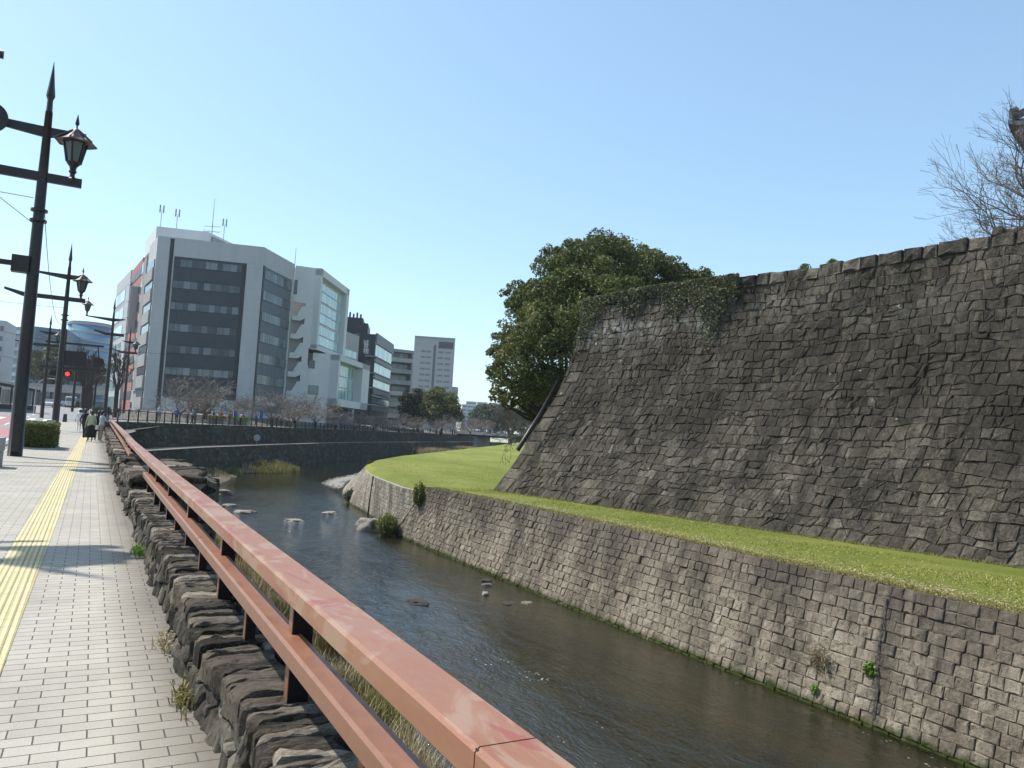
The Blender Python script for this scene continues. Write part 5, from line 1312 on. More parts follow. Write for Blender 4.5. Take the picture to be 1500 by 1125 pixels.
# ------------------------------------------------------------------ street furniture
def bollard(label, x, y):
    t = thing('bollard', label, 'bollard', (x, y, street_z(y)), 0, 'square stone bollards at the crossing')
    mb = MB(); mb.hexa([(-0.19, -0.19, 0), (0.19, -0.19, 0), (0.19, 0.19, 0), (-0.19, 0.19, 0), (-0.15, -0.15, 0.72), (0.15, -0.15, 0.72), (0.15, 0.15, 0.72), (-0.15, 0.15, 0.72)]); mb.build('shaft', M_fr, t)
    mb = MB(); mb.hexa([(-0.16, -0.16, 0.72), (0.16, -0.16, 0.72), (0.16, 0.16, 0.72), (-0.16, 0.16, 0.72), (-0.13, -0.13, 0.78), (0.13, -0.13, 0.78), (0.13, 0.13, 0.78), (-0.13, 0.13, 0.78)]); mb.build('cap', M_gry, t)
bollard('left one of the two dark bollards standing at the end of the paved walk', -2.2, 85)
bollard('right one of the two dark bollards standing at the end of the paved walk', -0.75, 85)
def box_planter(name, label, cat, x, y, w, l, h):
    t = thing(name, label, cat, (x, y, 0)); mb = MB(); mb.box(-w/2, w/2, -l/2, l/2, 0, h*0.52); mb.build('lower_box', M_gry, t)
    mb = MB(); mb.box(-w/2-0.02, w/2+0.02, -l/2-0.02, l/2+0.02, h*0.54, h); mb.build('upper_box', M_gry, t); return t
box_planter('utility_box', 'grey concrete utility box cut by the left edge of the frame', 'utility box', -2.28, 24.3, 0.6, 0.7, 0.78)
box_planter('utility_box', 'small grey box standing behind the clipped hedge', 'utility box', -2.05, 45, 0.4, 0.5, 0.85)
box_planter('utility_box', 'pale grey box between the hedge and the bollards', 'utility box', -2.1, 54, 0.4, 0.4, 0.95)
hd = thing('clipped_hedge', 'low box shaped clipped hedge at the kerb right of the thick lamp post', 'hedge', (-1.72, 37.0, 0))
hr = random.Random(8)
def leaf(mb, p, s, rg, tint=None, up=0.0):
    a = Vector((rg.gauss(0, 1), rg.gauss(0, 1), rg.gauss(0, 1)+up)).normalized(); b = a.orthogonal().normalized(); b = Matrix.Rotation(rg.uniform(0, 6.28), 3, a) @ b; c = a.cross(b)
    s *= rg.uniform(0.7, 1.3); p = Vector(p)
    mb.add([p-b*s*0.5, p+c*s*0.33, p+b*s*0.5, p-c*s*0.33], [(0, 1, 2, 3)], rg.random() if tint is None else tint)
mb = MB()
for i in range(7500):
    f = hr.random(); u, v, w = hr.uniform(-1, 1), hr.uniform(-1, 1), hr.uniform(0, 1)
    k = hr.random()
    if k < 0.35: w = 1
    elif k < 0.7: v = -1
    else: u = hr.choice((-1, 1))
    bump = hr.gauss(0, 0.03)
    leaf(mb, (u*0.55*(1+bump), v*1.5*(1+bump*0.4), 0.04+w*0.96*(1+bump)), 0.075, hr, min(1, max(0, hr.gauss(0.35+0.3*w, 0.25))))
mb.build('leaves', M_leaf, hd)
mb = MB(); mb.box(-0.47, 0.47, -1.42, 1.42, 0.0, 0.9); mb.build('inner_twigs', M_barkd, hd)
mb = MB(); mb.box(-0.62, 0.62, -1.6, 1.6, 0, 0.06); mb.build('edging', M_kerb, hd)
# tram stop shelter
ts = thing('tram_stop_shelter', 'dark tram stop shelter with slatted panels at the far left', 'shelter', (0, 0, 0))
s0_, s1_ = V2(atq(-25, 600, 96)), V2(atq(52, 603, 99)); F = Fac(s0_, s1_); zz = 0.75
mb = MB(); F.box(mb, 0, F.L, zz, zz+0.55, -2.0, 0); bld(mb, 'platform', M_gry, ts)
mb = MB(); F.hex = None; mb.hexa([F.P(-0.5, zz+3.7, 0.6), F.P(F.L+0.3, zz+2.9, 0.6), F.P(F.L+0.3, zz+2.9, -2.6), F.P(-0.5, zz+3.7, -2.6), F.P(-0.5, zz+4.1, 0.6), F.P(F.L+0.3, zz+3.2, 0.6), F.P(F.L+0.3, zz+3.2, -2.6), F.P(-0.5, zz+4.1, -2.6)]); bld(mb, 'roof', M_fr, ts)
for i in range(5): mb = MB(); u = 0.4+i*(F.L-0.8)/4; F.box(mb, u-0.1, u+0.1, zz+0.5, zz+3.3, -0.2, 0); bld(mb, 'post', M_fr, ts)
for i in range(4):
    mb = MB(); a = 0.6+i*(F.L-0.8)/4; b = a+(F.L-0.8)/4-0.35
    n = 7
    for k in range(n): F.box(mb, a+(b-a)*k/n, a+(b-a)*(k+0.75)/n, zz+1.1, zz+2.95, -0.12, -0.05)
    bld(mb, 'slatted_panel', M_tan, ts)
mb = MB(); F.box(mb, 0, F.L, zz+0.55, zz+1.15, 0, 0.1); bld(mb, 'skirt', M_blk, ts)

# ------------------------------------------------------------------ vehicles
def vehicle(name, label, cat, loc, rz, L, W, H, col, van=False, group=None):
    t = thing(name, label, cat, loc, rz, group)
    body = simple('paint_'+name+str(len(MATS)), col, 0.25, 0.03, 1, spec=0.6)
    if van: prof = [(-L/2, 0.35), (-L/2, 0.95), (-L/2+0.12, 1.25), (-L/2+0.35, H-0.1), (-L/2+0.6, H), (L/2-0.2, H), (L/2, H-0.3), (L/2, 0.35)]
    else: prof = [(-L/2, 0.35), (-L/2, 0.75), (-L/2+0.9, 0.98), (L/2-0.5, 1.0), (L/2, 0.9), (L/2, 0.35)]
    def ext(pr, w, nm, m, w2=None):
        mb = MB(); n = len(pr); vs = [(-w/2, y, z) for y, z in pr]+[(w/2, y, z) for y, z in pr]
        mb.add(vs, [tuple(range(n)), tuple(reversed(range(n, 2*n)))]+[(i, n+i, n+(i+1) % n, (i+1) % n) for i in range(n)]); o = mb.build(nm, m, t); orient(o)
        bv = o.modifiers.new('b', 'BEVEL'); bv.width = 0.06; bv.segments = 2; return o
    ext(prof, W, 'body', body)
    if not van:
        ext([(-L/2+1.0, 0.95), (-L/2+1.75, H-0.05), (-L/2+2.0, H), (L/2-0.9, H), (L/2-0.2, 0.95)], W-0.22, 'cabin', M_win)
        mb = MB(); mb.box(-W/2+0.16, W/2-0.16, -L/2+1.9, L/2-0.85, H-0.02, H+0.03); mb.build('roof', body, t)
    else:
        mb = MB(); mb.hexa([(-W/2+0.1, -L/2+0.10, 1.25), (W/2-0.1, -L/2+0.10, 1.25), (W/2-0.1, -L/2+0.2, 1.25), (-W/2+0.1, -L/2+0.2, 1.25), (-W/2+0.12, -L/2+0.30, H-0.2), (W/2-0.12, -L/2+0.30, H-0.2), (W/2-0.12, -L/2+0.4, H-0.2), (-W/2+0.12, -L/2+0.4, H-0.2)]); mb.build('windscreen', M_win, t)
        mb = MB(); mb.box(-W/2-0.01, W/2+0.01, -L/2+0.9, L/2-0.5, 1.3, H-0.35); mb.build('side_windows', M_win, t)
    for x in (-W/2+0.05, W/2-0.05):
        for y in (-L/2+0.85, L/2-0.85):
            mb = MB(); mb.smooth = True; mb.tube([(x-0.11, y, 0.33), (x+0.11, y, 0.33)], 0.33, 14); w = mb.build('wheel', M_fr, t)
            mb = MB(); mb.tube([(x-0.12, y, 0.33), (x+0.12, y, 0.33)], 0.17, 10); mb.build('hub', M_hot, w)
    for x in (-W/2+0.28, W/2-0.28):
        mb = MB(); mb.box(x-0.16, x+0.16, -L/2-0.02, -L/2+0.05, 0.62, 0.76); mb.build('headlight', M_sign, t)
    mb = MB(); mb.box(-0.25, 0.25, -L/2-0.03, -L/2, 0.42, 0.56); mb.build('number_plate', M_sign, t)
    return t
def rpos(px, d): q = atq(px, 597, d); return (q.x, q.y, street_z(q.y)-0.1)
vehicle('van', 'dark windowed pale van coming up the far end of the street', 'van', rpos(103, 150), 0.02, 4.7, 1.8, 2.1, (0.5, 0.5, 0.5), True)
vehicle('parked_car', 'small white car left of the van at the far end of the street', 'car', rpos(76, 162), 0.02, 4.2, 1.7, 1.5, (0.7, 0.7, 0.7), group='cars at the far end of the street')
vehicle('parked_car', 'silver car nearest the slim lamp post at the far end of the street', 'car', rpos(70, 140), 0.0, 4.2, 1.7, 1.5, (0.45, 0.46, 0.48), group='cars at the far end of the street')
vehicle('parked_car', 'dark car hidden half behind the van at the far end of the street', 'car', rpos(93, 172), 0.0, 4.2, 1.7, 1.45, (0.05, 0.05, 0.06), group='cars at the far end of the street')
q = BRIDGE.P(BRIDGE.L*0.135, ZB, -3)
vehicle('crossing_car', 'white hatchback driving across the road bridge', 'car', q, math.atan2(BRIDGE.t.y, BRIDGE.t.x)+math.pi/2, 4.6, 1.8, 1.6, (0.8, 0.8, 0.8))
# ------------------------------------------------------------------ people
M_skin = M_('skin', (0.42, 0.27, 0.20), rough=0.6, var=0.05); M_hair = M_('black_hair', (0.012, 0.010, 0.010), rough=0.5, var=0.1)
def cloth(name, c): return M_('cloth_'+name, c, rough=0.9, var=0.12, scale=4)
def person(label, loc, rz, top, bottom, H=1.66, skirt=False, reach=0.0, bag=False, hat=None, coat=None, walk=0.0, shoe=(0.7, 0.7, 0.7), group=None):
    t = thing('person', label, 'person', loc, rz, group); k = H/1.7
    J = {'pelvis': (0, 0, 0.92), 'waist': (0, 0, 1.06), 'chest': (0, -0.01, 1.28), 'neckb': (0, 0, 1.44), 'neck': (0, -0.015, 1.50), 'head': (0, -0.03, 1.60), 'crown': (0, -0.02, 1.68)}
    order = ['pelvis', 'waist', 'chest', 'neckb', 'neck', 'head', 'crown']
    rad = {'pelvis': .125, 'waist': .11, 'chest': .125, 'neckb': .075, 'neck': .045, 'head': .088, 'crown': .065}
    E_ = [('pelvis', 'waist'), ('waist', 'chest'), ('chest', 'neckb'), ('neckb', 'neck'), ('neck', 'head'), ('head', 'crown')]
    for s, nm in ((-1, 'l'), (1, 'r')):
        w = walk*s
        pts = [('hip', (0.09*s, 0, 0.88), .085), ('knee', (0.10*s, -0.02-w*0.22, 0.48), .058), ('ankle', (0.10*s, 0.03-w*0.30, 0.09), .036), ('toe', (0.11*s, -0.12-w*0.30, 0.035), .032)]
        prev = 'pelvis'
        for a, p, r in pts: J[a+nm] = p; rad[a+nm] = r; E_.append((prev, a+nm)); order.append(a+nm); prev = a+nm
        rc = reach if s > 0 or reach > 0.5 else 0
        el = (0.24*s, 0.0-0.18*rc+w*0.1, 1.12+0.06*rc); wr = (0.25*s-0.08*s*rc, -0.06-0.36*rc+w*0.2, 0.88+0.30*rc)
        pts = [('sho', (0.17*s, 0, 1.40), .052), ('elb', el, .04), ('wri', wr, .028)]
        prev = 'neckb'
        for a, p, r in pts: J[a+nm] = p; rad[a+nm] = r; E_.append((prev, a+nm)); order.append(a+nm); prev = a+nm
        wv = Vector(wr); d = (Vector(wr)-Vector(el)).normalized(); pm = wv+d*0.06; J['palm'+nm] = tuple(pm); rad['palm'+nm] = 0.024; order.append('palm'+nm); E_.append(('wri'+nm, 'palm'+nm))
        for f in range(4):
            fx = (f-1.5)*0.019; tip = pm+d*0.075+Vector((fx, 0, 0))+Vector((0, -0.01, -0.012)); J[f'f{f}{nm}'] = tuple(tip); rad[f'f{f}{nm}'] = 0.008; order.append(f'f{f}{nm}'); E_.append(('palm'+nm, f'f{f}{nm}'))
        th = wv+d*0.055+Vector((-0.045*s, -0.02, 0)); J['th'+nm] = tuple(th); rad['th'+nm] = 0.010; order.append('th'+nm); E_.append(('wri'+nm, 'th'+nm))
    idx = {n: i for i, n in enumerate(order)}
    me = bpy.data.meshes.new('body'); me.from_pydata([Vector(J[n])*k for n in order], [(idx[a], idx[b]) for a, b in E_], [])
    o = bpy.data.objects.new('body', me); C.objects.link(o); o.parent = t
    sk = o.modifiers.new('skin', 'SKIN'); me.skin_vertices.update() if False else None
    if not me.skin_vertices:
        bpy.context.view_layer.objects.active = o; bpy.ops.mesh.customdata_skin_add()
    for n in order:
        v = me.skin_vertices[0].data[idx[n]]; r = rad[n]*k; v.radius = (r*(1.25 if n in ('waist', 'chest', 'pelvis') else 1), r*(0.85 if n in ('waist', 'chest', 'pelvis') else 1)); v.use_root = (n == 'pelvis')
    ss = o.modifiers.new('sub', 'SUBSURF'); ss.levels = 1; ss.render_levels = 1
    # material by height: one surface, clothes painted as cloth zones on it
    bpy.context.view_layer.update(); dg = bpy.context.evaluated_depsgraph_get(); m2 = bpy.data.meshes.new_from_object(o.evaluated_get(dg)); bpy.data.objects.remove(o)
    for m in (M_skin, top, bottom, simple('shoe_cloth', shoe, 0.8)): m2.materials.append(m)
    hands = [Vector(J['wri'+n])*k for n in 'lr']
    for p in m2.polygons:
        c = p.center/k; p.use_smooth = True
        if c.z > 1.47: mi = 0
        elif min((p.center-h).length for h in hands) < 0.085*k and abs(c.x) > 0.15 or any((c-Vector(J['palm'+n])).length < 0.13 for n in 'lr'): mi = 0
        elif c.z > 0.95 or (abs(c.x) > 0.19 and c.z > 0.7): mi = 1
        elif c.z > 0.09: mi = 2
        else: mi = 3
        p.material_index = mi
    m2.name = 'body'; o = bpy.data.objects.new('body', m2); C.objects.link(o); o.parent = t
    # face
    mb = MB()
    for s in (-1, 1): mb.blob((0.032*s*k, -0.113*k, 1.605*k), (0.011, 0.008, 0.008), 6, 4, 0)
    mb.build('eyes', M_hair, t)
    mb = MB(); mb.blob((0, -0.125*k, 1.578*k), (0.012, 0.016, 0.022), 6, 4, 0); mb.blob((0, -0.112*k, 1.543*k), (0.024, 0.008, 0.006), 6, 4, 0); mb.build('nose_and_mouth', M_skin, t)
    mb = MB(); mb.smooth = True; rg = random.Random(3); mb.blob((0, 0.008*k, 1.635*k), (0.098*k, 0.108*k, 0.095*k), 12, 8, 0.03, 0.5, rg); mb.blob((0, 0.05*k, 1.56*k), (0.085*k, 0.065*k, 0.11*k), 10, 6, 0.04, 0.5, rg); mb.build('hair', M_hair, t)
    if hat: mb = MB(); mb.lathe((0, -0.01, 1.66*k), [(0.18, 0), (0.11, 0.02), (0.10, 0.09), (0.05, 0.12)], 14); mb.build('hat', hat, t)
    mb = MB(); mb.smooth = True
    c2 = coat or top
    mb.lathe((0, 0, 0), [(0.185*k, 0.86*k), (0.18*k, 0.98*k), (0.155*k, 1.08*k), (0.175*k, 1.25*k), (0.17*k, 1.38*k), (0.10*k, 1.455*k)], 16, sx=1.05, sy=0.72); mb.build('jacket', c2, t)
    if skirt:
        mb = MB(); n = 18; pr = [(0.15, 1.0), (0.20, 0.8), (0.26, 0.5), (0.31, 0.24)]; mb.smooth = True
        mb.lathe((0, 0, 0), [(r*k, z*k) for r, z in pr], 18, sy=0.8); mb.build('skirt', bottom, t)
    if bag:
        mb = MB(); mb.box(-0.36*k, -0.24*k, -0.12, 0.12, 0.68*k, 0.92*k); mb.build('bag', cloth('bag', (0.62, 0.60, 0.55)), t)
        mb = MB(); mb.tube([(-0.30*k, 0, 0.92*k), (-0.2*k, -0.05, 1.2*k), (-0.13*k, 0, 1.44*k)], 0.009, 5); mb.build('bag_strap', cloth('dark', (0.02, 0.02, 0.025)), t)
    return t
c_green = cloth('pale_green', (0.36, 0.39, 0.26)); c_blk = cloth('black', (0.015, 0.014, 0.014)); c_gry = cloth('grey', (0.36, 0.37, 0.38)); c_wht = cloth('white', (0.70, 0.70, 0.68)); c_kh = cloth('khaki', (0.30, 0.27, 0.21)); c_blue = cloth('blue', (0.06, 0.10, 0.28)); c_red = cloth('dull_red', (0.28, 0.06, 0.05))
person('person in pale green top and long black skirt with white bag beside the handrail', (0.02, 46.5, 0), R_(200), c_green, c_blk, 1.64, skirt=True, bag=True)
person('person in a grey shirt and trousers leaning a hand on the handrail', (0.52, 46.9, 0), R_(110), c_gry, c_kh, 1.66, reach=0.8)
person('person in black standing closest behind the grey shirted one at the handrail', (0.36, 47.8, 0), R_(160), c_blk, c_blk, 1.65)
person('person in a dark jacket stepping out on the left side of the group', (-0.30, 50.5, 0), R_(150), c_blk, c_blk, 1.72, walk=0.5)
person('person in a white cap and white top walking away beyond the group', (-0.75, 66, 0), R_(175), c_wht, c_wht, 1.72, walk=0.8, hat=c_wht)
q = atq(191, 600, 104); person('person in blue carrying a white bag near the foot of the red brown building', (q.x, q.y, 1.45), R_(90), c_blue, c_blk, 1.7, bag=True, walk=0.4)
q = atq(176, 602, 98); person('person in dull red standing by the dark railing at the street corner', (q.x, q.y, 1.1), R_(70), c_red, c_blk, 1.65)
# small figures strolling under the trees: one mesh each
def small_person(name_c, c_top, c_bot, H):
    mb = MB(); mb.smooth = True
    mb.mi = 1; mb.tube([(-0.08, 0.08, 0), (-0.09, 0, 0.45*H/1.7), (-0.08, 0, 0.86*H/1.7)], [0.05, 0.06, 0.09], 6); mb.tube([(0.08, -0.12, 0), (0.09, 0, 0.45*H/1.7), (0.08, 0, 0.86*H/1.7)], [0.05, 0.06, 0.09], 6)
    mb.mi = 0; mb.lathe((0, 0, 0), [(0.17, 0.82*H/1.7), (0.15, 1.05*H/1.7), (0.20, 1.38*H/1.7), (0.07, 1.48*H/1.7)], 10, sy=0.65)
    for s in (-1, 1): mb.tube([(0.19*s, 0, 1.4*H/1.7), (0.25*s, 0.05*s, 1.12*H/1.7), (0.24*s, -0.08, 0.86*H/1.7)], [0.055, 0.045, 0.035], 6)
    mb.mi = 2; mb.blob((0, 0, 1.57*H/1.7), (0.085, 0.10, 0.12), 8, 6, 0.02); mb.mi = 3; mb.blob((0, 0.02, 1.62*H/1.7), (0.095, 0.105, 0.10), 8, 6, 0.03)
    return mb.build('person', [c_top, c_bot, M_skin, M_hair])
protos = {}
pr_ = random.Random(31)
cols = [('white', c_wht), ('blue', c_blue), ('black', c_blk), ('grey', c_gry), ('dull red', c_red), ('khaki', c_kh)]
def edge_pt(i_f, off):   # point along the embankment top
    s = i_f*plen(led); a = poly_at(led, s); return (a[0]-a[3]*off, a[1]+a[2]*off)
where = [(232, 'the street corner'), (385, 'the large office block'), (440, 'the grey office flank'), (500, 'the white stair building'), (530, 'the projecting glass box'), (577, 'the black restaurant building'), (610, 'the balconied grey building'), (675, 'the pale tower'), (1500, 'the road bridge')]
ppl = []
for i in range(64):
    nm, ct = pr_.choice(cols); f = pr_.choice((pr_.uniform(0.06, 0.3), pr_.uniform(0.42, 0.95), pr_.uniform(0.42, 0.95))); off = pr_.uniform(3.6, 7.0)
    x, y = edge_pt(f, off); v = np.array([x, y, 1.7-EYE]); px = 750+FPX*float(v@rr)/float(v@fw)
    if nm not in protos: o = protos[nm] = small_person(nm, ct, pr_.choice((c_blk, c_kh, c_blk)), 1.7)
    else: o = protos[nm].copy(); C.objects.link(o)
    o.location = (x, y, 0.9); o.rotation_euler = (0, 0, pr_.uniform(0, 6.28)); s = pr_.uniform(0.92, 1.05); o.scale = (s, s, s)
    o.name = 'person'; ppl.append((px, nm, o))
ppl.sort(key=lambda e: e[0]); ORD = ['leftmost', 'second from left', 'third from left', 'fourth from left', 'fifth from left', 'sixth from left', 'seventh from left', 'eighth from left', 'ninth from left', 'tenth from left']
cnt = {}
for px, nm, o in ppl:
    wh = next(w for lim, w in where if px < lim); k = cnt.get((nm, wh), 0); cnt[(nm, wh)] = k+1
    tag(o, f'{ORD[k]} of the {nm.replace("dull ", "")} clad strollers before {wh}', 'person', 'tiny strollers on the far promenade')
# ------------------------------------------------------------------ promenade fences, planters, banners, wires
fe_ = thing('promenade_railing', 'long dark railing of upright bars on top of the far embankment wall', 'railing')
PL = offs(led, 2.85)
Ltot = plen(PL)
for a, b in zip(PL, PL[1:]):
    L = math.hypot(b[0]-a[0], b[1]-a[1]); n = int(L/1.9); mb = MB()
    mb.beam((*a, 1.86), (*b, 1.86), 0.08, 0.08); mb.beam((*a, 1.06), (*b, 1.06), 0.06, 0.06); 
    m_ = int(L/0.28) if a[1] < 160 else 0
    for i in range(m_): f = i/m_; x, y = a[0]+(b[0]-a[0])*f, a[1]+(b[1]-a[1])*f; mb.box(x-0.02, x+0.02, y-0.02, y+0.02, 1.0, 1.86)
    for i in range(n): f = i/n; x, y = a[0]+(b[0]-a[0])*f, a[1]+(b[1]-a[1])*f; mb.box(x-0.06, x+0.06, y-0.06, y+0.06, 0.85, 1.98)
    mb.build('fence_panel', M_fr, fe_)
def banner(label, px, d, h=1.7):
    q = atq(px, 620, d); t = thing('banner', label, 'banner', (q.x, q.y, 0.95), R_(-20), 'blue banners along the promenade')
    mb = MB(); mb.tube([(0, 0, 0), (0, 0, h+0.3)], 0.025, 6); mb.build('pole', M_sign, t)
    mb = MB(); n = 8; vs = []
    for i in range(n+1): z = 0.8+(h-0.6)*i/n; y = 0.04*math.sin(i*1.3); vs += [(0.03, y, z), (0.45, y+0.03*math.sin(i), z), (0.45, y+0.015+0.03*math.sin(i), z), (0.03, y+0.015, z)]
    mb.add(vs, [(4*i+j, 4*i+(j+1) % 4, 4*i+4+(j+1) % 4, 4*i+4+j) for i in range(n) for j in range(4)]); mb.build('flag', c_blue, t)
banner('blue banner in front of the white end column of the large office block', 341, 100)
banner('blue banner among the trees under the white stair building', 379, 106)
banner('blue banner below the glass box of the white building', 496, 140)
for (px, d, m, lb) in ((318, 96, M_reedg, 'yellow green planter box hung on the promenade railing, left of the green one'), (352, 99, M_bright, 'bright green planter box on the promenade railing beside the blue banner')):
    t = thing('planter_box', lb, 'planter', (0, 0, 0)); q = atq(px, 620, d)
    # find nearest point along the railing
    best = min(((edge_pt(k/400, 3.2)) for k in range(400)), key=lambda e: abs(math.atan2(e[0], e[1])-math.atan2(q.x, q.y)))
    t.location = (best[0], best[1], 0.95); t.rotation_euler = (0, 0, R_(57)); mb = MB(); mb.box(-2.2, 2.2, -0.3, 0.3, 0, 0.5); mb.build('trough', M_gry, t)
    mb = MB(); rg = random.Random(px)
    for i in range(900): leaf(mb, (rg.uniform(-2.3, 2.3), rg.uniform(-0.4, 0.4), rg.uniform(0.45, 1.0)), 0.16, rg)
    mb.build('leaves', m, t)
def wire(label, a, b, sag=0.5, r=0.012):
    mb = MB(); n = 14; pts = [Vector(a).lerp(Vector(b), i/n)-Vector((0, 0, sag*4*(i/n)*(1-i/n))) for i in range(n+1)]
    mb.tube(pts, r, 4); o = mb.build('overhead_wire', M_fr); tag(o, label, 'wire'); return o
wire('thin tram wire from the foreground lamp post up to the left', (-2.25, 30, 7.75), (-12, 25, 14.5), 0.2)
wire('thin span wire running level to the left from the foreground lamp post', (-2.3, 30, 8.6), (-16, 29, 8.9), 0.1)
wire('thin wire sloping from the foreground lamp post to the second lamp post', (-2.0, 30, 8.6), (-2.3, 61.9, 7.6), 1.4)
wire('thin wire from the second lamp post off to the left over the road', (-2.3, 62, 8.7), (-22, 60, 9.2), 0.3)
wire('slack wire behind the second lamp post reaching the corner post', (-2.2, 62, 8.2), (1.1, 92, 8.2), 0.9)
wire('high thin cable crossing the street beyond the crossing', (-16, 110, 11.5), (9.5, 128, 11.0), 0.8, 0.02)
wire('lower slack cable crossing the far street end', (-18, 140, 10.0), (10.5, 160, 10.5), 1.2, 0.025)
# round marker plate on the embankment wall
q = atq(375, 645, 100.5); t = thing('white_marker', 'small oval white marker fixed on the dark embankment wall', 'marker'); mb = MB(); mb.smooth = True
mb.tube([(q.x, q.y-0.6, q.z+0.35), (q.x, q.y-0.45, q.z+0.35)], 0.42, 16); mb.build('plate', M_hot, t); mb = MB(); mb.tube([(q.x, q.y-0.5, q.z-0.9), (q.x, q.y-0.5, q.z)], 0.05, 6); mb.build('stem', M_gry, t)
# ------------------------------------------------------------------ vegetation
def bare_tree_mesh(seed, H=5.0, spread=1.0, levels=6, trunk=0.16, low=0.22, up=0.35, twigs=True, n0=5, mat=None, forks=(2, 3), shrink=0.74, droop=0.0, name='branches', rmin=0.010):
    rg = random.Random(seed); mb = MB()
    def grow(p, d, L, r, lv):
        n = 3; pts = [p]; q = p; dd = d
        for i in range(n):
            dd = (dd+Vector((rg.gauss(0, .14), rg.gauss(0, .14), rg.gauss(0, .10)+up*0.10-droop*0.05*(levels-lv)))).normalized(); q = q+dd*(L/n); pts.append(q)
        r1 = max(rmin, r*0.62)
        mb.tube(pts, [r+(r1-r)*i/n for i in range(n+1)], 6 if r > 0.05 else 3, 0.5, caps=False)
        if lv <= 0: return
        k = rg.randint(*forks)
        for j in range(k):
            ax = dd.orthogonal().normalized(); ax = Matrix.Rotation(rg.uniform(0, 6.28), 3, dd) @ ax
            nd = (Matrix.Rotation(rg.uniform(0.28, 0.75)*spread, 3, ax) @ dd); nd.z += up*0.12; nd.normalize()
            grow(q, nd, L*shrink*rg.uniform(0.8, 1.2), r1*rg.uniform(0.72, 0.95), lv-1)
        if lv >= 2:   # side shoot from the middle
            ax = dd.orthogonal().normalized(); ax = Matrix.Rotation(rg.uniform(0, 6.28), 3, dd) @ ax
            grow(pts[2], (Matrix.Rotation(0.9*spread, 3, ax) @ dd).normalized(), L*0.6, r1*0.6, lv-2)
    tr = MB(); hz = H*low; tr.smooth = True
    tr.tube([(0, 0, -0.2), (0.02, 0, hz*0.5), (0, 0.03, hz)], [trunk*1.25, trunk, trunk*0.9], 8)
    for j in range(n0):
        a = 6.28*j/n0+rg.uniform(-.4, .4); t = rg.uniform(0.55, 0.95)*spread; d = Vector((math.sin(t)*math.cos(a), math.sin(t)*math.sin(a), math.cos(t)))
        grow(Vector((0, 0, hz*0.93)), d, H*0.235, trunk*0.62, levels-1)
    return tr, mb
cherries = []
for sd in (1, 2, 3):
    tr, br_ = bare_tree_mesh(sd, H=5.4, spread=1.05, levels=6, trunk=0.18, up=0.15, n0=6, shrink=0.80, rmin=0.016)
    cherries.append((tr, br_))
cproto = []
def cherry(label, x, y, z, s, k, rz, group='bare cherry trees along the far promenade', m=None):
    if len(cproto) <= k:
        t = thing('cherry_tree', label, 'tree', (x, y, z), rz, group); cherries[k][0].build('trunk', M_barkd, t); cherries[k][1].build('branches', M_bark2, t); cproto.append((t, kids(t)))
    else:
        t = cproto[k][0].copy(); C.objects.link(t)
        for c in cproto[k][1]: d = c.copy(); C.objects.link(d); d.parent = t
        t.location = (x, y, z); t.rotation_euler = (0, 0, rz); tag(t, label, 'tree', group)
    s *= 1.08; t.scale = (s, s, s*0.74); t.name = 'cherry_tree'; return t
crg = random.Random(12)
CH = [(262, 101, 1.15, 'bare cherry tree in front of the left half of the large office block'), (300, 103, 1.35, 'widest bare cherry tree, in front of the middle of the large office block'), (343, 106, 0.95, 'bare cherry tree below the white end column of the large office block'),
      (398, 110, 1.15, 'bare cherry tree in front of the grey flank of the large office block'), (432, 113, 1.15, 'bare cherry tree below the zigzag stair openings'), (462, 118, 1.1, 'bare cherry tree in front of the white stair building'),
      (492, 132, 0.8, 'small bare cherry tree under the projecting glass box'), (520, 142, 0.8, 'small bare cherry tree left of the black restaurant building'), (548, 158, 0.8, 'small bare cherry tree in front of the black restaurant building'), (585, 170, 0.85, 'bare cherry tree left of the round evergreen'),
      (612, 178, 0.9, 'bare cherry tree in front of the dark evergreen'), (640, 190, 0.9, 'bare cherry tree in front of the round evergreen'), (664, 208, 1.1, 'bare cherry tree right of the round evergreen'), (690, 225, 1.2, 'taller bare cherry tree close to the bridge'), (705, 262, 1.5, 'bare tree behind the white car on the bridge')]
for i, (px, d, s, lb) in enumerate(CH):
    q = atq(px, 618, d); cherry(lb, q.x, q.y, 0.92, s, i if i < 3 else i % 3, crg.uniform(0, 6.28))
# big bare tree on the lawn by the bridge
def bare(name, label, loc, sc, tr, br_, m=M_bark, cat='tree'):
    t = thing(name, label, cat, loc); tr.build('trunk', M_barkd, t); br_.build('branches', m, t); t.scale = (sc, sc, sc); return t
q = atq(747, 645, 172)
tr, b2 = bare_tree_mesh(41, H=9.3, spread=0.85, levels=7, trunk=0.42, low=0.24, up=0.5, n0=6, shrink=0.74, rmin=0.022); bare('bare_tree', 'broad leafless tree standing on the far lawn in front of the bridge', (q.x, q.y, -0.6), 1.0, tr, b2)
tr, b2 = bare_tree_mesh(43, H=8.0, spread=1.0, levels=6, trunk=0.22, low=0.15, up=0.4, n0=6, shrink=0.76, rmin=0.020)
q = atq(782, 640, 96); bare('bare_tree', 'tangled leafless tree between the far lawn and the castle wall corner', (q.x, q.y, -1.2), 0.85, tr, b2)
tr, b2 = bare_tree_mesh(47, H=7.0, spread=1.1, levels=6, trunk=0.2, low=0.3, up=0.3, n0=6, shrink=0.78, rmin=0.018)
q = atq(800, 640, 66); bare('bare_tree', 'grey leafless tree poking out behind the castle wall corner under the big evergreen', (q.x, q.y, -1.3), 1.0, tr, b2)
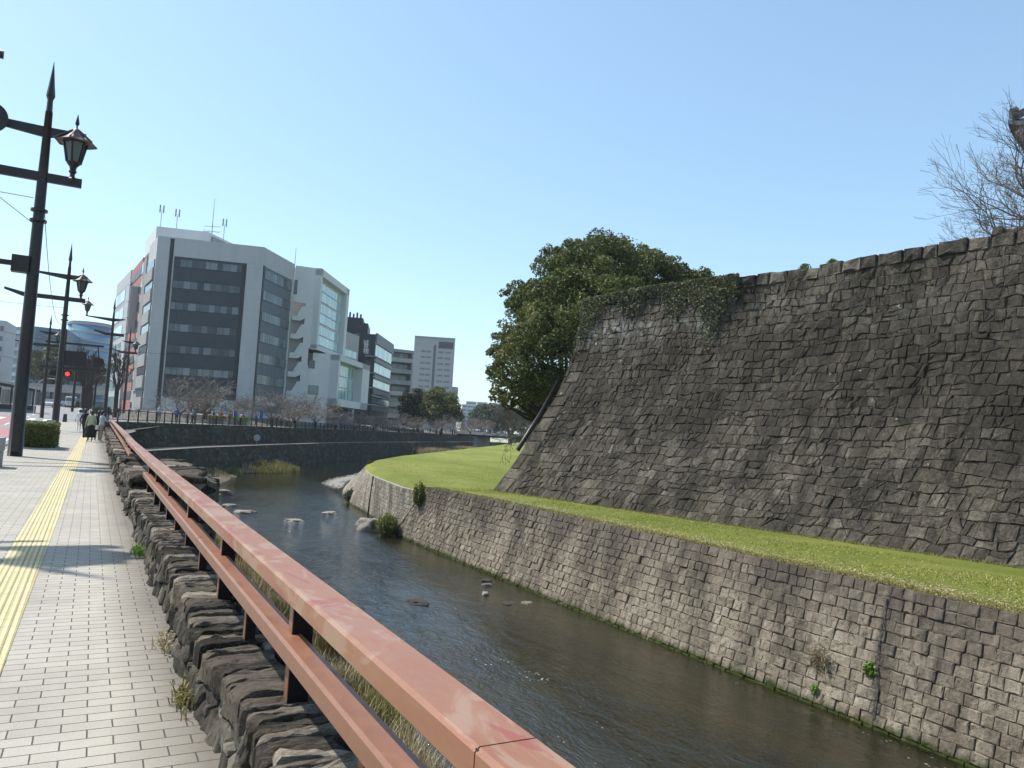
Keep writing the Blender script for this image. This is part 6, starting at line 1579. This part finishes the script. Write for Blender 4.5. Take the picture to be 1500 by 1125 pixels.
# large bare zelkova at the right edge on the castle terrace
q = atq(1590, 330, 41)
def zel():
    rg = random.Random(77); mb = MB(); up = 0.0
    def grow(p, d, L, r, lv):
        n = 4; pts = [p]; q = p; dd = d
        for i in range(n):
            dd = (dd+Vector((rg.gauss(0, .10), rg.gauss(0, .10), rg.gauss(0, .07)+0.035))).normalized(); q = q+dd*(L/n); pts.append(q)
        r1 = max(0.0065, r*0.66); mb.tube(pts, [r+(r1-r)*i/n for i in range(n+1)], 7 if r > 0.05 else (4 if r > 0.02 else 3), 0.5, caps=False)
        if lv <= 0: return
        for j in range(rg.choice((2, 2, 3))):
            ax = Matrix.Rotation(rg.uniform(0, 6.28), 3, dd) @ dd.orthogonal().normalized(); grow(q, (Matrix.Rotation(rg.uniform(0.2, 0.62), 3, ax) @ dd).normalized(), L*0.76*rg.uniform(.8, 1.2), r1*rg.uniform(.75, .98), lv-1)
        if lv >= 2:
            for pp in (pts[2], pts[3]):
                ax = Matrix.Rotation(rg.uniform(0, 6.28), 3, dd) @ dd.orthogonal().normalized(); grow(pp, (Matrix.Rotation(0.8, 3, ax) @ dd).normalized(), L*0.55, r1*0.5, lv-2)
    tr = MB(); tr.smooth = True; tr.tube([(0, 0, -0.5), (0.05, 0, 1.3), (0, 0, 2.6)], [0.34, 0.27, 0.24], 10)
    L_ = Vector((-r0[0], -r0[1], 0)); f_ = Vector((FH[0], FH[1], 0))
    for (a, b, c, Lg, r) in ((0.95, 0.1, 0.25, 2.2, .13), (0.75, -0.3, 0.55, 2.4, .15), (0.5, 0.3, 0.9, 2.5, .16), (0.15, -0.2, 1.0, 2.6, .17), (-0.4, 0.1, 0.9, 2.4, .15), (-0.9, -0.2, 0.4, 2.2, .13), (0.85, 0.4, -0.02, 1.8, .09), (0.9, -0.3, 0.02, 1.9, .09), (0.2, -0.9, 0.5, 2.0, .12), (0.1, 0.9, 0.5, 2.0, .12)):
        grow(Vector((0, 0, 1.5+c*1.0)), (L_*a+f_*b+Vector((0, 0, c))).normalized(), Lg, r, 6)
    return tr, mb
tr, b2 = zel(); bare('zelkova_tree', 'large leafless tree spreading over the castle wall at the right edge', (q.x, q.y, 8.9), 1.22, tr, b2, M_bark)

# evergreen crowns built from leaf clusters
def crown(mb, clumps, n, size, rg, flat=0.75, tmid=0.45, inner=0.25):
    tot = sum(r*r for _, r in clumps)
    for c, r in clumps:
        k = int(n*r*r/tot); ct = rg.gauss(0, 0.13)
        subs = [(Vector((rg.gauss(0, 1), rg.gauss(0, 1), rg.gauss(0, 1)+0.25)).normalized()*r*rg.uniform(0.62, 0.98), r*rg.uniform(0.24, 0.42)) for _ in range(12)]
        for i in range(k):
            so, sr = rg.choice(subs)
            d = Vector((rg.gauss(0, 1), rg.gauss(0, 1), rg.gauss(0, 1)+0.15)).normalized()
            if rg.random() < inner: p = Vector(c)+d*r*rg.uniform(0.4, 0.95); p.z = c[2]+(p.z-c[2])*flat
            else: o = so+d*sr*rg.uniform(0.6, 1.05); p = Vector(c)+Vector((o.x, o.y, o.z*flat))
            leaf(mb, p, size, rg, min(1, max(0, rg.gauss(tmid+ct, 0.2))), up=0.6)
def evergreen(name, label, base, clumps, n, size, m, seed, trunk_r=0.4, flat=0.8, tmid=0.45, limbs=True, core=None):
    rg = random.Random(seed); t = thing(name, label, 'tree', tuple(base)); B_ = Vector(base)
    mb = MB(); loc = [((c[0]-B_.x, c[1]-B_.y, c[2]-B_.z), r) for c, r in clumps]; crown(mb, loc, n, size, rg, flat, tmid); mb.build('crown', m, t)
    tr = MB(); tr.smooth = True; cz = min(c[2] for c, r in loc); h = max(0.6, cz*0.6) if cz > 1 else max(c[2] for c, r in loc)*0.3
    tr.tube([(0, 0, -0.5), (0.1, 0, h*0.5), (0, 0.1, h)], [trunk_r*1.2, trunk_r, trunk_r*0.85], 9)
    tr.tube([(0, 0.1, h*0.95), (0.2, 0, h+(max(c[2] for c, r in loc)-h)*0.6)], [trunk_r*0.8, trunk_r*0.3], 7)
    for c, r in loc[:40]:
        e = Vector(c)-Vector((0, 0, r*0.2)); s = Vector((0, 0, min(h+0.5*rg.random(), max(0.5, e.z-0.3)))); m_ = s.lerp(e, 0.5)+Vector((rg.gauss(0, .2), rg.gauss(0, .2), -0.2))
        tr.tube([s, m_, e], [trunk_r*0.35, trunk_r*0.2, trunk_r*0.06], 5)
    tr.build('trunk', M_barkd, t)
    return t
# the big camphor behind the castle wall: clumps placed where limbs reach, 52-66 m away
CL = [(868, 392, 58, 3.0), (910, 388, 60, 2.9), (825, 403, 57, 2.4), (950, 400, 61, 2.6), (870, 430, 55, 3.0), (918, 432, 57, 2.8), (968, 425, 60, 2.3), (828, 435, 55, 2.6), (788, 440, 57, 2.1), (766, 448, 58, 1.5), (812, 465, 54, 2.4), (848, 465, 53, 2.4), (782, 480, 56, 2.1), (756, 485, 58, 1.4), (745, 512, 58, 1.1), (798, 502, 54, 2.2), (764, 520, 56, 1.8), (820, 510, 53, 2.1), (735, 545, 58, 1.1), (757, 553, 56, 1.6), (788, 545, 54, 2.1), (740, 572, 57, 1.1), (764, 577, 56, 1.2), (1000, 425, 62, 1.9), (1030, 418, 63, 1.5), (1050, 418, 63, 1.0), (988, 408, 62, 1.7), (1015, 410, 62, 1.3), (805, 575, 56, 1.6), (734, 497, 59, 0.8), (808, 376, 59, 1.1), (872, 362, 60, 1.3), (840, 368, 60, 1.2), (755, 428, 59, 1.1), (950, 376, 62, 1.2), (905, 362, 61, 1.0), (724, 545, 58, 0.7), (728, 580, 58, 0.7), (745, 592, 57, 0.7), (722, 515, 59, 0.6), (985, 388, 62, 0.9)]
cl = [(tuple(atq(a, b, c)), r) for a, b, c, r in CL]
brg2 = random.Random(6)
cl += [((c[0]+FH[0]*r*1.5+brg2.gauss(0, .5), c[1]+FH[1]*r*1.5+brg2.gauss(0, .5), c[2]-0.2), r*0.9) for c, r in cl[:14]]
q = atq(835, 600, 60)
evergreen('camphor_tree', 'huge round evergreen tree rising behind the left corner of the castle wall', (q.x, q.y, -1.4), cl, 150000, 0.205, M_leaf, 5, 0.7, tmid=0.48)
cl = [(tuple(atq(a, b, c)), r) for a, b, c, r in [(792, 585, 62, 2.0), (805, 560, 60, 1.8), (780, 600, 64, 1.2), (815, 590, 58, 1.6)]]
q = atq(800, 640, 62); evergreen('dark_shrub', 'dark evergreen bush at the foot of the huge tree left of the castle corner', (q.x, q.y, -1.3), cl, 9000, 0.24, M_leafd, 15, 0.2)
# far evergreens by the tower
def ev(label, L, n, size, m, seed, base, tr=0.35, name='evergreen_tree', tmid=0.45):
    cl = [(tuple(atq(a, b, c)), r) for a, b, c, r in L]; q = atq(*base); return evergreen(name, label, (q.x, q.y, 0.9 if name != 'hill_tree' else q.z), cl, n, size, m, seed, tr, tmid=tmid)
ev('dark evergreen tree left of the brighter round one in front of the pale tower', [(612, 592, 232, 4.6), (602, 600, 230, 4.0), (622, 600, 228, 4.4), (607, 612, 228, 4.0), (598, 588, 234, 3.0), (625, 585, 236, 3.6)], 9000, 0.75, M_leafd, 21, (612, 625, 231))
ev('round olive evergreen tree in front of the pale tower', [(642, 590, 222, 4.6), (655, 595, 222, 4.4), (632, 600, 221, 3.8), (648, 606, 220, 4.6), (663, 605, 222, 3.4), (640, 582, 224, 3.2), (630, 610, 220, 3.0)], 12000, 0.7, M_leafy, 22, (647, 625, 222))
ev('hazy green tree mass right of the far towers, beyond the bridge', [(705, 608, 330, 5), (720, 604, 330, 5.5), (735, 606, 332, 5), (695, 614, 325, 4), (712, 618, 325, 5), (730, 620, 325, 5), (745, 612, 330, 4)], 9000, 1.0, M_hill, 23, (718, 630, 330))
ev('grey green tree mass behind the tangled bare tree by the castle corner', [(765, 612, 300, 5), (780, 606, 300, 5), (792, 602, 290, 5), (770, 622, 290, 4.5), (755, 620, 300, 4), (800, 615, 280, 5)], 8000, 1.0, M_hill, 24, (778, 632, 295))
ev('small light green shrub below the dark evergreen on the promenade', [(603, 622, 200, 1.3), (609, 621, 200, 1.2)], 700, 0.35, M_leafy, 25, (605, 630, 200), 0.1)
# hill and street-end trees at the left
ev('large olive tree on the slope behind the overpass at the left', [(60, 535, 262, 6), (75, 528, 262, 6.5), (92, 534, 262, 6), (50, 545, 262, 5), (105, 545, 262, 5), (70, 545, 260, 6), (88, 550, 260, 6)], 11000, 0.95, M_hill, 26, (75, 575, 262))
ev('green tree on the slope right of the large olive tree, above the traffic', [(110, 538, 270, 5), (122, 545, 270, 5), (132, 540, 272, 4.5), (118, 552, 268, 4), (140, 550, 272, 4)], 6000, 0.95, M_leafy, 27, (120, 575, 270))
# trimmed dark street trees standing in a row beyond the crossing
strees = []
tp = bare_tree_mesh(61, H=7.5, spread=0.55, levels=5, trunk=0.24, low=0.5, up=0.9, n0=4, shrink=0.7, rmin=0.03)
for i, (x, y) in enumerate([(-1.2, 118), (-1.0, 127), (-0.9, 138), (-0.7, 150), (-0.5, 163), (-0.3, 176), (2.6, 112), (3.4, 140)]):
    ords = ['nearest', 'second', 'third', 'fourth', 'fifth', 'farthest']
    lb = f'{ords[i]} of the row of dark pruned street trees beyond the crossing' if i < 6 else ('dark pruned street tree close to the corner lamp post' if i == 6 else 'dark pruned street tree beside the red brown building')
    if i == 0:
        t = thing('street_tree', lb, 'tree', (x, y, street_z(y)), 0, 'pruned dark street trees'); tp[0].build('trunk', M_barkd, t); tp[1].build('branches', M_barkd, t); T0 = t; K0_ = kids(t)
    else:
        t = T0.copy(); C.objects.link(t); t.location = (x, y, street_z(y)); t.rotation_euler = (0, 0, i*1.3); tag(t, lb)
        for c in K0_: d = c.copy(); C.objects.link(d); d.parent = t
for (px, py, d, lb) in ((114, 592, 150, 'low rounded hedge at the roadside right of the van'), (150, 596, 112, 'low rounded hedge behind the standing group at the handrail')):
    q = atq(px, py, d); t = thing('roadside_hedge', lb, 'hedge', (q.x, q.y, street_z(q.y))); mb = MB(); rg = random.Random(px)
    for i in range(1800):
        a = rg.uniform(0, 6.28); k = rg.uniform(0.7, 1.0); h = rg.uniform(0, 1); leaf(mb, (1.5*k*math.cos(a)*(1-0.3*h), 2.5*k*math.sin(a)*(1-0.3*h), h*1.1), 0.22, rg)
    mb.build('leaves', M_leaf, t)

# ivy over the castle coping
rg = random.Random(44); mb = MB()
for i in range(11000):
    s = rg.choice((rg.uniform(-0.1, 1.4), rg.uniform(0, 10), rg.uniform(0, 10), rg.uniform(5.5, 10.6), rg.uniform(8, 10.6)))
    t0 = Ht-0.02
    if s < 1.4: dmax = 2.6*(1-s/1.9)+0.4
    elif s < 6: dmax = 0.95+0.5*math.sin(s*2.1)
    elif s < 8.4: dmax = 1.5+0.5*math.sin(s*3)
    else: dmax = 2.5+0.7*math.sin(s*4.2)-max(0, s-9.9)*2.5
    d = abs(rg.gauss(0, 0.45))*max(0.25, dmax)
    if d > dmax*1.15: continue
    p = csurf(s+rg.gauss(0, .05), max(0, t0-d+0.12), rg.uniform(0.03, 0.2))
    leaf(mb, p, 0.125, rg, min(1, max(0, rg.gauss(0.45, 0.25))), up=0.1)
o = mb.build('ivy', M_ivy); tag(o, 'ivy spilling over the top left stretch of the castle wall', 'ivy')
# small tufts on top of the wall
for (s, r, lb) in ((13.6, 0.22, 'small green tuft growing on top of the castle wall, left one of two'), (14.9, 0.2, 'small green tuft growing on top of the castle wall, right one of two')):
    mb = MB(); p = csurf(s, Ht, 0)
    mb.blob((p[0]+0.3, p[1], p[2]-0.05), (r*0.4, r*0.6, 0.1), 10, 6, 0.2, 0.2, rg)
    for i in range(420): th_ = rg.uniform(0, 6.28); ph_ = rg.uniform(0, 1.5); k_ = rg.uniform(0.6, 1.5); leaf(mb, (p[0]+0.3+r*0.55*k_*math.cos(th_)*math.sin(ph_), p[1]+r*k_*math.sin(th_)*math.sin(ph_), p[2]+0.16*k_*math.cos(ph_)), 0.07, rg)
    o = mb.build('wall_tuft', M_leafy); tag(o, lb, 'plant')

# plants on the river walls
def bush(name, label, c, r, n, size, m, seed, squash=0.8, cat='plant'):
    rg = random.Random(seed); mb = MB()
    for i in range(n):
        d = Vector((rg.gauss(0, 1), rg.gauss(0, 1), rg.gauss(0, 1))).normalized()*rg.uniform(0.35, 1)**0.6; k = 1+0.25*math.sin(d.x*7+seed)*math.cos(d.y*6)
        leaf(mb, (c[0]+d.x*r[0]*k, c[1]+d.y*r[1]*k, c[2]+d.z*r[2]*k), size, rg, min(1, max(0, rg.gauss(0.4+0.35*d.z, 0.2))), up=0.5)
    o = mb.build(name, m); return tag(o, label, cat)
p = atz(606, 722, -1.9)
bush('bush', 'leafy bush clinging to the joint between the straight and sloped river walls', (15.8, 38.8, -1.85), (0.36, 0.5, 0.65), 2000, 0.10, M_leafy, 1)
bush('bush', 'round olive bush at the water line beside the big grey rock', (15.05, 41.4, -3.85), (0.6, 0.7, 0.68), 3600, 0.11, M_leafy, 2)
q = atz(513, 729, -4.0); bush('bush', 'small dark bush at the foot of the sloped river wall', (q.x+0.3, q.y, -3.85), (0.75, 0.85, 0.55), 2600, 0.12, M_leafd, 3)
def on_rev(px, py):
    best = None
    for i in range(400):
        for j in range(24):
            s, t_ = L1*i/400, H1*j/24; p = surf1(s, t_, 0.05); v = Vector(p)-Vector((0, 0, EYE)); z = v.dot(Vector(fw)); X = 750+FPX*v.dot(Vector(rr))/z; Y = 562.5-FPX*v.dot(Vector(uu))/z
            if z > 0:
                e = (X-px)**2+(Y-py)**2
                if best is None or e < best[0]: best = (e, p, s, t_)
    return best
g = on_rev(1275, 979); bush('wall_plant', 'bright green fern like plant sprouting from the revetment wall', g[1], (0.10, 0.16, 0.18), 260, 0.075, M_bright, 4)
g = on_rev(1196, 1012); bush('wall_plant', 'small green weed low on the revetment wall near the water', g[1], (0.06, 0.10, 0.16), 110, 0.06, M_bright, 5)
g = on_rev(1200, 968); 
mb = MB(); rg = random.Random(9)
for i in range(260):
    a = Vector(g[1])+Vector((-0.03, rg.gauss(0, .16), rg.gauss(0, .18))); b = a+Vector((rg.uniform(-.16, 0), rg.gauss(0, .12), rg.gauss(0.04, .12))); mb.tube([a, a.lerp(b, .5)+Vector((0, 0, .03)), b], [0.006, 0.005, 0.002], 3, rg.random(), caps=False)
o = mb.build('dry_weed', M_straw); tag(o, 'withered brown weed tangle stuck on the revetment wall', 'plant')
# dark vertical crack with dry creeper in the revetment
ga, gb2 = on_rev(1296, 870), on_rev(1278, 1055)
mb = MB(); n = 60
for j in range(5):
    pts = []
    for i in range(n+1):
        f = i/n; s = ga[2]+(gb2[2]-ga[2])*f+rg.gauss(0, .012)+0.03*(j-2)*math.sin(f*9+j); t_ = ga[3]+(gb2[3]-ga[3])*f; pts.append(surf1(s, t_, 0.045+rg.uniform(0, .02)))
    mb.tube(pts, 0.006 if j else 0.011, 4, rg.random(), caps=False)
o = mb.build('dry_creeper', M_bark); tag(o, 'dry creeper stem running down a crack of the revetment wall', 'plant')

# reeds and dry grass on the near bank (uncountable)
def blades(mb, x, y, z, n, h, rg, lean=0.35, w=0.010, spread=0.14):
    for i in range(n):
        bx, by = x+rg.gauss(0, spread), y+rg.gauss(0, spread); a = rg.uniform(0, 6.28); L = h*rg.uniform(0.5, 1.15); ln = lean*rg.uniform(0.2, 1.6)
        dx, dy = math.cos(a), math.sin(a); px_, py_ = -dy*w, dx*w; tn = rg.random()
        m1 = (bx+dx*L*ln*0.35, by+dy*L*ln*0.35, z+L*0.6); m2 = (bx+dx*L*ln, by+dy*L*ln, z+L*(1-ln*0.35))
        mb.add([(bx-px_, by-py_, z), (bx+px_, by+py_, z), (m1[0]+px_*.8, m1[1]+py_*.8, m1[2]), (m1[0]-px_*.8, m1[1]-py_*.8, m1[2]), m2], [(0, 1, 2, 3), (3, 2, 4)], tn)
rg = random.Random(14); mb = MB(); mg = MB()
for i in range(2400):
    y = rg.uniform(5, 46)**1.0; xe = bank_x(y); x = xe-abs(rg.gauss(0, 0.55))-0.15
    z = -4.3+0.25*max(0, xe-x)
    k = math.sin(y*1.3)+math.sin(y*0.47+2)
    if k < -0.9: continue
    (blades(mb, x, y, z, 14, 0.75 if k > 0 else 0.5, rg, w=0.009) if (math.sin(y*0.9+x*2) > -0.35) else blades(mg, x, y, z, 14, 0.6, rg, w=0.009))
for i in range(1500):
    y = rg.uniform(5, 40); x = rg.uniform(1.8, bank_x(y)-0.5); blades(mg if rg.random() < 0.4 else mb, x, y, -3.4-0.22*(x-1.8)-0.1, 9, 0.4, rg, w=0.009)
o = mb.build('dry_reeds', M_straw); o['kind'] = 'stuff'
o = mg.build('green_reeds', M_reedg); o['kind'] = 'stuff'
# clumps on the far inner bank, one by one
for j, (px, py, r, h, m, lb) in enumerate([(300, 690, 1.6, 1.0, M_straw, 'dry straw coloured clump at the left end of the far bank'), (322, 686, 1.5, 1.2, M_reedg, 'mixed green and straw clump second from the left on the far bank'), (338, 683, 1.7, 1.5, M_straw, 'tall dry clump in the middle of the far bank'),
    (378, 682, 2.2, 1.3, M_reedg, 'wide olive clump lying along the water on the far bank'), (402, 680, 2.2, 1.2, M_reedg, 'olive clump at the right end of the far bank plants')]):
    q = atz(px, py+6, -4.3); q = Vector((q.x, q.y-2.0, q.z)); mb = MB(); rg = random.Random(50+j)
    for i in range(420): a = rg.uniform(0, 6.28); k = math.sqrt(rg.random()); blades(mb, q.x+r*1.2*k*math.cos(a), q.y+1.2+r*1.8*k*math.sin(a), -4.4+0.3*(1-k), 9, h*0.95*(1.1-0.5*k)*(0.8+0.3*math.sin(a*3+j)), rg, w=0.025, spread=0.25)
    o = mb.build('reed_clump', m); tag(o, lb, 'reeds')
for j, (px, py, lb) in enumerate([(643, 660, 'pale dry reed clump at the foot of the dark embankment, above the lawn edge'), (682, 656, 'smaller dry reed clump right of the pale one above the lawn edge')]):
    q = atz(px, py+3, -3.6); mb = MB(); rg = random.Random(70+j)
    for i in range(200): blades(mb, q.x+rg.gauss(0, 2.6), q.y+rg.gauss(0, 2.0), -4.2, 8, 2.0, rg, w=0.05, spread=0.3)
    o = mb.build('reed_clump', M_straw); tag(o, lb, 'reeds')
mud = [(5.5, 62), (7.5, 70), (11, 80), (15, 89), (19.5, 97), (24, 104), (26, 110), (22, 106), (17, 100), (10, 88), (4, 74), (3, 66)]
mb = MB(); n = len(mud); cx = sum(p[0] for p in mud)/n; cy = sum(p[1] for p in mud)/n
mb.add([(p[0], p[1], -4.50) for p in mud]+[(p[0]*0.8+cx*0.2, p[1]*0.8+cy*0.2, -4.37) for p in mud]+[(cx, cy, -4.33)], [(i, (i+1) % n, n+(i+1) % n, n+i) for i in range(n)]+[(n+i, n+(i+1) % n, 2*n) for i in range(n)])
o = mb.build('mud_bank', M_emb); orient(o); o['kind'] = 'structure'
# weeds at the foot of the parapet and litter on the lawn
for (y, n, m, lb) in ((9.9, 60, M_bright, 'fresh green weed at the foot of the parapet by the lamp shadow'), (4.72, 45, M_reedg, 'withered little weed in a gap at the foot of the parapet, nearest the camera'), (5.9, 30, M_straw, 'dry weed tuft at the foot of the parapet, second nearest the camera')):
    mb = MB(); rg = random.Random(int(y*10)); 
    for i in range(n): blades(mb, 0.60+rg.gauss(0, 0.03), y+rg.gauss(0, 0.12), 0.0, 3, 0.11, rg, w=0.004, lean=0.8, spread=0.02)
    for i in range(n): leaf(mb, (0.60+rg.gauss(0, 0.035), y+rg.gauss(0, 0.12), abs(rg.gauss(0.03, 0.03))), 0.03, rg)
    o = mb.build('weed', m); tag(o, lb, 'weed')
rg = random.Random(33); mb = MB()
for i in range(5200):   # grass fringe hanging over the revetment edge and along the castle foot
    if rg.random() < 0.6: s = rg.uniform(0, L1); a = poly_at(top_curve, s); x, y = a[0]+rg.uniform(0.15, 0.75), a[1]
    else: s = rg.uniform(0, 40); p = cb+dr*s; x, y = p.x-rg.uniform(0.0, 0.35), p.y
    blades(mb, x, y, -1.41, 4, 0.10, rg, w=0.008, lean=0.9, spread=0.06)
o = mb.build('grass_fringe', M_reedg); o['kind'] = 'stuff'
mb = MB()
for i in range(16000):
    s = rg.uniform(6, L1-4); a = poly_at(top_curve, s); off = abs(rg.gauss(0.7, 0.45)); off = off if rg.random() < 0.8 else rg.uniform(0.4, 5)
    leaf(mb, (a[0]+0.25+off, a[1], -1.385), 0.05, rg, rg.uniform(0.4, 1.0), up=4)
o = mb.build('fallen_leaves', M_straw); o['kind'] = 'stuff'
mb = MB()
for i in range(60000):
    y = 4+70*rg.random()**1.6; x = 16.8+rg.random()*(5.2+(20-y)*0.05) if y < 38 else rg.uniform(17.0, 40)
    if y >= 38 and (not in_poly(x, y, lawn_poly) or not in_poly(x-0.5, y-0.3, lawn_poly)): continue
    if math.sin(x*1.7+math.sin(y*0.9)*2)+math.sin(y*1.1+x) < rg.uniform(-1.6, 1.2): continue
    blades(mb, x, y, lawn_z(x, y), 1, 0.05, rg, w=0.012, lean=0.9, spread=0.02)
o = mb.build('lawn_blades', m_leaf('lawn_blade', (0.17, 0.20, 0.03), (0.27, 0.29, 0.055), (0.42, 0.40, 0.13))); o['kind'] = 'stuff'

# ------------------------------------------------------------------ rocks in the river
def rock(label, px, py, w, h, seed, dz=0.0, flat=1.0, m=None):
    q = atz(px, py, -4.4); rg = random.Random(seed); bm = bmesh.new(); bmesh.ops.create_icosphere(bm, subdivisions=4, radius=1.0)
    from mathutils import noise as mn
    for v in bm.verts:
        n = v.co.normalized(); k = 1+0.42*mn.noise(n*1.5+Vector((seed*3.1, 0, 0)))+0.14*mn.noise(n*4+Vector((seed, 5, 0))); cc = max(-1, min(1, n.z)); v.co = Vector((n.x*k*w, n.y*k*w*0.7, (n.z*k*h if n.z < 0 else min(n.z*k, 0.72+0.2*mn.noise(n*3))*h*flat)))
    me = bpy.data.meshes.new('river_rock'); bm.to_mesh(me); bm.free(); me.materials.append(m or M_rock)
    for p in me.polygons: p.use_smooth = seed % 2 == 0
    at = me.attributes.new('tint', 'FLOAT', 'POINT'); at.data.foreach_set('value', [0.5]*len(me.vertices))
    o = bpy.data.objects.new('river_rock', me); C.objects.link(o); o.location = (q.x, q.y, -4.42+dz); o.rotation_euler = (0, 0, rg.uniform(0, 6)); tag(o, label, 'rock')
rock('large grey boulder in front of the bush at the bend of the river wall', 545, 776, 1.0, 0.75, 2, 0.1)
rock('small boulder joined to the right side of the large grey one', 566, 772, 0.45, 0.35, 4, 0.1)
rock('dark flat rock barely above the water near the middle of the river', 612, 883, 0.50, 0.14, 6, m=M_par_gap)
rock('small pale stone below the dark one near the revetment', 711, 871, 0.20, 0.16, 8)
rock('small dark stone above the pale one near the revetment', 713, 858, 0.24, 0.14, 10, m=M_par)
rock('tiny dark stone topmost of the three near the revetment', 712, 851, 0.28, 0.12, 12, m=M_par_gap)
rock('half sunk brown stone at the water surface close to the revetment', 770, 883, 0.3, 0.06, 14, m=M_par)
rock('half sunk dark stone left of the brown one close to the revetment', 745, 884, 0.34, 0.07, 28, m=M_par_gap)
rock('flat tan rock alone in the middle of the upper river', 430, 763, 0.72, 0.17, 16)
rock('pale flat rock near the foot of the sloped wall in the river', 484, 752, 0.72, 0.17, 18)
rock('pale flat rock just beyond the handrail in the upper river', 357, 750, 0.8, 0.17, 20)
rock('broad smooth boulder at the left water edge beyond the handrail', 316, 724, 1.25, 0.7, 22, flat=0.8)
rock('low smooth boulder in front of the broad one beyond the handrail', 308, 733, 0.9, 0.35, 24)
rock('small boulder behind the broad one beyond the handrail', 306, 713, 0.6, 0.5, 26)
rock('small rock half hidden behind the handrail', 335, 742, 0.5, 0.25, 30)

# ------------------------------------------------------------------ air between the camera and the far buildings
mb = MB(); mb.box(-980, 1300, -320, 1900, -6.0, 75.0); hz_ = mb.build('haze', M_conc)
hm = bpy.data.materials.new('haze_air'); hm.use_nodes = True; hn = hm.node_tree; hn.nodes.clear()
ho = hn.nodes.new('ShaderNodeOutputMaterial'); hv = hn.nodes.new('ShaderNodeVolumePrincipled'); hv.inputs['Color'].default_value = (0.86, 0.92, 1.0, 1); hv.inputs['Density'].default_value = 0.00015
hv.inputs['Anisotropy'].default_value = 0.3
hn.links.new(hv.outputs[0], ho.inputs['Volume']); hz_.data.materials.clear(); hz_.data.materials.append(hm); hz_['kind'] = 'stuff'
